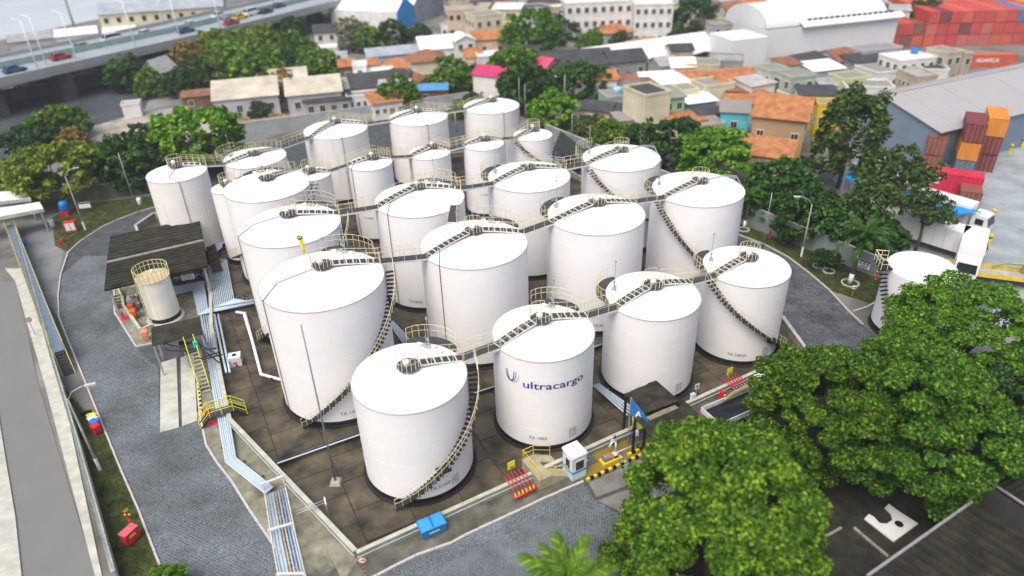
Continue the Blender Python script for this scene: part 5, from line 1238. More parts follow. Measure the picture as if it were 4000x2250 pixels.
def trunk_mesh(seed):
    g = random.Random(seed); mb = MB(); mb.tube([(0, 0, 0), (.03, .02, .4), (g.uniform(-.05, .05), g.uniform(-.05, .05), .75)], .075, 7, True, .05)
    for k in range(5):
        a = k * 1.257 + g.uniform(-.3, .3); r1 = g.uniform(.3, .5); mb.tube([(0, 0, .68), (r1 * .5 * math.cos(a), r1 * .5 * math.sin(a), .95), (r1 * math.cos(a), r1 * math.sin(a), 1.3)], .04, 5, True, .014)
    return mb.mesh('trunk', BARK, True)
TRUNKS = [trunk_mesh(i) for i in range(3)]; NT = [0]
def tree(label, u, v, ru, mat, kind='mid', zc=None, group=None, sqz=1.0, cat='tree', name='broadleaf_tree'):
    """crown centre seen at (u, v), ru = crown radius in photo pixels"""
    ru *= 1.12
    s = pxm(u, v, 5); r = ru / s; zc = zc if zc is not None else max(r * .72 + .2, 1.9 if r > 2 else 1.1)
    p = at(u, v, zc); r = ru / pxm(u, v, zc); NT[0] += 1; k = NT[0]
    t = thing(name, label, cat, (p.x, p.y, 0), k * 2.3, group)
    pr = PROTO[kind]; o = ob('crown', pr[k % len(pr)], t, loc=(0, 0, zc)); o.scale = (r, r * (1 + .08 * math.sin(k)), r * sqz); o.material_slots[0].link = 'OBJECT'; o.material_slots[0].material = mat
    q = ob('trunk', TRUNKS[k % 3], t); q.scale = (r * .9, r * .9, zc / 1.05)
    return t
def big_tree(label, u, v, ru, zc, mat, seed, nleaf, leaf, sq=.85, nb=26, spread=.66, blobr=(.22, .40), name='broadleaf_tree', sub=.125):
    p = at(u, v, zc); r = ru / pxm(u, v, zc); t = thing(name, label, 'tree', (p.x, p.y, 0), 0)
    me = crown_mesh('crown', seed, r, sq, nleaf, leaf, nb, spread, blobr=blobr, sub=sub); me.materials[0] = mat; ob('crown', me, t, loc=(0, 0, zc))
    q = ob('trunk', TRUNKS[seed % 3], t); q.scale = (r * .8, r * .8, zc / 1.02); return t
big_tree('large bright green tree nearest the camera at the lower right', 2790, 2075, 425, 4.8, LM, 101, 90000, .26, 1.16, 26, .56, (.26, .40))
big_tree('large dark tree behind the nearest tree, beside the flatbed truck', 3225, 1600, 320, 5.6, LM, 102, 64000, .26, .95, 26, .56, (.26, .40))
big_tree('broad green tree above the puzzle shaped slab at the lower right', 3570, 1660, 365, 6.0, LM2, 103, 72000, .27, .95, 26, .56, (.26, .40))
big_tree('spreading light green tree over the far right tank', 3800, 1290, 310, 6.5, LB, 104, 34000, .30, .5, 30, .74, (.15, .30))
big_tree('dark tree mass at the right edge under the spreading tree', 3960, 1600, 210, 5.0, LD, 105, 22000, .32)
tree('round bush poking in at the bottom left corner of the left road', 640, 2290, 75, LB, 'mid', 1.2, cat='bush', name='round_bush')
G1 = 'dark trees behind the right perimeter wall'
for a in (('round bright tree beside the parked car behind the back row', 2158, 440, 80, LB, 'mid'), ('brownish green tree next to the white house behind the wall', 2300, 510, 70, LV, 'mid'), ('dark green tree behind the third row right tank, left one', 2400, 545, 80, LM, 'mid'),
          ('dark green tree above the stair of the third row tank', 2500, 560, 85, LD, 'mid'), ('deep dark tree between the third row tank and the yellow green tree', 2650, 575, 110, LD, 'mid'), ('bright yellow green tree left of the ruined orange roof house', 2795, 625, 125, LB, 'mid'),
          ('dark tree above the palm left of the blue tarpaulins', 3050, 740, 125, LD, 'mid'), ('dark tree behind the wall notice with pictures', 2985, 800, 80, LD, 'mid'), ('dark tree behind the street lamp on the right lawn', 3160, 845, 120, LD, 'mid'), ('dark tree hanging over the big palm', 3300, 880, 115, LD, 'mid'),
          ('dark tree right of the big palm before the white trailers', 3430, 925, 95, LD, 'mid')): tree(*a, group=G1)
tree('tall olive tree in front of the grey warehouse gable', 3310, 560, 125, LV, 'tall', 6.5)
tree('loose airy tree before the red container and blue tarpaulins', 3500, 700, 130, LV, 'airy', 6.0); tree('second loose airy tree over the blue tarpaulins', 3400, 800, 110, LV, 'airy', 5.5)
tree('airy tree hanging before the white truck trailer', 3620, 830, 90, LV, 'airy', 5.0)
for i, a in enumerate((('small bush by the perimeter wall notice with pictures', 3090, 930, 42, LD), ('small bush in the white stone ring nearest the lamp', 3198, 1008, 42, LD), ('small bush in the second white stone ring', 3246, 1020, 42, LD))): tree(a[0], a[1], a[2], a[3], a[4], 'airy', 1.3, cat='bush', name='young_bush')
for a in (('big round bright tree in the middle of the town', 2073, 140, 95, LB, 'far'), ('dark tree right of the big round town tree', 2213, 118, 62, LD, 'far'), ('green tree before the pale yellow house behind the back tanks', 1755, 300, 75, LM, 'mid'), ('small dark tree right of the pale yellow house', 1830, 300, 48, LD, 'mid'),
          ('spreading tree over the magenta roof', 2005, 270, 95, LB, 'mid'), ('dark low tree under the spreading tree', 2050, 345, 100, LD, 'mid'), ('brown tinged tree right of the spreading tree', 2130, 345, 70, LV, 'mid'), ('dark round tree behind the utility pole', 2285, 325, 92, LD, 'mid'), ('green tree above the middle tank of the back row', 1560, 375, 75, LM, 'mid'),
          ('low shrub behind the railing of the middle back tank', 1800, 425, 40, LM, 'mid'), ('tree behind the church spire', 2440, 45, 60, LM, 'far'), ('round tree right of the church roofs', 2497, 118, 42, LB, 'far'), ('tall dark tree left of the arched warehouse', 2700, 105, 72, LD, 'tall'), ('dark crown above the tall dark tree', 2640, 30, 55, LM, 'far'),
          ('tree behind the left shoulder of the arched warehouse', 2960, 62, 42, LM, 'far'), ('dark tree far above the white wing', 2870, 40, 45, LD, 'far'), ('palm like tree by the orange roofs near the spire', 2425, 165, 45, LV, 'airy'), ('green tree below the church roofs', 2340, 150, 42, LM, 'far'),
          ('dark trees left of the red container stack', 3600, 80, 75, LD, 'far'), ('green tree behind the red container stack', 3700, 20, 70, LD, 'far'), ('tree at the top right above the containers', 3880, 5, 70, LD, 'far'), ('small tree between warehouse and containers', 3540, 110, 40, LM, 'far'), ('green tree beside the ribbed building at the top', 3440, 30, 40, LM, 'far'),
          ('yellow green tree before the viaduct, the tallest', 1030, 180, 72, LY, 'far'), ('olive yellow tree left of the tall yellow green tree', 845, 195, 75, LY, 'far'), ('green tree between the two yellow green trees', 925, 225, 78, LM, 'far'), ('dark green tree below the yellow green trees', 1010, 260, 80, LM, 'far'), ('green tree right of the tall yellow green tree', 1165, 215, 78, LM, 'far'),
          ('dark tree at the viaduct end, near the white house', 1140, 135, 62, LD, 'far'), ('green tree above the beige shed roof', 1235, 262, 78, LM, 'far'), ('autumn yellow tree in front of the beige shed', 1120, 350, 85, LO, 'airy'), ('orange tinged tree beside the viaduct', 720, 235, 62, LO, 'far'), ('rusty orange tree next to the grey lean house', 640, 235, 48, LO, 'far'),
          ('dark tree right of the viaduct pier', 500, 290, 72, LD, 'far'), ('bright tree crown above the dark tree by the pier', 540, 225, 45, LB, 'far'), ('olive tree above the brown shed', 770, 285, 65, LV, 'far'), ('pale dry tree before the white factory roof', 1375, 140, 72, LP, 'airy'), ('green tree right of the pale dry tree', 1432, 155, 55, LM, 'far'),
          ('grey green tree left of the blue gable', 1535, 140, 55, LD, 'far'), ('small dark tree right of the blue gable', 1635, 135, 38, LD, 'far'), ('dark green bush row at the left street', 205, 510, 95, LM, 'mid'), ('green bush above the yellowed patch at left', 275, 480, 70, LM, 'mid'), ('yellowed bush at the left street corner', 285, 560, 55, LO, 'mid'),
          ('large bright green tree left of the back row tanks', 780, 545, 145, LB, 'mid'), ('dark tree between the large bright tree and the leftmost tank', 520, 640, 115, LD, 'mid'), ('dark tree behind the leftmost tank', 640, 620, 90, LD, 'mid'), ('dark green tree left of the large bright tree', 430, 640, 85, LM, 'mid'), ('yellow green tree over the blue water tank at left', 215, 690, 140, LY, 'mid'),
          ('yellow green tree at the left edge behind the flat canopy', 60, 700, 95, LY, 'mid'), ('teal tree before the cream block behind the viaduct', 465, 85, 40, LD, 'far'), ('dark tree hidden behind the blue ended factory', 1600, 5, 40, LD, 'far'), ('green tree filling the row under the viaduct, left end', 590, 330, 55, LM, 'far'), ('dark undergrowth tree between the steep house and brown shed', 700, 330, 55, LD, 'far'), ('green tree behind the brown shed', 830, 275, 62, LM, 'far'), ('dark green tree behind the raised shed bay', 1110, 265, 62, LD, 'far'), ('bright green tree at the right end of the shed row', 1300, 275, 55, LB, 'far'), ('yellow green tree in the middle of the viaduct tree row', 940, 175, 62, LY, 'far'), ('dark tree under the viaduct behind the olive trees', 760, 205, 55, LD, 'far'), ('dark street tree between magenta roof and black roof', 2060, 250, 55, LD, 'far'), ('small green tree by the white annex', 2650, 160, 42, LD, 'far'), ('green tree between the small town palms', 2300, 175, 45, LB, 'far'), ('ivy green tree between back row tanks and wall', 1850, 400, 42, LD, 'mid'), ('dark bush below the bright tree at left', 560, 545, 60, LD, 'mid'), ('dark bush at the left edge of the street', 110, 560, 80, LD, 'mid'), ('dark bush before the rubble heap', 1010, 430, 40, LD, 'mid')): tree(*a)
# ------------------------------------------------------------------ palms
def frond_mesh(seed, L=2.6, w=.75, n=26, droop=1.0):
    g = random.Random(seed); mb = MB(); pts = []
    for i in range(n + 1):
        f = i / n; pts.append(Vector((L * (f - .12 * f * f), 0, L * (.42 * f - .62 * droop * f * f))))
    mb.tube(pts, .035, 4, True, .008)
    for i in range(2, n):
        f = i / n; ll = w * (math.sin(PI * min(1, f * .9 + .1)) ** .6) * g.uniform(.85, 1.1)
        for s in (-1, 1):
            a = pts[i]; e = (pts[i + 1] - pts[i - 1]).normalized(); d = (Vector((0, s, 0)) * .8 + e * .75 + Vector((0, 0, -.12 - .3 * g.random()))).normalized(); m = a + d * ll * .5 + Vector((0, 0, .03)); tip = a + d * ll + Vector((0, 0, -.14 * ll))
            wv = e * .04; mb.add([a - wv, a + wv, m + wv * 1.2, m - wv * 1.2, tip], [(0, 1, 2, 3), (3, 2, 4)])
    return mb.mesh('frond', BARK)
LPALM = LEAF('leaf_palm', (.02, .065, .008), (.045, .13, .015), (.15, .26, .03), .3)
FR = [frond_mesh(i, 2.6, .62, 30, d_) for i, d_ in enumerate((.75, 1.0, 1.25))]
def palm(label, base, zc, nf, sc, mat=LPALM, white=True, lean=(0, 0), seed=3):
    o = at(*base); t = thing('palm_tree', label, 'palm tree', (o.x, o.y, .04)); g = random.Random(seed)
    mb = MB(); mb.tube([(0, 0, 0), (lean[0] * .4, lean[1] * .4, zc * .5), (lean[0], lean[1], zc)], .20 * sc, 9, True, .12 * sc); mb.obj('trunk', BARK, t, True)
    if white: MB().tube([(0, 0, 0), (lean[0] * .15, lean[1] * .15, 1.2)], .215 * sc, 9, True, .2 * sc).obj('painted_foot', WPLAST, t, True)
    for k in range(nf):
        a = k * 2.399 + g.uniform(-.2, .2); el = (k / nf); o2 = ob('frond', FR[k % 3], t, loc=(lean[0], lean[1], zc)); o2.rotation_euler = (g.uniform(-.2, .2), R(-62 + 85 * el), a); s = sc * g.uniform(.85, 1.15); o2.scale = (s, s, s)
        o2.material_slots[0].link = 'OBJECT'; o2.material_slots[0].material = mat
    return t
palm('big palm with white painted foot before the right perimeter wall', (3318, 1108), zfor((3318, 1108), 935), 22, 1.25, LEAF('leaf_palm_dark', (.012, .045, .008), (.03, .10, .014), (.13, .22, .03)), True, (.5, .3))
palm('slim palm with white foot behind the stair tank', (2905, 897), 4.2, 14, .8, lean=(.2, .2), seed=5)
palm('palm crown rising at the bottom edge of the front road', (2210, 2560), 6.4, 24, 1.3, LEAF('leaf_palm_bright', (.05, .12, .01), (.12, .24, .02), (.28, .40, .04), .35), False, (0, 0), 8)
# ------------------------------------------------------------------ town: houses, sheds, warehouses
TILE = M('roof_tile_orange', (.46, .17, .065), .8, .3, .9, col2=(.60, .27, .11), wave=('X', 2.6, .35, .4), bump=.5)
TILEB = M('roof_tile_brown', (.28, .12, .07), .85, .3, .9, col2=(.38, .18, .10), wave=('X', 2.6, .35, .4), bump=.5)
RW = M('roof_white_metal', (.72, .73, .73), .5, .1, .4); RG = M('roof_grey_sheet', (.30, .31, .31), .7, .25, .6); RD = M('roof_dark_sheet', (.045, .048, .05), .8, .35, .5)
RBL = M('roof_blue_sheet', (.08, .26, .50), .6, .2, .6); RMG = M('roof_magenta', (.42, .03, .11), .6, .2, .6); RSL = M('roof_slab', (.36, .35, .32), .9, .3, .5, col2=(.22, .22, .2)); RBE = M('roof_beige', (.45, .42, .34), .8, .25, .3)
def W(n, c): return M('wall_' + n, c, .85, .15, .5, streak=.15)
WALLS = {'white': W('white', (.68, .68, .66)), 'cream': W('cream', (.60, .56, .40)), 'beige': W('beige', (.48, .42, .31)), 'peach': W('peach', (.60, .45, .33)), 'grey': W('grey', (.36, .37, .37)), 'sage': W('sage', (.36, .43, .36)),
         'mint': W('mint', (.26, .52, .26)), 'turquoise': W('turquoise', (.09, .48, .55)), 'yellow': W('yellow', (.62, .44, .02)), 'pink': W('pink', (.55, .36, .33)), 'blue': W('blue', (.03, .28, .62)), 'brick': W('brick', (.27, .08, .055)), 'lilac': W('lilac', (.46, .45, .50)),
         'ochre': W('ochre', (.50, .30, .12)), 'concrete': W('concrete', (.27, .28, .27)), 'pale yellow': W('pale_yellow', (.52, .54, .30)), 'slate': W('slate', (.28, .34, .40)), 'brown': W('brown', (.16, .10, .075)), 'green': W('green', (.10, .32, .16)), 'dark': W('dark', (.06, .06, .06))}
FRAME = M('window_frame', (.55, .55, .52), .6, .1, 2)
fm_ = MB(); [fm_.box(c, s) for c, s in (((-.5, 0, 0), (.1, .1, 1.1)), ((.5, 0, 0), (.1, .1, 1.1)), ((0, 0, .5), (.9, .1, .1)), ((0, 0, -.52), (1.2, .16, .1)), ((0, 0, 0), (.05, .07, .9)))]
WIN_F = fm_.mesh('window', FRAME); WIN_P = MB().box((0, .0, 0), (.9, .05, .9)).mesh('pane', GLASS); WIN_S = MB().box((0, 0, 0), (1, .08, 1)).mesh('window', GLASS)
DOOR = MB().box((0, 0, 0), (1, .08, 1)).mesh('door', M('door_brown', (.14, .07, .04), .6, .2, 3))
def house(label, u, v, h, w, d, yaw, wall, roof, rm, win=(2, 1), side=True, cat='house', name='house', rise=None, simple=False, ov=.35, door=True, zbase=0.0):
    """u, v = photo pixel of the middle of the footprint at eave height"""
    p = at(u, v, h); t = thing(name, label, cat, (p.x, p.y, 0), R(yaw)); wm = WALLS[wall] if isinstance(wall, str) else wall
    MB().box((0, 0, h / 2), (w, d, h)).obj('wall', wm, t); X, Y = w / 2, d / 2
    if roof == 'flat':
        b = MB()
        for c, s in (((0, -Y, h + .2), (w + .16, .18, .42)), ((0, Y, h + .2), (w + .16, .18, .42)), ((-X, 0, h + .2), (.18, d - .2, .42)), ((X, 0, h + .2), (.18, d - .2, .42))): b.box(c, s)
        b.obj('parapet', wm, t); MB().box((0, 0, h + .06), (w - .3, d - .3, .1)).obj('roof', rm, t)
    elif roof == 'shed':
        rs = rise or .12 * d; V = [(-X - ov, -Y - ov, h + .03), (X + ov, -Y - ov, h + .03), (X + ov, Y + ov, h + rs + .03), (-X - ov, Y + ov, h + rs + .03)]
        MB().loft([Vector(q) for q in V], [Vector(q) + Vector((0, 0, .1)) for q in V]).obj('roof', rm, t)
        MB().add([(-X, -Y, h), (X, -Y, h), (X, Y, h), (-X, Y, h), (X, Y, h + rs), (-X, Y, h + rs)], [(0, 5, 3), (1, 2, 4), (2, 3, 5, 4)]).obj('gable_wall', wm, t)
    elif roof in ('gable', 'gabley', 'hip'):
        rs = rise or .24 * (d if roof != 'gabley' else w)
        if roof == 'gabley':
            A = [(-X - ov, -Y - ov, h - .05), (-X - ov, Y + ov, h - .05), (0, Y + ov, h + rs), (0, -Y - ov, h + rs)]; B = [(X + ov, Y + ov, h - .05), (X + ov, -Y - ov, h - .05), (0, -Y - ov, h + rs), (0, Y + ov, h + rs)]; G_ = [[(-X, -Y, h), (X, -Y, h), (0, -Y, h + rs - .08)], [(X, Y, h), (-X, Y, h), (0, Y, h + rs - .08)]]
        else:
            k = 0 if roof == 'gable' else min(X, Y) * .95; o_ = ov if roof == 'gable' else 0
            A = [(-X - ov, -Y - ov, h - .05), (X + ov, -Y - ov, h - .05), (X + o_ - k, 0, h + rs), (-X - o_ + k, 0, h + rs)]; B = [(X + ov, Y + ov, h - .05), (-X - ov, Y + ov, h - .05), (-X - o_ + k, 0, h + rs), (X + o_ - k, 0, h + rs)]
            G_ = [[(X, -Y, h), (X, Y, h), (X, 0, h + rs - .08)], [(-X, Y, h), (-X, -Y, h), (-X, 0, h + rs - .08)]]
        for S in (A, B): MB().loft([Vector(q) for q in S], [Vector(q) + Vector((0, 0, .12)) for q in S]).obj('roof', rm, t)
        if roof == 'hip':
            for S in ([(X + ov, -Y - ov, h - .05), (X + ov, Y + ov, h - .05), (X - k, 0, h + rs)], [(-X - ov, Y + ov, h - .05), (-X - ov, -Y - ov, h - .05), (-X + k, 0, h + rs)]): MB().loft([Vector(q) for q in S], [Vector(q) + Vector((0, 0, .12)) for q in S]).obj('roof', rm, t)
        else:
            for S in G_: MB().loft([Vector(q) for q in S], [Vector(q) * 1 + (Vector((0, .1, 0)) if roof == 'gabley' and q[1] < 0 else Vector((0, -.1, 0)) if roof == 'gabley' else Vector((-.1 if q[0] >= 0 and S is G_[0] else .1, 0, 0))) for q in S]).obj('gable_wall', wm, t)
    nx, ny = win
    for face in ((0,) if not side else (0, 1, 3)):
        L_ = w if face == 0 else d; n = nx if face == 0 else max(1, round(nx * d / w)) if nx else 0
        for j in range(ny):
            for i in range(n):
                zz = h * (j + .55) / ny; xx = -L_ / 2 + L_ * (i + .5) / n
                if face == 0 and j == 0 and i == n // 2 and door and n > 1:
                    o = ob('door', DOOR, t); o.location = (xx, -Y - .02, 1.05); o.scale = (.95, 1, 2.1); continue
                q = ob('window', WIN_S if simple else WIN_F, t); s = min(1.25, h / ny * .42, L_ / n * .6)
                q.location = {0: (xx, -Y - .03, zz), 1: (X + .03, xx, zz), 3: (-X - .03, xx, zz)}[face]; q.rotation_euler = (0, 0, {0: 0, 1: PI / 2, 3: -PI / 2}[face]); q.scale = (s * .85, 1, s * 1.05)
                if not simple: ob('pane', WIN_P, q)
    return t
H = house
H('cream block with flat dark roof behind the yellow terrace', 1888, 55, 8, 7.5, 6.5, 24, 'cream', 'flat', RSL, (3, 2)); H('low yellow roofed terrace below the cream block', 1942, 108, 4, 8, 4, 8, 'ochre', 'shed', M('roof_yellow', (.50, .38, .10), .7, .2, .6), (3, 1))
H('peach house with twin orange roofs left of the big round tree', 1918, 143, 4.6, 9.5, 6.5, 4, 'peach', 'gable', TILE, (5, 1)); H('white gabled house left of the peach house', 1806, 150, 5.8, 4.6, 6, 15, 'white', 'gabley', RW, (2, 2))
H('low white metal roofed hall left of the white gabled house', 1703, 176, 4, 8.5, 9, 14, 'white', 'gable', RW, (4, 1)); H('long grey roof before the dark street trees', 1525, 205, 4, 11, 5.5, 16, 'lilac', 'gable', M('roof_blue_grey', (.30, .34, .38), .6, .2, .5), (5, 1))
H('pale yellow house with tall windows and brown hipped roof', 1668, 226, 6.6, 7.2, 7, 12, 'cream', 'hip', TILEB, (4, 1)); H('narrow cream house with orange roof right of the tall windowed house', 1845, 212, 5, 3.6, 5.5, 10, 'cream', 'gable', TILE, (2, 1))
H('white flat roofed house above the magenta roof', 1905, 214, 5.4, 4.8, 5, 6, 'white', 'flat', RW, (3, 1)); H('white walled house with magenta roof behind the back row', 1925, 283, 4.4, 6.2, 5.5, -28, 'white', 'gable', RMG, (0, 0))
H('brown walled house with orange roof at the tree edge', 1356, 250, 4.2, 3.2, 4.5, 8, 'brown', 'gable', TILE, (1, 1)); H('narrow white house between two orange roofs', 1405, 252, 5.2, 2.8, 4.5, 8, 'white', 'flat', RW, (1, 2)); H('tiny orange roofed house right of the narrow white house', 1452, 246, 4, 2.6, 4, 8, 'white', 'gable', TILE, (1, 1))
H('wide white house behind the big dark roof', 1460, 280, 4, 8, 4.5, 10, 'white', 'flat', RW, (4, 1)); H('big dark grey roof over a white walled hall', 1448, 320, 3.6, 8.5, 8, 18, 'white', 'gable', RD, (3, 1)); H('white shack with brown doors below the big dark roof', 1425, 368, 3, 7, 3, 12, 'white', 'flat', RSL, (5, 1))
H('grey metal shed with rounded look beside the beige shed', 1322, 335, 3.4, 5, 6, 20, 'grey', 'gable', RG, (1, 1)); H('long low grey building with black roof edge', 1278, 385, 3, 8.5, 3.2, 12, 'grey', 'shed', RD, (4, 1)); H('brick hut with bright blue roof behind the middle back tank', 1690, 345, 2.8, 5.6, 3.2, 2, 'brick', 'shed', RBL, (2, 1))
H('long beige roofed shed with lilac walls left of the back row', 965, 355, 4.2, 11.5, 10, 14, 'lilac', 'gable', RBE, (4, 1), cat='shed'); H('right bay of the long beige roofed shed', 1225, 342, 4.2, 10, 9, 14, 'lilac', 'gable', RBE, (3, 1), cat='shed'); H('raised middle bay of the beige roofed shed', 1130, 300, 5.6, 6.5, 7, 14, 'lilac', 'gable', RBE, (2, 1), cat='shed')
H('rusty brown shed beside the bare lot', 775, 368, 2.6, 6, 3.4, 16, 'brown', 'shed', TILEB, (2, 1), cat='shed'); H('small white kiosk with blue shutter by the bare lot', 512, 405, 2.4, 3.2, 2.4, 16, 'white', 'flat', RG, (0, 0), cat='kiosk'); H('pale grey steep house between the orange trees', 625, 275, 4, 4.5, 5, -20, 'grey', 'gabley', RG, (1, 1), rise=2.6)
H('big white block at the top left of the church spire', 2330, 2, 10, 17, 8, 4, 'white', 'flat', RW, (8, 3)); H('long orange roofed house with cream gable under the big white block', 2306, 48, 4.6, 11.5, 6, 2, 'cream', 'gable', TILE, (6, 1)); H('big white building with window rows right of the spire', 2548, 10, 9.5, 9.5, 8, -4, 'white', 'flat', RW, (5, 3))
H('orange hipped house with pale green walls below the spire', 2400, 118, 4, 7.5, 6.5, 14, 'sage', 'hip', TILE, (3, 1)); H('white house with small orange roof in the street before the tall dark tree', 2530, 168, 4.4, 8, 5.5, 10, 'white', 'hip', TILE, (5, 1)); H('white annex right of the white house with small orange roof', 2602, 172, 3.8, 3.2, 6, 10, 'cream', 'flat', RSL, (2, 1))
H('very wide black roof in front of the town palms', 2240, 228, 4.2, 15, 13, 8, 'concrete', 'gable', RD, (6, 1), rise=1.8); H('second dark roof beside the very wide black roof', 2432, 226, 4.2, 8, 7, 14, 'concrete', 'gable', RD, (3, 1)); H('pink red roof slope beside the very wide black roof', 2135, 252, 4.4, 3.4, 6, -38, 'pink', 'gable', M('roof_pink_red', (.50, .06, .13), .6, .2, .6), (0, 0)); H('small white house below the pink red roof slope', 2178, 300, 3.8, 3.6, 4, -30, 'white', 'gable', RW, (1, 1))
H('low brown roofs before the white wing', 2455, 312, 3.4, 10, 4, 16, 'concrete', 'shed', TILEB, (4, 1)); H('grey brown roof left of the cream and green house', 2440, 345, 3.2, 7, 4.5, 14, 'sage', 'shed', M('roof_moss', (.17, .16, .13), .9, .3, .6), (2, 1)); H('cream side of the two storey house with green front', 2528, 352, 7.4, 5.0, 6.4, 24, 'cream', 'flat', RD, (0, 0)); 
H('bright green two storey house front right of its cream neighbour', 2606, 368, 6.0, 3.8, 5.2, 18, 'mint', 'shed', RSL, (2, 2)); H('black gabled shed with white trim, left one behind the row of trees', 2345, 418, 3.2, 5.2, 4.5, -28, 'pink', 'gable', RD, (2, 1)); H('black gabled shed with white trim, right one behind the row of trees', 2440, 430, 3.0, 5.0, 4.5, -28, 'white', 'gable', RD, (2, 1)); H('pale green rooms behind the blue roof water tank', 2412, 368, 4.2, 5.5, 4.5, 14, 'sage', 'flat', RSL, (3, 1))
H('white sheet roof with blue side right of the green house', 2722, 388, 3.4, 5.6, 4.2, 16, 'blue', 'shed', RW, (0, 0)); H('cream flat house behind the white sheet roof', 2675, 345, 4.6, 3.2, 4, 16, 'cream', 'flat', RSL, (2, 1)); H('cream walled house with pale roof in front of the white wing', 2785, 322, 4.8, 6.2, 5, 18, 'cream', 'flat', RSL, (0, 0)); H('pale lean to roof below the cream walled house', 2778, 352, 3.4, 6.4, 3, 18, 'grey', 'shed', RW, (2, 1))
H('small salmon roofed hut right of the pale lean to roof', 2868, 335, 3.4, 3.0, 3.4, -22, 'peach', 'shed', M('roof_salmon', (.52, .22, .15), .8, .25, .8), (1, 1)); H('orange brown roofed house under the arched warehouse', 2895, 285, 4.4, 4.2, 4, 16, 'cream', 'gable', TILE, (2, 1)); H('pale green tall house below the arched warehouse', 3020, 268, 6.4, 4.0, 5, 18, 'sage', 'flat', RSL, (2, 2)); H('house with mauve roof and white window wall', 2950, 320, 4.8, 5.6, 4.5, 24, 'white', 'shed', M('roof_mauve', (.40, .36, .38), .8, .2, .6), (3, 1))
H('orange shed roof above the turquoise house', 2893, 388, 3.0, 5.2, 4.4, -27, 'concrete', 'shed', TILE, (2, 1)); H('turquoise house with pale flat roof left of the ruin', 2872, 424, 4.6, 4.4, 4.6, -16, 'turquoise', 'shed', RSL, (1, 1), side=False, door=False); H('low orange roofed house with beige yard wall', 2668, 462, 3.0, 6.0, 4.4, 14, 'beige', 'shed', TILE, (2, 1)); H('low pink walled house behind the trees', 2480, 455, 2.8, 7.0, 3.6, 12, 'pink', 'shed', RSL, (3, 1)); H('black roofed shack above the low orange roof', 2760, 436, 3.2, 4.6, 3.6, 14, 'concrete', 'shed', RD, (1, 1)); H('beige wall shack right of the low orange roof', 2760, 478, 2.8, 4.6, 3.6, 14, 'beige', 'flat', RSL, (1, 1))
RUIN = M('ruin_plaster', (.44, .40, .30), .9, .3, .8, streak=.4, col2=(.46, .27, .11)); H('old ruined house with big orange tiled roof and peeling plaster', 3062, 432, 6.0, 7.6, 8.6, -27, RUIN, 'gable', TILE, (3, 1), rise=2.4, ov=.45); H('low orange hipped roof before the ruined house', 2922, 552, 3.0, 5.0, 4.8, -24, RUIN, 'hip', TILE, (1, 1)); H('sloping orange roof at the foot of the ruined house', 3020, 596, 2.8, 5.4, 4.4, -27, RUIN, 'shed', TILE, (1, 1), rise=1.4)
H('bright yellow house squeezed against the grey warehouse', 3236, 402, 5.4, 3.8, 3.4, -10, 'yellow', 'flat', RSL, (2, 1)); H('pink rooms on top of the hillside houses', 3070, 245, 6.2, 4, 4, 16, 'peach', 'shed', TILEB, (1, 1)); H('bare concrete house with dark windows in the hillside street', 3108, 290, 6.2, 5.0, 5, 16, 'sage', 'flat', RSL, (2, 2)); H('white awning roof over grey rooms in the hillside street', 3208, 262, 5.6, 6.6, 5, 14, 'grey', 'shed', RW, (3, 1))
H('pale yellow house with brown shutters next to the grey warehouse roof', 3318, 298, 5.4, 5.6, 4.5, 16, 'pale yellow', 'flat', RSL, (3, 1)); H('pale green small house left of the pale yellow house', 3222, 325, 4.2, 4.4, 4, 16, 'sage', 'gable', RG, (2, 1)); H('white and turquoise house beside the beige tower blocks', 3545, 222, 5.4, 8.4, 6, 15, 'white', 'flat', RW, (4, 2)); H('turquoise awning below the white and turquoise house', 3500, 262, 3.2, 5.4, 3, 15, 'grey', 'shed', M('awning_turquoise', (.45, .66, .66), .7, .15, .6), (2, 1))
H('beige tower block nearer the red containers', 3690, 198, 6.4, 4.0, 5, 20, 'beige', 'flat', RSL, (2, 2)); H('narrow beige block at the long red container', 3752, 205, 5.8, 2.2, 4, 20, 'beige', 'flat', RSL, (1, 2)); H('white windowed terrace below the arched warehouse eave', 3420, 188, 5.0, 9.5, 4.5, 16, 'lilac', 'flat', RSL, (7, 1)); H('dark shacks in front of the windowed terrace', 3380, 232, 4.0, 8, 5, 16, 'concrete', 'shed', RD, (3, 1)); H('grey multi storey house left of the arched warehouse', 2808, 92, 7.5, 4.6, 5, 6, 'concrete', 'flat', RSL, (2, 3)); H('white pillared house by the arched warehouse shoulder', 2876, 102, 4.6, 4.6, 5, 8, 'lilac', 'flat', RSL, (4, 1)); H('low brick rooms before the arched warehouse', 2790, 168, 3.2, 3, 4, 8, 'brick', 'flat', RSL, (2, 1))
# filler streets towards the top edge: each house gets its place from the landmark it stands next to
LM_ = [(1888, 55, 'the cream block'), (2330, 2, 'the big white block'), (2450, 40, 'the church spire'), (2548, 10, 'the big white building'), (2700, 105, 'the tall dark tree'), (2960, 62, 'the arched warehouse'), (3540, 110, 'the small warehouse tree'), (3700, 20, 'the red container stack'), (2073, 140, 'the big round town tree'), (1500, 60, 'the white factory'), (2213, 118, 'the dark town tree'), (2620, 215, 'the white wing'), (3310, 300, 'the pale yellow house'), (3062, 432, 'the ruined house')]
USED = set(); fr = random.Random(5); RN = {'orange tiled': TILE, 'brown tiled': TILEB, 'white sheet': RW, 'grey sheet': RG, 'pale slab': RSL, 'dark sheet': RD}
SPOTS = []
for v in (-38, -14, 8, 30):
    u = 1780 + (v % 17)
    while u < 3560: SPOTS.append((u + fr.uniform(-15, 15), v + fr.uniform(-7, 7))); u += fr.uniform(62, 105)
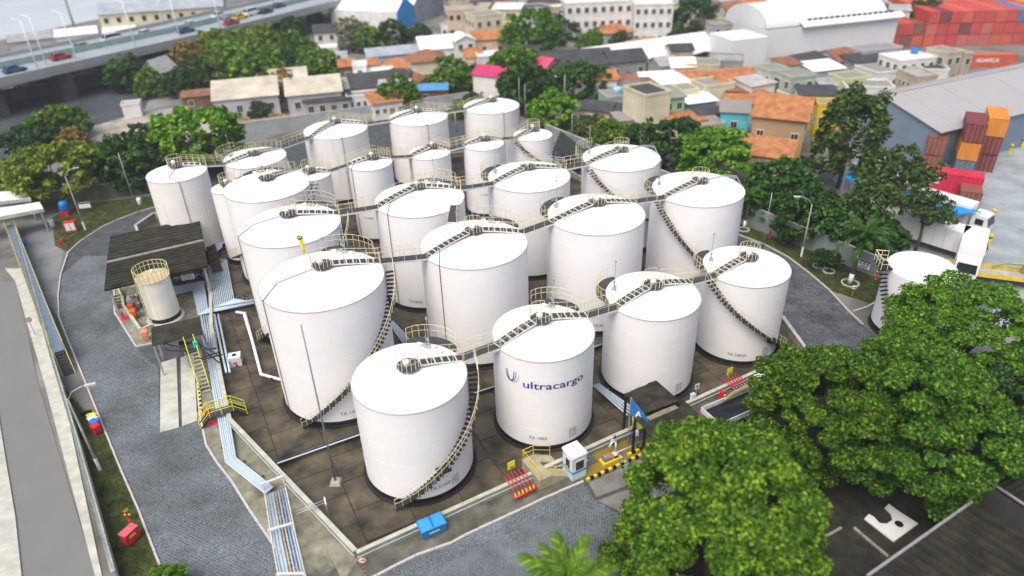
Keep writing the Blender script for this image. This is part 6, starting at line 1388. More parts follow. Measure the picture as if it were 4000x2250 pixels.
SPOTS += [(2060, 78), (2130, 60), (2010, 82), (2165, 88), (2030, 205), (1560, 255), (1600, 300), (1545, 330), (2655, 190), (2590, 245), (2660, 250), (2320, 300), (2745, 245), (2840, 228), (3170, 232), (3260, 222), (3150, 335), (3130, 370), (3190, 360), (2975, 372), (2905, 345), (2620, 318), (2560, 300), (2700, 305), (3440, 268), (3580, 285), (3385, 330), (3640, 262), (1800, 250), (1770, 95), (1985, 30), (2180, 25), (2780, 48), (3050, 25), (3180, 20), (3330, 15), (1300, 230), (1500, 385), (1560, 300), (2840, 300)]
BLOCK = [(2060, -400, 0, 0)]
for u, v in SPOTS:
    if 2900 < u < 3470 and 22 < v < 215 and v < 200: continue
    if 2410 < u < 2480 and v < 60: continue
    wl = fr.choice(['white', 'white', 'cream', 'grey', 'beige', 'lilac', 'peach', 'sage', 'concrete', 'white']); rn = fr.choice(list(RN)); hh = fr.uniform(3.4, 7.5) if v < 60 else fr.uniform(3.2, 5)
    kind = 'flat' if rn in ('pale slab',) else fr.choice(('gable', 'hip', 'shed')) if 'tiled' in rn else fr.choice(('gable', 'shed', 'flat'))
    dd = sorted((abs(u - a) + 2.0 * abs(v - b), a, b, nm) for a, b, nm in LM_)
    for _, a, b, nm in dd:
        rel = ('behind and ' if v < b - 14 else 'before and ' if v > b + 14 else '') + ('left of ' if u < a else 'right of '); ok = False
        for sz in ('', 'small ', 'low ') if hh < 4.5 else ('', 'tall ', 'narrow '):
            lab = f'{sz}{wl} house with {rn} roof {rel}{nm}'
            if lab not in USED: ok = True; break
        if ok: break
    USED.add(lab); H(lab, u, v, hh, fr.uniform(3.6, 8.0), fr.uniform(4, 7), fr.uniform(-18, 26), wl, kind, RN[rn], (fr.choice((2, 3, 4)), 2 if hh > 5.4 else 1), simple=v < 40)
# church spire
p = at(2450, 118); t = thing('church', 'pale church tower with a pointed spire between green trees', 'church', (p.x, p.y, 0), R(8)); CT = M('spire_render', (.50, .52, .44), .8, .15, 1)
MB().box((0, 0, 4), (2.6, 2.6, 8)).obj('tower', CT, t); MB().lathe([(1.75, 8), (1.5, 8.4), (.08, 16), (0, 16.1)], 4).obj('spire', CT, t); MB().box((2.8, 2, 2.4), (7, 6, 4.8)).obj('nave_wall', WALLS['cream'], t)
for S in ([(-.9, -1.2, 4.7), (6.5, -1.2, 4.7), (6.5, 2, 6.6), (-.9, 2, 6.6)], [(6.5, 5.2, 4.7), (-.9, 5.2, 4.7), (-.9, 2, 6.6), (6.5, 2, 6.6)]): MB().loft([Vector(q) for q in S], [Vector(q) + Vector((0, 0, .15)) for q in S]).obj('nave_roof', TILE, t)
for z in (3, 6.2): q = ob('window', WIN_F, t); q.location = (0, -1.34, z); q.scale = (.8, 1, 1.2); ob('pane', WIN_P, q)
# white factory with three gables
ax = Vector((-.94, .34, 0)); bx = Vector((.34, .94, 0)); yw = math.atan2(.34, .94) - PI
o = at(1560, 122); t = thing('factory', 'long white roofed factory with one blue and two grey gables', 'factory', (o.x, o.y, 0), 0); wg = 11.0
for k, (gm, nm) in enumerate(((WALLS['blue'], 'blue gable end'), (WALLS['slate'], 'grey gable end with red markings'), (WALLS['slate'], 'grey gable end'))):
    b0 = bx * (wg * k * .98); Lr = 22 + 2 * k; hh, rr = 5.2, 3.2; P = [b0, b0 + bx * wg * .97, b0 + bx * wg * .485]
    q = [P[0] + Vector((0, 0, 0)), P[1], P[1] + Vector((0, 0, hh)), P[2] + Vector((0, 0, hh + rr)), P[0] + Vector((0, 0, hh))]
    MB().loft(q, [x + ax * .3 for x in q]).obj('gable_end', gm, t, label=nm)
    for a_, b_ in ((P[0] + Vector((0, 0, hh)), P[2] + Vector((0, 0, hh + rr))), (P[2] + Vector((0, 0, hh + rr)), P[1] + Vector((0, 0, hh)))):
        S = [a_ + ax * .1, b_ + ax * .1, b_ + ax * Lr, a_ + ax * Lr]; MB().loft(S, [x + Vector((0, 0, .15)) for x in S]).obj('roof', RW, t)
    S = [P[0] + ax * .35, P[0] + ax * Lr]; MB().bar(S[0] + Vector((0, 0, hh / 2)), S[1] + Vector((0, 0, hh / 2)), .2, hh).obj('wall', WALLS['white'], t)
    if k:
        m = MB()
        for f in (.25, .45, .65): m.bar(P[0] + bx * wg * f + Vector((0, 0, 4.2)) - ax * .03, P[0] + bx * wg * (f + .13) + Vector((0, 0, 4.2)) - ax * .03, .04, .7)
        m.bar(P[2] - bx * .8 + Vector((0, 0, 6.4)) - ax * .03, P[2] + bx * .8 + Vector((0, 0, 6.4)) - ax * .03, .04, .9); m.obj('wall_marking', M('marking_red', (.50, .16, .14), .7, .1, 2), t)
# arched white warehouse and its wing
WW = M('warehouse_white', (.66, .67, .68), .6, .04, .2); ya = R(17); e = Vector((math.cos(ya), math.sin(ya), 0)); n_ = Vector((-e.y, e.x, 0))
o = at(2975, 250); t = thing('arched_warehouse', 'huge white warehouse with a rounded vault roof above the hillside houses', 'warehouse', (o.x, o.y, 0), 0)
LL, WD, EV = 36.0, 17.0, 7.4
MB().add([(0, 0, 0), e * LL, e * LL + n_ * WD, n_ * WD, Vector((0, 0, EV)), e * LL + Vector((0, 0, EV)), e * LL + n_ * WD + Vector((0, 0, EV)), n_ * WD + Vector((0, 0, EV))], [(0, 1, 5, 4), (1, 2, 6, 5), (2, 3, 7, 6), (3, 0, 4, 7)]).obj('wall', WW, t)
arc = [n_ * (WD * (.5 - .46 * math.cos(PI * k / 14))) + Vector((0, 0, EV + .02 + 4.0 * math.sin(PI * k / 14))) for k in range(15)]
v = MB(); v.add([p for p in arc] + [p + e * (LL - 3) for p in arc], [(k, k + 1, 16 + k, 15 + k) for k in range(14)]); v.obj('vault_roof', WW, t, True)
MB().loft(arc, [p + e * .3 for p in arc]).obj('arch_end', WW, t)
S = [-n_ * 1.0 + Vector((0, 0, EV - .2)) + e * 9, -n_ * 1.0 + Vector((0, 0, EV - .2)) + e * (LL + 1), n_ * .8 + Vector((0, 0, EV + .7)) + e * (LL + 1), n_ * .8 + Vector((0, 0, EV + .7)) + e * 9]; MB().loft(S, [x + Vector((0, 0, .2)) for x in S]).obj('side_roof', WW, t)
for k in range(16): c = n_ * .72 + e * (11.5 + 1.5 * k) + Vector((0, 0, EV + 1.05)); q = ob('window', WIN_S, t); q.location = c; q.rotation_euler = (0, 0, ya); q.scale = (1.0, 1.5, .5)
o2 = at(2830, 190); MB().box(Vector((-6.5, -1.2, 3.4)), (9, 9, 6.8), ya).obj('front_block', WW, t)
o = at(2330, 318); t = thing('white_wing', 'long low white hall reaching left from the arched warehouse', 'hall', (o.x, o.y, 0), 0); yb = R(24); e = Vector((math.cos(yb), math.sin(yb), 0)); n_ = Vector((-e.y, e.x, 0)); LL = 36
for k in range(6):
    a0 = e * (LL * k / 6); a1 = e * (LL * (k + 1) / 6); S = [a0 + Vector((0, 0, 3.0)) - n_ * 1.2, (a0 + a1) / 2 + Vector((0, 0, 3.4)) - n_ * 1.2, a1 + Vector((0, 0, 3.0)) - n_ * 1.2]; T_ = [Vector((q.x, q.y, 5.6)) + n_ * 8 for q in S]
    mb = MB(); mb.add(S + T_, [(0, 1, 4, 3), (1, 2, 5, 4)]); W2 = [q - Vector((0, 0, .25)) for q in S + T_]; mb.add(W2, [(3, 4, 1, 0), (4, 5, 2, 1)]); mb.add(S + [q - Vector((0, 0, .25)) for q in S], [(0, 3, 4, 1), (1, 4, 5, 2)]); mb.obj('roof_bay', WW, t)
MB().box(e * LL / 2 + n_ * 5 + Vector((0, 0, 1.75)), (LL, 9.6, 3.5), yb).obj('wall', WALLS['dark'], t)  # wall coloured dark to stand in for the shadow under the scalloped eaves
# grey warehouse
GW = M('warehouse_roof_grey', (.40, .385, .37), .7, .12, .12, wave=('X', .8, .12, .3), bump=.2, col2=(.36, .37, .39)); GB = M('warehouse_gable_blue', (.17, .225, .30), .7, .08, .3)
g0, g1 = at(3284, 392, 6.0), at(3668, 512, 6.0); n_ = (g1 - g0); n_.z = 0; wid = n_.length; n_.normalize(); ax = Vector((-n_.y, n_.x, 0)); LL = 64
t = thing('grey_warehouse', 'long grey roofed warehouse with blue grey gable beside the container yard', 'warehouse', (g0.x, g0.y, 0), 0); Z = lambda z: Vector((0, 0, z)); EV, RZ = 6.0, 8.6
G_ = [Z(0), n_ * wid, n_ * wid + Z(EV), n_ * wid * .42 + Z(RZ), Z(EV)]; MB().loft(G_, [q + ax * .3 for q in G_]).obj('gable_wall', GB, t)
for a_, b_ in ((Z(EV - .1) - n_ * .5, n_ * wid * .42 + Z(RZ)), (n_ * wid * .42 + Z(RZ), n_ * (wid + .6) + Z(EV - .15))):
    N = 16
    for k in range(N):
        S = [a_ + ax * (LL * k / N - .3), b_ + ax * (LL * k / N - .3), b_ + ax * (LL * (k + 1) / N - .34), a_ + ax * (LL * (k + 1) / N - .34)]; dz = Z(.12 + random.uniform(-.015, .015)); MB().loft(S, [q + dz for q in S]).obj('roof_panel', GW, t)
MB().bar(n_ * wid + Z(EV / 2) + ax * .3, n_ * wid + Z(EV / 2) + ax * LL, .25, EV).obj('wall', GB, t); MB().bar(Z(EV / 2) + ax * .3, Z(EV / 2) + ax * LL, .25, EV).obj('wall', GB, t); MB().bar(n_ * wid * .42 + Z(RZ + .14) - ax * .3, n_ * wid * .42 + Z(RZ + .14) + ax * LL, .5, .12).obj('ridge_cap', GW, t)
# cream block and sheds beyond the viaduct
H('long cream block with blue grey roof beyond the viaduct', 640, 30, 7.5, 33, 10, 14, 'cream', 'gable', M('roof_blue_grey', (.30, .34, .38)), (10, 2), cat='warehouse', simple=True); H('low white sheds on the shore behind the viaduct', 300, 130, 3.5, 10, 6, 25, 'white', 'gable', RW, (0, 0), cat='shed'); H('low grey shed on the shore left of the white sheds', 120, 150, 3.5, 10, 6, 30, 'lilac', 'gable', RG, (0, 0), cat='shed'); H('pale roofed store beside the cream block', 470, 122, 3, 8, 5, 20, 'white', 'gable', RW, (0, 0), cat='shed')
H('white building with dark roof beyond the viaduct end', 1270, 118, 5.5, 5.5, 6, 12, 'white', 'gable', RD, (2, 2)); H('white house below the dark roofed white building', 1275, 185, 4, 5, 4, 10, 'white', 'flat', RW, (3, 1)); H('orange roof peeping over the trees below the viaduct end', 1255, 222, 3, 5, 4, 10, 'white', 'gable', TILE, (1, 1))
# roof water tanks
for lab, u, v, z, r_, mt_ in (('pale blue round water tank on the pale green rooms', 2412, 362, 4.5, .8, M('tank_pale_blue', (.30, .52, .62), .5, .1, 2)), ('deep blue water tank behind the green house front', 2492, 415, 3.4, .55, BLUEP), ('blue tank on the white and turquoise house', 3570, 208, 5.6, .7, BLUEP), ('small blue tank on the house by the cream block', 2128, 38, 6.5, .7, BLUEP)):
    p = at(u, v, z); t = thing('water_tank', lab, 'water tank', (p.x, p.y, z)); MB().lathe([(r_ * .85, 0), (r_, .5), (r_, .9), (r_ * .7, 1.05), (0, 1.12)], 18).obj('tank_body', mt_, t, True); MB().cyl((0, 0, 1.08), .25, .08, 12).obj('lid', mt_, t); MB().box((0, 0, -.15), (r_ * 1.6, r_ * 1.6, .3)).obj('stand', CONC, t)
# rubble
o = at(900, 470); mb = MB(); rr = random.Random(4)
for k in range(520):
    u, v = rr.uniform(800, 1150), rr.uniform(425, 480); p = at(u, v) - o; hgt = max(.05, 1.5 * math.exp(-((u - 960) / 110) ** 2) * rr.random() + .6 * rr.random() * math.exp(-((u - 1080) / 60) ** 2)); s = rr.uniform(.15, .7); mb.box((p.x, p.y, hgt), (s, s * rr.uniform(.4, 1), s * rr.uniform(.3, .8)), rr.uniform(0, 3))
ro = mb.obj('rubble', M('rubble_brick', (.36, .17, .08), .9, .5, 1.2, col2=(.48, .36, .24), island=.4)); ro.location = o; tag(ro, None, None, None, 'stuff')
wall('low tan wall in front of the brick rubble heap', [at(900, 500).to_2d(), at(1165, 470).to_2d()], 1.0, .2, M('tan_wall', (.45, .37, .20), .85, .2, 1), None, 'garden_wall')
# ------------------------------------------------------------------ viaduct
ZD = 7.0; nd = [at(-420, 405, ZD), at(0, 320, ZD), at(800, 140, ZD), at(1360, 0, ZD)]; nd.append(nd[3] + (nd[3] - nd[2]) * 2.2); WDK = 23.0
t = thing('viaduct', 'long concrete road viaduct crossing the upper left of the picture', 'viaduct', (nd[1].x, nd[1].y, 0), 0); o = Vector((nd[1].x, nd[1].y, 0)); VC = M('viaduct_concrete', (.33, .35, .345), .8, .15, .15, streak=.2); VR = M('viaduct_road', (.27, .31, .345), .75, .12, .2)
P = [Vector((p.x, p.y, 0)) - o for p in nd]; NR = []
for i in range(len(P)):
    d = (P[min(i + 1, len(P) - 1)] - P[max(0, i - 1)]).normalized(); NR.append(Vector((-d.y, d.x, 0)))
def strip(name, a, b, z0, z1, mat):
    mb = MB()
    for i in range(len(P) - 1):
        q = [P[i] + NR[i] * a, P[i + 1] + NR[i + 1] * a, P[i + 1] + NR[i + 1] * b, P[i] + NR[i] * b]; mb.loft([x + Vector((0, 0, z0)) for x in q], [x + Vector((0, 0, z1)) for x in q])
    return mb.obj(name, mat, t)
strip('deck', .05, WDK, ZD - 1.1, ZD - .1, VC); strip('carriageway', .6, 10.8, ZD - .1, ZD, VR); strip('carriageway', 12.4, WDK - .5, ZD - .1, ZD, VR); strip('parapet', 0, .35, ZD - .5, ZD + .75, VC); strip('parapet', WDK - .3, WDK, ZD - .1, ZD + .85, VC); strip('median_fence', 11.4, 11.7, ZD - .1, ZD + 1.3, M('median_green', (.26, .36, .33), .7, .2, .6)); strip('box_girder', 5, WDK - 5, ZD - 2.4, ZD - 1.1, VC)
for k in range(6): strip('lane_mark', 4.0 if k < 1 else 7.5 if k < 2 else 15.8 if k < 3 else 19 if k < 4 else .9 if k < 5 else 10.4, (4.0 if k < 1 else 7.5 if k < 2 else 15.8 if k < 3 else 19 if k < 4 else .9 if k < 5 else 10.4) + .14, ZD + .004, ZD + .008, M('lane_paint', (.52, .54, .55), .7, .1, 1)) 
VP = M('viaduct_pier', (.075, .07, .06), .85, .35, .3, streak=.3)
for i, f in ((0, .2), (0, .93), (1, .28), (1, .62), (1, .96), (2, .3), (2, .65), (3, 0), (3, .3)):
    c = P[i].lerp(P[i + 1], f) + NR[i] * 4.5; e = (P[i + 1] - P[i]).normalized(); MB().box((c.x, c.y, (ZD - 1.1) / 2), (3.0, 4.2, ZD - 1.1), math.atan2(e.y, e.x)).obj('pier', VP, t)
    c2 = c + NR[i] * 10; MB().box((c2.x, c2.y, (ZD - 1.1) / 2), (3.0, 4.2, ZD - 1.1), math.atan2(e.y, e.x)).obj('pier', VP, t)
    for s in (-1, 1):
        S = [c + NR[i] * 3.5 + e * s * 1.2 + Vector((0, 0, ZD - 2.2)), c + NR[i] * 3.5 + e * s * 9 + Vector((0, 0, ZD - 1.15)), c - NR[i] * 3.8 + e * s * 9 + Vector((0, 0, ZD - 1.15)), c - NR[i] * 3.8 + e * s * 1.2 + Vector((0, 0, ZD - 1.6))]
def on_deck(u, v, z=ZD): return at(u, v, z)
for k, (u, v, top) in enumerate(((149, 272, 149), (298, 232, 155), (528, 180, 132), (702, 146, 95), (860, 110, 70), (182, 255, 165), (640, 92, 60))):
    b = on_deck(u, v); t2 = thing('viaduct_lamp', ['first', 'second', 'third', 'fourth', 'fifth', 'sixth', 'seventh'][k] + ' white lamp post on the viaduct ' + ['near parapet from the left edge', 'near parapet from the left edge', 'near parapet from the left edge', 'near parapet from the left edge', 'near parapet from the left edge', 'counted, standing at the median fence', 'counted, on the far parapet'][k], 'street lamp', b, 0, 'lamps on the viaduct')
    MB().tube([(0, 0, 0), (0, 0, 9.5)], .16, 8, True, .09).obj('lamp_post', WPLAST, t2, True); MB().bar((0, 0, 9.4), (-1.6, .8, 9.7), .12).obj('lamp_arm', WPLAST, t2); MB().bar((-1.4, .7, 9.7), (-2.3, 1.15, 9.75), .3, .14).obj('lamp_head', WPLAST, t2)
b = at(310, 165, 0); t2 = thing('shore_mast', 'very tall grey mast on the shore behind the viaduct', 'mast', (b.x, b.y, 0)); MB().tube([(0, 0, 0), (0, 0, 26)], .35, 10, True, .18).obj('mast_pole', STEEL, t2, True); MB().lathe([(.8, 25.6), (.9, 25.9), (.2, 26.2)], 12).obj('mast_head', STEEL, t2)
wall('long dark retaining wall along the street under the viaduct', [at(-60, 412).to_2d(), at(205, 372).to_2d(), at(440, 318).to_2d()], 2.6, .3, M('retaining_wall', (.10, .105, .09), .9, .35, .4, streak=.3), CONC, 'retaining_wall')
# ------------------------------------------------------------------ vehicles
CARM = {}
def car(label, p, rz, col, group=None, van=False):
    if van not in CARM:
        Lc, Wc = (4.3, 1.75) if not van else (5.2, 1.95); hb = .78 if not van else 1.15
        b = MB(); sec = [(-Lc / 2, .32, .62), (-Lc / 2 + .08, .22, .72), (-.95, .2, .86), (.75, .2, .88), (Lc / 2 - .15, .22, .70), (Lc / 2, .34, .56)]
        V = []
        for x, z0, z1 in sec:
            z1 = z1 * hb / .78 if van else z1; V += [(x, -Wc / 2 + .06, z0), (x, -Wc / 2, (z0 + z1) / 2), (x, -Wc / 2 + .07, z1), (x, Wc / 2 - .07, z1), (x, Wc / 2, (z0 + z1) / 2), (x, Wc / 2 - .06, z0)]
        F = [(6 * i + j, 6 * i + (j + 1) % 6, 6 * i + 6 + (j + 1) % 6, 6 * i + 6 + j) for i in range(5) for j in range(6)] + [(5, 4, 3, 2, 1, 0), (30, 31, 32, 33, 34, 35)]
        b.add(V, F); zt = 1.42 if not van else 2.0; zb = .84 if not van else 1.16; x0, x1 = (-1.75, 1.0) if not van else (-2.5, 1.9)
        ca = [(x0, -.78, zb), (x1, -.78, zb), (x1, .78, zb), (x0, .78, zb)]; cb = [(x0 + .45, -.62, zt - .04), (x1 - .75, -.62, zt - .04), (x1 - .75, .62, zt - .04), (x0 + .45, .62, zt - .04)]
        gm = MB().loft([Vector(q) for q in ca], [Vector(q) for q in cb]); rf = MB(); rf.box(((x0 + x1) / 2 - .15, 0, zt), (x1 - x0 - 1.15, 1.27, .07))
        for sx, tx in ((x0, x0 + .45), (x1, x1 - .75)):
            for s in (-1, 1): rf.bar((sx, .79 * s, zb), (tx, .63 * s, zt - .02), .08)
        CARM[van] = (b.mesh('body', WPLAST), gm.mesh('windows', GLASS), rf.mesh('roof', WPLAST), MB().lathe([(.0, -.1), (.32, -.1), (.33, 0), (.32, .1), (.0, .1)], 14).mesh('wheel', TYRE), MB().box((0, 0, 0), (.06, .36, .14)).mesh('headlight', M('headlight', (.75, .75, .72), .2, .05, 2)), Lc, Wc)
    b, gl_, rf, wh, hl, Lc, Wc = CARM[van]; t = thing('van' if van else 'car', label, 'van' if van else 'car', p, rz, group)
    for me in (b, gl_, rf):
        o = ob(me.name.split('.')[0], me, t)
        if me is not gl_: o.material_slots[0].link = 'OBJECT'; o.material_slots[0].material = col
    for sx in (-1.32, 1.32):
        for sy in (-1, 1): q = ob('wheel', wh, t); q.location = (sx, sy * (Wc / 2 - .08), .33); q.rotation_euler = (PI / 2, 0, 0)
    for sy in (-.55, .55): q = ob('headlight', hl, t); q.location = (Lc / 2 - .04, sy, .62)
    return t
CK = {n: M('car_' + n, c, .25, .05, 1, spec=.6) for n, c in (('black', (.012, .013, .016)), ('white', (.72, .72, .72)), ('silver', (.38, .40, .42)), ('red', (.35, .02, .03)), ('blue', (.03, .07, .18)), ('yellow', (.75, .50, .02)))}
dk = math.atan2((nd[2] - nd[1]).y, (nd[2] - nd[1]).x); dk2 = math.atan2((nd[3] - nd[2]).y, (nd[3] - nd[2]).x)
for lab, u, v, c, vn in (('dark blue car on the viaduct at the left edge', 60, 282, 'blue', 0), ('red and dark car on the viaduct passing the second lamp post', 240, 232, 'red', 0), ('white van in the far lanes of the viaduct left of the long cream block', 447, 163, 'white', 1), ('white car on the viaduct before the long cream block', 575, 138, 'white', 0), ('dark car on the near lanes beside the fourth viaduct lamp', 728, 128, 'blue', 0), ('white car in the far lanes near the fourth viaduct lamp', 752, 103, 'white', 0),
                    ('silver car near the top of the viaduct', 890, 88, 'silver', 0), ('yellow taxi on the viaduct near the top', 940, 74, 'yellow', 0), ('red car left of the yellow taxi on the viaduct', 905, 97, 'red', 0), ('white van following far up the viaduct', 985, 60, 'white', 1), ('black car far up the viaduct before the top edge', 1040, 52, 'black', 0), ('white car in the far lanes high on the viaduct', 860, 66, 'white', 0), ('silver car in the far lanes left of the cream block trees', 330, 190, 'silver', 0), ('blue car far up the viaduct beside the black one', 1090, 30, 'blue', 0)):
    car(lab, on_deck(u, v), dk if u < 800 else dk2, CK[c], 'cars on the viaduct', bool(vn))
car('black parked car behind the right back row tank', at(2055, 452), R(-52), CK['black']); car('white parked car behind the trees right of the back row', at(2275, 540), R(-52), CK['white']); car('red car at the street trees behind the back row', at(1985, 392), R(20), CK['red'])
for lab, u, v in (('first of the white vans parked behind the retaining wall, leftmost', 105, 340), ('second white van parked behind the retaining wall', 150, 330), ('third white van behind the retaining wall beside the pier', 190, 322), ('white van right of the viaduct pier behind the wall', 330, 300), ('rightmost white van behind the retaining wall', 385, 285)): car(lab, at(u, v), R(30), CK['white'], 'white vans under the viaduct', True)
car('white utility van roof with blue mark over the right perimeter wall', at(2945, 815), R(-56), CK['white'], None, True)
def truck(label, p, rz, trailer=7.0, boxm=None, cabm=None, flat=False, bedm=None, hb=2.5):
    t = thing('truck', label, 'truck', p, rz); cabm = cabm or CK['white']
    V = [(-.1, 0, .7), (1.75, 0, .7), (1.85, 0, 1.5), (1.55, 0, 2.7), (-.1, 0, 2.75)]
    MB().loft([Vector(q) + Vector((0, -1.1, 0)) for q in V], [Vector(q) + Vector((0, 1.1, 0)) for q in V]).obj('cab', cabm, t)
    ws = [(1.87, -.95, 1.55), (1.87, .95, 1.55), (1.62, .9, 2.5), (1.62, -.9, 2.5)]; MB().loft([Vector(q) for q in ws], [Vector(q) + Vector((.03, 0, .005)) for q in ws]).obj('windscreen', GLASS, t)
    for s in (-1, 1): MB().box((.85, s * 1.11, 1.95), (.9, .03, .75)).obj('side_window', GLASS, t)
    for s in (-.75, .75): MB().box((1.83, s, .95), (.05, .35, .2)).obj('headlight', WPLAST, t)
    MB().box((-trailer / 2 - .1, 0, .85), (trailer + 1.6, .9, .22)).obj('chassis', BLACK, t); bm = boxm or CK['white']
    if flat:
        MB().box((-trailer / 2 - .35, 0, 1.08), (trailer, 2.2, .1)).obj('bed', bedm or BLACK, t)
        for s in (-1, 1): MB().box((-trailer / 2 - .35, s * 1.1, 1.32), (trailer, .06, .5)).obj('bed_side', bm, t)
        MB().box((-trailer - .35, 0, 1.32), (.06, 2.2, .5)).obj('tailgate', bm, t); MB().box((-.3, 0, 1.55), (.08, 2.2, 1.0)).obj('headboard', bm, t)
        MB().tube([(-.6, .7, 1.2), (-.7, .7, 2.3), (-2.4, .8, 2.1), (-3.4, .85, 1.6)], .12, 6).obj('crane_arm', M('crane_green', (.28, .28, .12), .6, .2, 2), t)
    else:
        MB().box((-trailer / 2 - .4, 0, 1.0 + hb / 2), (trailer, 2.4, hb)).obj('box_body', bm, t)
        for k in range(int(trailer / 1.2)):
            for s in (-1, 1): MB().box((-.9 - 1.2 * k, s * 1.215, 1.0 + hb / 2), (.06, .03, hb - .1)).obj('side_rib', M('trailer_rib', (.50, .53, .56), .4, .1, 2), t)
        for s in (-.6, .6): MB().box((-trailer - .42, s, 1.0 + hb / 2), (.05, 1.1, hb - .15)).obj('rear_door', M('trailer_rib', (.50, .53, .56)), t)
    for x in (.9, -trailer * .62, -trailer * .62 - 1.1):
        for s in (-1, 1): MB().tube([(x, s * 1.1, .5), (x, s * .82, .5)], .5, 14).obj('wheel', TYRE, t)
    return t
truck('flatbed truck with white cab and dark load bed half under the trees', at(2965, 1592), R(27), 5.2, WPLAST, None, True, M('bed_dark', (.012, .014, .02), .3, .3, 2))
truck('white box trailer truck nearest the perimeter wall palms', at(3760, 1010), R(-50), 11, None, None); truck('white truck with windscreen facing the far right tank', at(3760, 1085), R(-125), 6, None, None)
truck('white trailer truck behind the nearest trailer, by the red barrel', at(3790, 905), R(-52), 9); truck('grey flatbed truck with yellow sides at the right edge', at(4010, 1120), R(-20), 8.5, M('bed_yellow', (.62, .45, .05), .6, .15, 2), None, True, M('bed_grey', (.35, .36, .34), .8, .2, 1))
truck('white truck cab cut by the right edge', at(4090, 1010), R(-150), 6)
for lab, P4, z in (('long blue tarpaulin roof behind the airy trees', ((3480, 770), (3710, 845), (3745, 810), (3510, 735)), 3.6), ('small triangular blue tarpaulin right of the long one', ((3715, 842), (3830, 825), (3735, 800)), 3.2), ('blue tarpaulin patches between the trees by the red container', ((3300, 690), (3400, 740), (3430, 712), (3330, 665)), 3.6)):
    Q = [at(u, v, z) for u, v in P4]; o = Q[0]; t = thing('tarpaulin_roof', lab, 'tarpaulin roof', (o.x, o.y, 0)); MB().loft([q - o + Vector((0, 0, z - .06)) for q in Q], [q - o + Vector((0, 0, z)) for q in Q]).obj('tarpaulin', M('tarp_blue', (.01, .25, .60), .55, .12, .8), t)
    for q in Q: MB().cyl(((q - o).x, (q - o).y, 0), .06, z - .06, 6).obj('post', STEEL, t)
for lab, u, v, mt_ in (('red drum beside the rear white trailer', 3632, 885, RED), ('yellow drum in the yard behind the trailer', 3738, 920, YEL), ('green drum next to the yellow drum', 3752, 926, WALLS['green']), ('blue drum at the end of the drum row', 3768, 930, BLUEP)):
    p = at(u, v); t = thing('drum', lab, 'drum', (p.x, p.y, .02)); MB().lathe([(.36, 0), (.38, .02), (.38, .4), (.4, .42), (.38, .44), (.38, 1.0), (.33, 1.04), (0, 1.04)], 16).obj('drum_body', mt_, t, True); MB().cyl((.15, 0, 1.04), .05, .03, 8).obj('bung', BLACK, t)
for k, (u, v) in enumerate(((3943, 600), (3992, 575), (3870, 860), (3858, 960))): p = at(u, v); t = thing('bollard', ['yellow bollard before the right container stack', 'yellow bollard at the right edge beyond the stack', 'yellow barrier post behind the trucks', 'yellow barrier post beside the white truck'][k], 'bollard', (p.x, p.y, .02)); MB().cyl((0, 0, 0), .22, 1.5, 10).obj('bollard_post', YEL, t); MB().cyl((0, 0, 1.0), .23, .2, 10).obj('bollard_band', BLACK, t)
# ------------------------------------------------------------------ shipping containers
CM = {}
def cont_mesh(L_):
    if L_ in CM: return CM[L_]
    b = MB(); W_, H_ = 2.44, 2.59; n = int(L_ / .28)
    for s in (-1, 1):
        V = []
        for k in range(2 * n + 1): x = -L_ / 2 + .06 + (L_ - .12) * k / (2 * n); y = s * (W_ / 2 - (.0 if (k // 1) % 4 in (0, 1) else .05)); V += [(x, y, .1), (x, y, H_ - .06)]
        b.add(V, [(2 * k, 2 * k + 2, 2 * k + 3, 2 * k + 1) if s < 0 else (2 * k + 1, 2 * k + 3, 2 * k + 2, 2 * k) for k in range(2 * n)])
    V = []; n2 = int(L_ / .5)
    for k in range(2 * n2 + 1): x = -L_ / 2 + L_ * k / (2 * n2); z = H_ - (.0 if k % 2 else .03); V += [(x, -W_ / 2, z), (x, W_ / 2, z)]
    b.add(V, [(2 * k, 2 * k + 2, 2 * k + 3, 2 * k + 1) for k in range(2 * n2)]); b.box((L_ / 2 - .03, 0, H_ / 2), (.05, W_, H_ - .02)); b.box((0, 0, .07), (L_, W_, .12))
    f = MB()
    for sx in (-1, 1):
        for sy in (-1, 1): f.box((sx * (L_ / 2 - .06), sy * (W_ / 2 - .06), H_ / 2), (.14, .14, H_))
    for sy in (-1, 1): f.bar((-L_ / 2 + .1, sy * (W_ / 2 - .05), H_ - .06), (L_ / 2 - .1, sy * (W_ / 2 - .05), H_ - .06), .12)
    d = MB()
    d.box((0, 0, H_ / 2), (.05, 1.14, H_ - .2)); r = MB()
    for y in (-.4, -.12, .12, .4): r.tube([(-.05, y * 2.2, .12), (-.05, y * 2.2, H_ - .12)], .03, 5)
    CM[L_] = (b.mesh('container_body', RED), f.mesh('corner_frame', RED), d.mesh('door', RED), r.mesh('lock_rod', STEEL)); return CM[L_]
CC = {n: M('container_' + n, c, .55, .12, .7, streak=.25) for n, c in (('red', (.50, .055, .045)), ('orange red', (.52, .10, .05)), ('brown', (.22, .075, .05)), ('maroon', (.17, .035, .035)), ('orange', (.62, .22, .02)), ('slate blue', (.10, .14, .19)), ('crimson', (.50, .02, .06)), ('blue', (.06, .17, .34)), ('pink red', (.50, .12, .10)))}
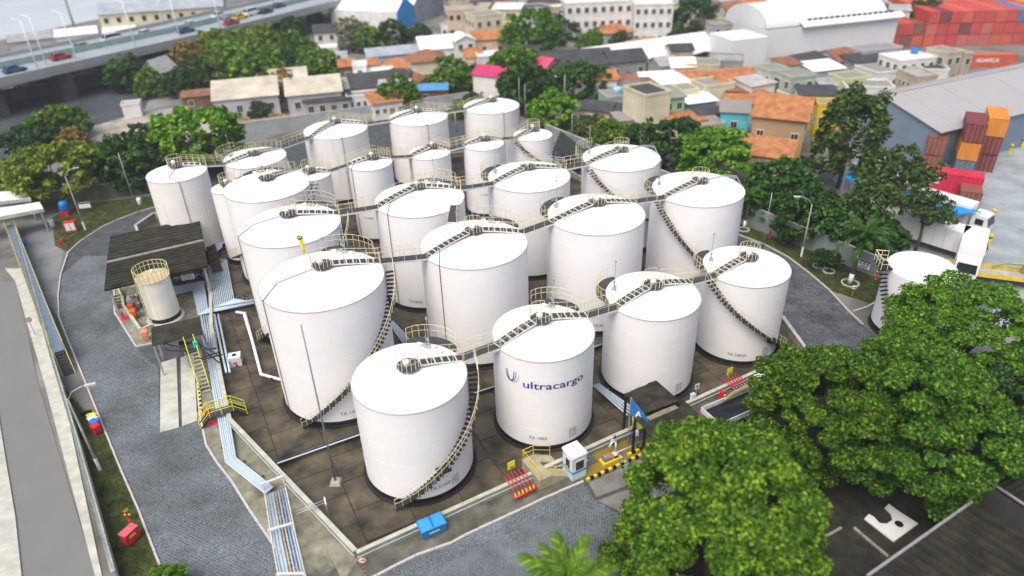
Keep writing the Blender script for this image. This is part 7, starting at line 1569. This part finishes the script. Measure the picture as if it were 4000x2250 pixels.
def container(label, p, rz, L_, col, group=None, text=None):
    t = thing('shipping_container', label, 'shipping container', p, rz, group); b, f, d, r = cont_mesh(L_)
    for me in (b, f):
        o = ob(me.name.split('.')[0], me, t); o.material_slots[0].link = 'OBJECT'; o.material_slots[0].material = CC[col]
    for s in (-1, 1): o = ob('door', d, t); o.location = (-L_ / 2 + .0, s * .58, 0); o.material_slots[0].link = 'OBJECT'; o.material_slots[0].material = CC[col]
    o = ob('lock_rods', r, t); o.location = (-L_ / 2, 0, 0); o['kind'] = 'stuff'
    if text: o = ob('lettering', text_mesh(text[0], text[1], WPLAST, bold=.03), t); o.location = (text[2], -1.235, 1.45)
    return t
ORD = ['first', 'second', 'third', 'fourth', 'fifth', 'sixth', 'seventh', 'eighth', 'ninth', 'tenth']; LEV = ['ground', 'second', 'third', 'top']
c0 = at(3600, 182); cr = random.Random(9); ang = R(-3); ce = Vector((math.cos(ang), math.sin(ang), 0)); cn = Vector((-ce.y, ce.x, 0))
for i in range(10):
    for j in range(3):
        col = 'blue' if (i, j) == (8, 2) else 'maroon' if (i, j) in ((1, 2), (3, 1)) else cr.choice(('red', 'red', 'red', 'orange red', 'pink red')); p = c0 + ce * (2.56 * i + 1.3) + cn * 6.2 + Vector((0, 0, 2.6 * j + .02))
        container(f'{col} container in the {ORD[i]} column, {LEV[j]} level, of the big red stack', p, ang + PI / 2, 12.19, col, 'containers in the big red stack')
for i in range(10):
    p = c0 + ce * (2.56 * i + 1.3) + cn * 19.0 + Vector((0, 0, 5.22)); container(f'red container behind the {ORD[i]} column of the big red stack, top level', p, ang + PI / 2, 12.19, cr.choice(('red', 'pink red', 'orange red')), 'containers in the big red stack')
for i, n in ((1, 2), (2, 2), (3, 2)):
    for j in range(n): p = c0 - ce * (2.56 * i - 1.3) + cn * 6.6 + Vector((0, 0, 2.6 * j + .02)); col = ('red', 'orange red', 'brown')[(i + j) % 3]; container(f'{col} container left of the big red stack, {ORD[i - 1]} step outwards, {LEV[j]} level', p, ang + PI / 2, 12.19, col, 'containers in the big red stack')
for i in (1, 2, 3):
    for j in range(3): p = c0 + ce * (2.56 * (9 + i) + 2.2) + cn * (9 + 3 * i) + Vector((0, 0, 2.6 * j + .02)); col = ('orange', 'red', 'maroon')[(i + j) % 3]; container(f'{col} container at the right end of the big red stack, {ORD[i - 1]} step back, {LEV[j]} level', p, ang + PI / 2, 12.19, col, 'containers in the big red stack')
container('long red container with white lettering before the big red stack', at(3835, 258) + Vector((0, 0, .02)), R(-6), 12.19, 'orange red', None, ('ALIANÇA', 1.1, .2))
# near stack
nb = Vector((math.cos(R(62)), math.sin(R(62)), 0)); rtv = Vector((nb.y, -nb.x, 0)); n0 = at(3590, 668)
for dx, dy, lev, col in ((0, 0, 0, 'brown'), (0, 0, 1, 'brown'), (4.1, -.6, 0, 'slate blue'), (4.1, -.6, 1, 'orange'), (4.1, -.6, 2, 'maroon'), (6.9, 3.2, 0, 'maroon'), (6.9, 3.2, 1, 'maroon'), (6.9, 3.2, 2, 'orange'), (1.4, 7.4, 0, 'crimson'), (1.4, 7.4, 1, 'red'), (4.1, 6.5, 0, 'maroon'), (4.1, 6.5, 1, 'brown')):
    p = n0 + rtv * (dx + 1.2) + nb * (dy + 3) + Vector((0, 0, 2.6 * lev + .02)); place = {0: 'at the left', 4.1: 'in the middle', 6.9: 'at the right', 1.4: 'at the back'}[dx] if dy < 7 or dx == 1.4 else ''
    container(f'{col} container {("in the back middle" if dy == 6.5 else place)} of the near stack, {LEV[lev]} level', p, R(62), 6.06, col, 'containers in the near stack', ('TEX', 1.2, -1.2) if (dx, lev) == (0, 1) else None)
container('crimson container with white lettering on a chassis before the near stack', at(3665, 760) + Vector((0, 0, .95)), R(-32), 9.0, 'crimson', None, ('MSC', 1.3, -1.6))
p = at(3665, 760); t = thing('chassis', 'dark wheeled chassis under the crimson lettered container', 'trailer', p, R(-32)); MB().box((0, 0, .82), (9, .9, .2)).obj('chassis_frame', BLACK, t)
for x in (-3.6, -2.5, 3.2):
    for s in (-1, 1): MB().tube([(x, s * 1.1, .45), (x, s * .8, .45)], .45, 14).obj('wheel', TYRE, t)
container('brown container standing right of the crimson one', at(3770, 790) + Vector((0, 0, .02)), R(62), 6.06, 'brown'); container('white topped maroon container at the right edge behind the near stack', at(3995, 440) + Vector((0, 0, .02)), R(62), 12.19, 'maroon')
# ------------------------------------------------------------------ far right tank, lower right roofs
b = at(3530, 1278); x, y, r, h = b.x, b.y, 3.05, 6.7; t = thing('storage_tank', 'white tank partly hidden by the spreading light green tree', 'storage tank', (x, y, 0))
MB().lathe([(r, .6), (r, h)], 72).obj('shell', WHITE, t, True); MB().lathe([(r + .012, .05), (r + .012, .6)], 72).obj('base_band', BLACK, t, True); MB().lathe([(r + .2, 0), (r + .2, .09), (r, .12)], 72).obj('foundation_ring', FOUND, t); MB().lathe([(r, h), (r * .93, h + .28), (r * .75, h + .5), (r * .4, h + .75), (.02, h + .85)], 72).obj('roof', ROOFW, t, True)
a = R(172); d = MB(); d.prism([pol(r - .2 + q, a + s, 0).to_2d() for q, s in ((0, -.28), (1.3, -.25), (1.3, .25), (0, .28))], h + .1, h + .16); d.obj('gauge_platform', BLACK, t); g = MB(); rail(g, [pol(r, a - .3, h + .16), pol(r + 1.1, a - .24, h + .16), pol(r + 1.1, a + .24, h + .16), pol(r, a + .3, h + .16)], 1.05, .7, .03); g.obj('gauge_railing', CREAM, t)
sg = MB()
for k in range(18): sg.box(pol(r + .5, a + .1 + .05 * k, h - .2 - .34 * k), (.8, .24, .05), a + .1 + .05 * k)
o = sg.obj('tread_flight', BLACK, t); o['kind'] = 'stuff'
RD2 = M('roof_sheet_dark', (.018, .018, .014), .85, .4, .9, col2=(.034, .032, .024), island=.3, spec=.15)
for lab, A_, B_, C_, D_, z, n in (('large dark ribbed roof with pale edge in the bottom right corner', (3795, 1965), (4180, 2190), (3800, 2560), (3386, 2255), 4.0, 14), ('dark ribbed roof at the right edge above the corner roof', (3815, 1855), (4080, 1690), (4300, 1860), (4050, 2010), 4.2, 10)):
    P4 = [at(*q, z) for q in (A_, B_, C_, D_)]; o = P4[0]; t = thing('shed_roof', lab, 'shed', (o.x, o.y, 0)); rib_sheets(t, P4[0] - Vector((o.x, o.y, 0)), P4[1] - Vector((o.x, o.y, 0)), P4[3] - Vector((o.x, o.y, 0)), P4[2] - Vector((o.x, o.y, 0)), n, RD2, [(0, 0), (.2, .1), (.4, .1), (.6, 0), (1, 0)])
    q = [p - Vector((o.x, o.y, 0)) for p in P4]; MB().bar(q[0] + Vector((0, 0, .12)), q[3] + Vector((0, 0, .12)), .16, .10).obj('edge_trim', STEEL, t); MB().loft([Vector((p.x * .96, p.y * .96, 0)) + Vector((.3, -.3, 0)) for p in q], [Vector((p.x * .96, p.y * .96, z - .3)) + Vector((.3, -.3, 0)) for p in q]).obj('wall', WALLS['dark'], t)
p0 = at(3480, 2055); t = thing('white_pad', 'white concrete pad with rounded notches on the dark yard at lower right', 'pad', (p0.x, p0.y, .012)); c = [at(*q).to_2d() - p0.to_2d() for q in ((3375, 2030), (3490, 2120), (3585, 2050), (3500, 1995), (3470, 1972), (3455, 1988), (3478, 2010), (3485, 2035), (3462, 2050), (3435, 2048), (3410, 2022), (3392, 2012))]
bm = bmesh.new(); f = bm.faces.new([bm.verts.new((q.x, q.y, .12)) for q in c]); r_ = bmesh.ops.extrude_face_region(bm, geom=[f]); bmesh.ops.translate(bm, vec=(0, 0, -.115), verts=[v for v in r_['geom'] if isinstance(v, bmesh.types.BMVert)]); bmesh.ops.recalc_face_normals(bm, faces=bm.faces[:]); me = bpy.data.meshes.new('pad_slab'); bm.to_mesh(me); bm.free(); me.materials.append(WPLAST); ob('pad_slab', me, t)
q = at(3510, 2052) - p0; MB().cyl((q.x, q.y, .125), .28, .02, 14).obj('drain_cover', BLACK, t)
hydrant('red hydrant in the shade by the corner roof', (3712, 1965))
lamp('bent grey pipe lamp beside the corner roof', (3785, 1960), 1850, (-1.6, 1.0), False, h=2.2)
kerb(XY([(3184, 2121), (3287, 2064)]), [BUNDW], .8); kerb(XY([(3334, 2064), (3400, 2120), (3469, 2178)]), [BUNDW], .8)
# ------------------------------------------------------------------ haze

hz = bpy.data.materials.new('haze_air'); hz.use_nodes = True; hn = hz.node_tree.nodes; hn.remove(hn['Principled BSDF']); pv = hn.new('ShaderNodeVolumePrincipled'); pv.inputs['Density'].default_value = .00045; pv.inputs['Color'].default_value = (.90, .94, .98, 1); pv.inputs['Anisotropy'].default_value = .3
hz.node_tree.links.new(pv.outputs[0], hn['Material Output'].inputs['Volume'])
hb = MB().box((0, 575, 24), (1810, 1660, 50.0)).obj('haze', hz); hb['kind'] = 'stuff'
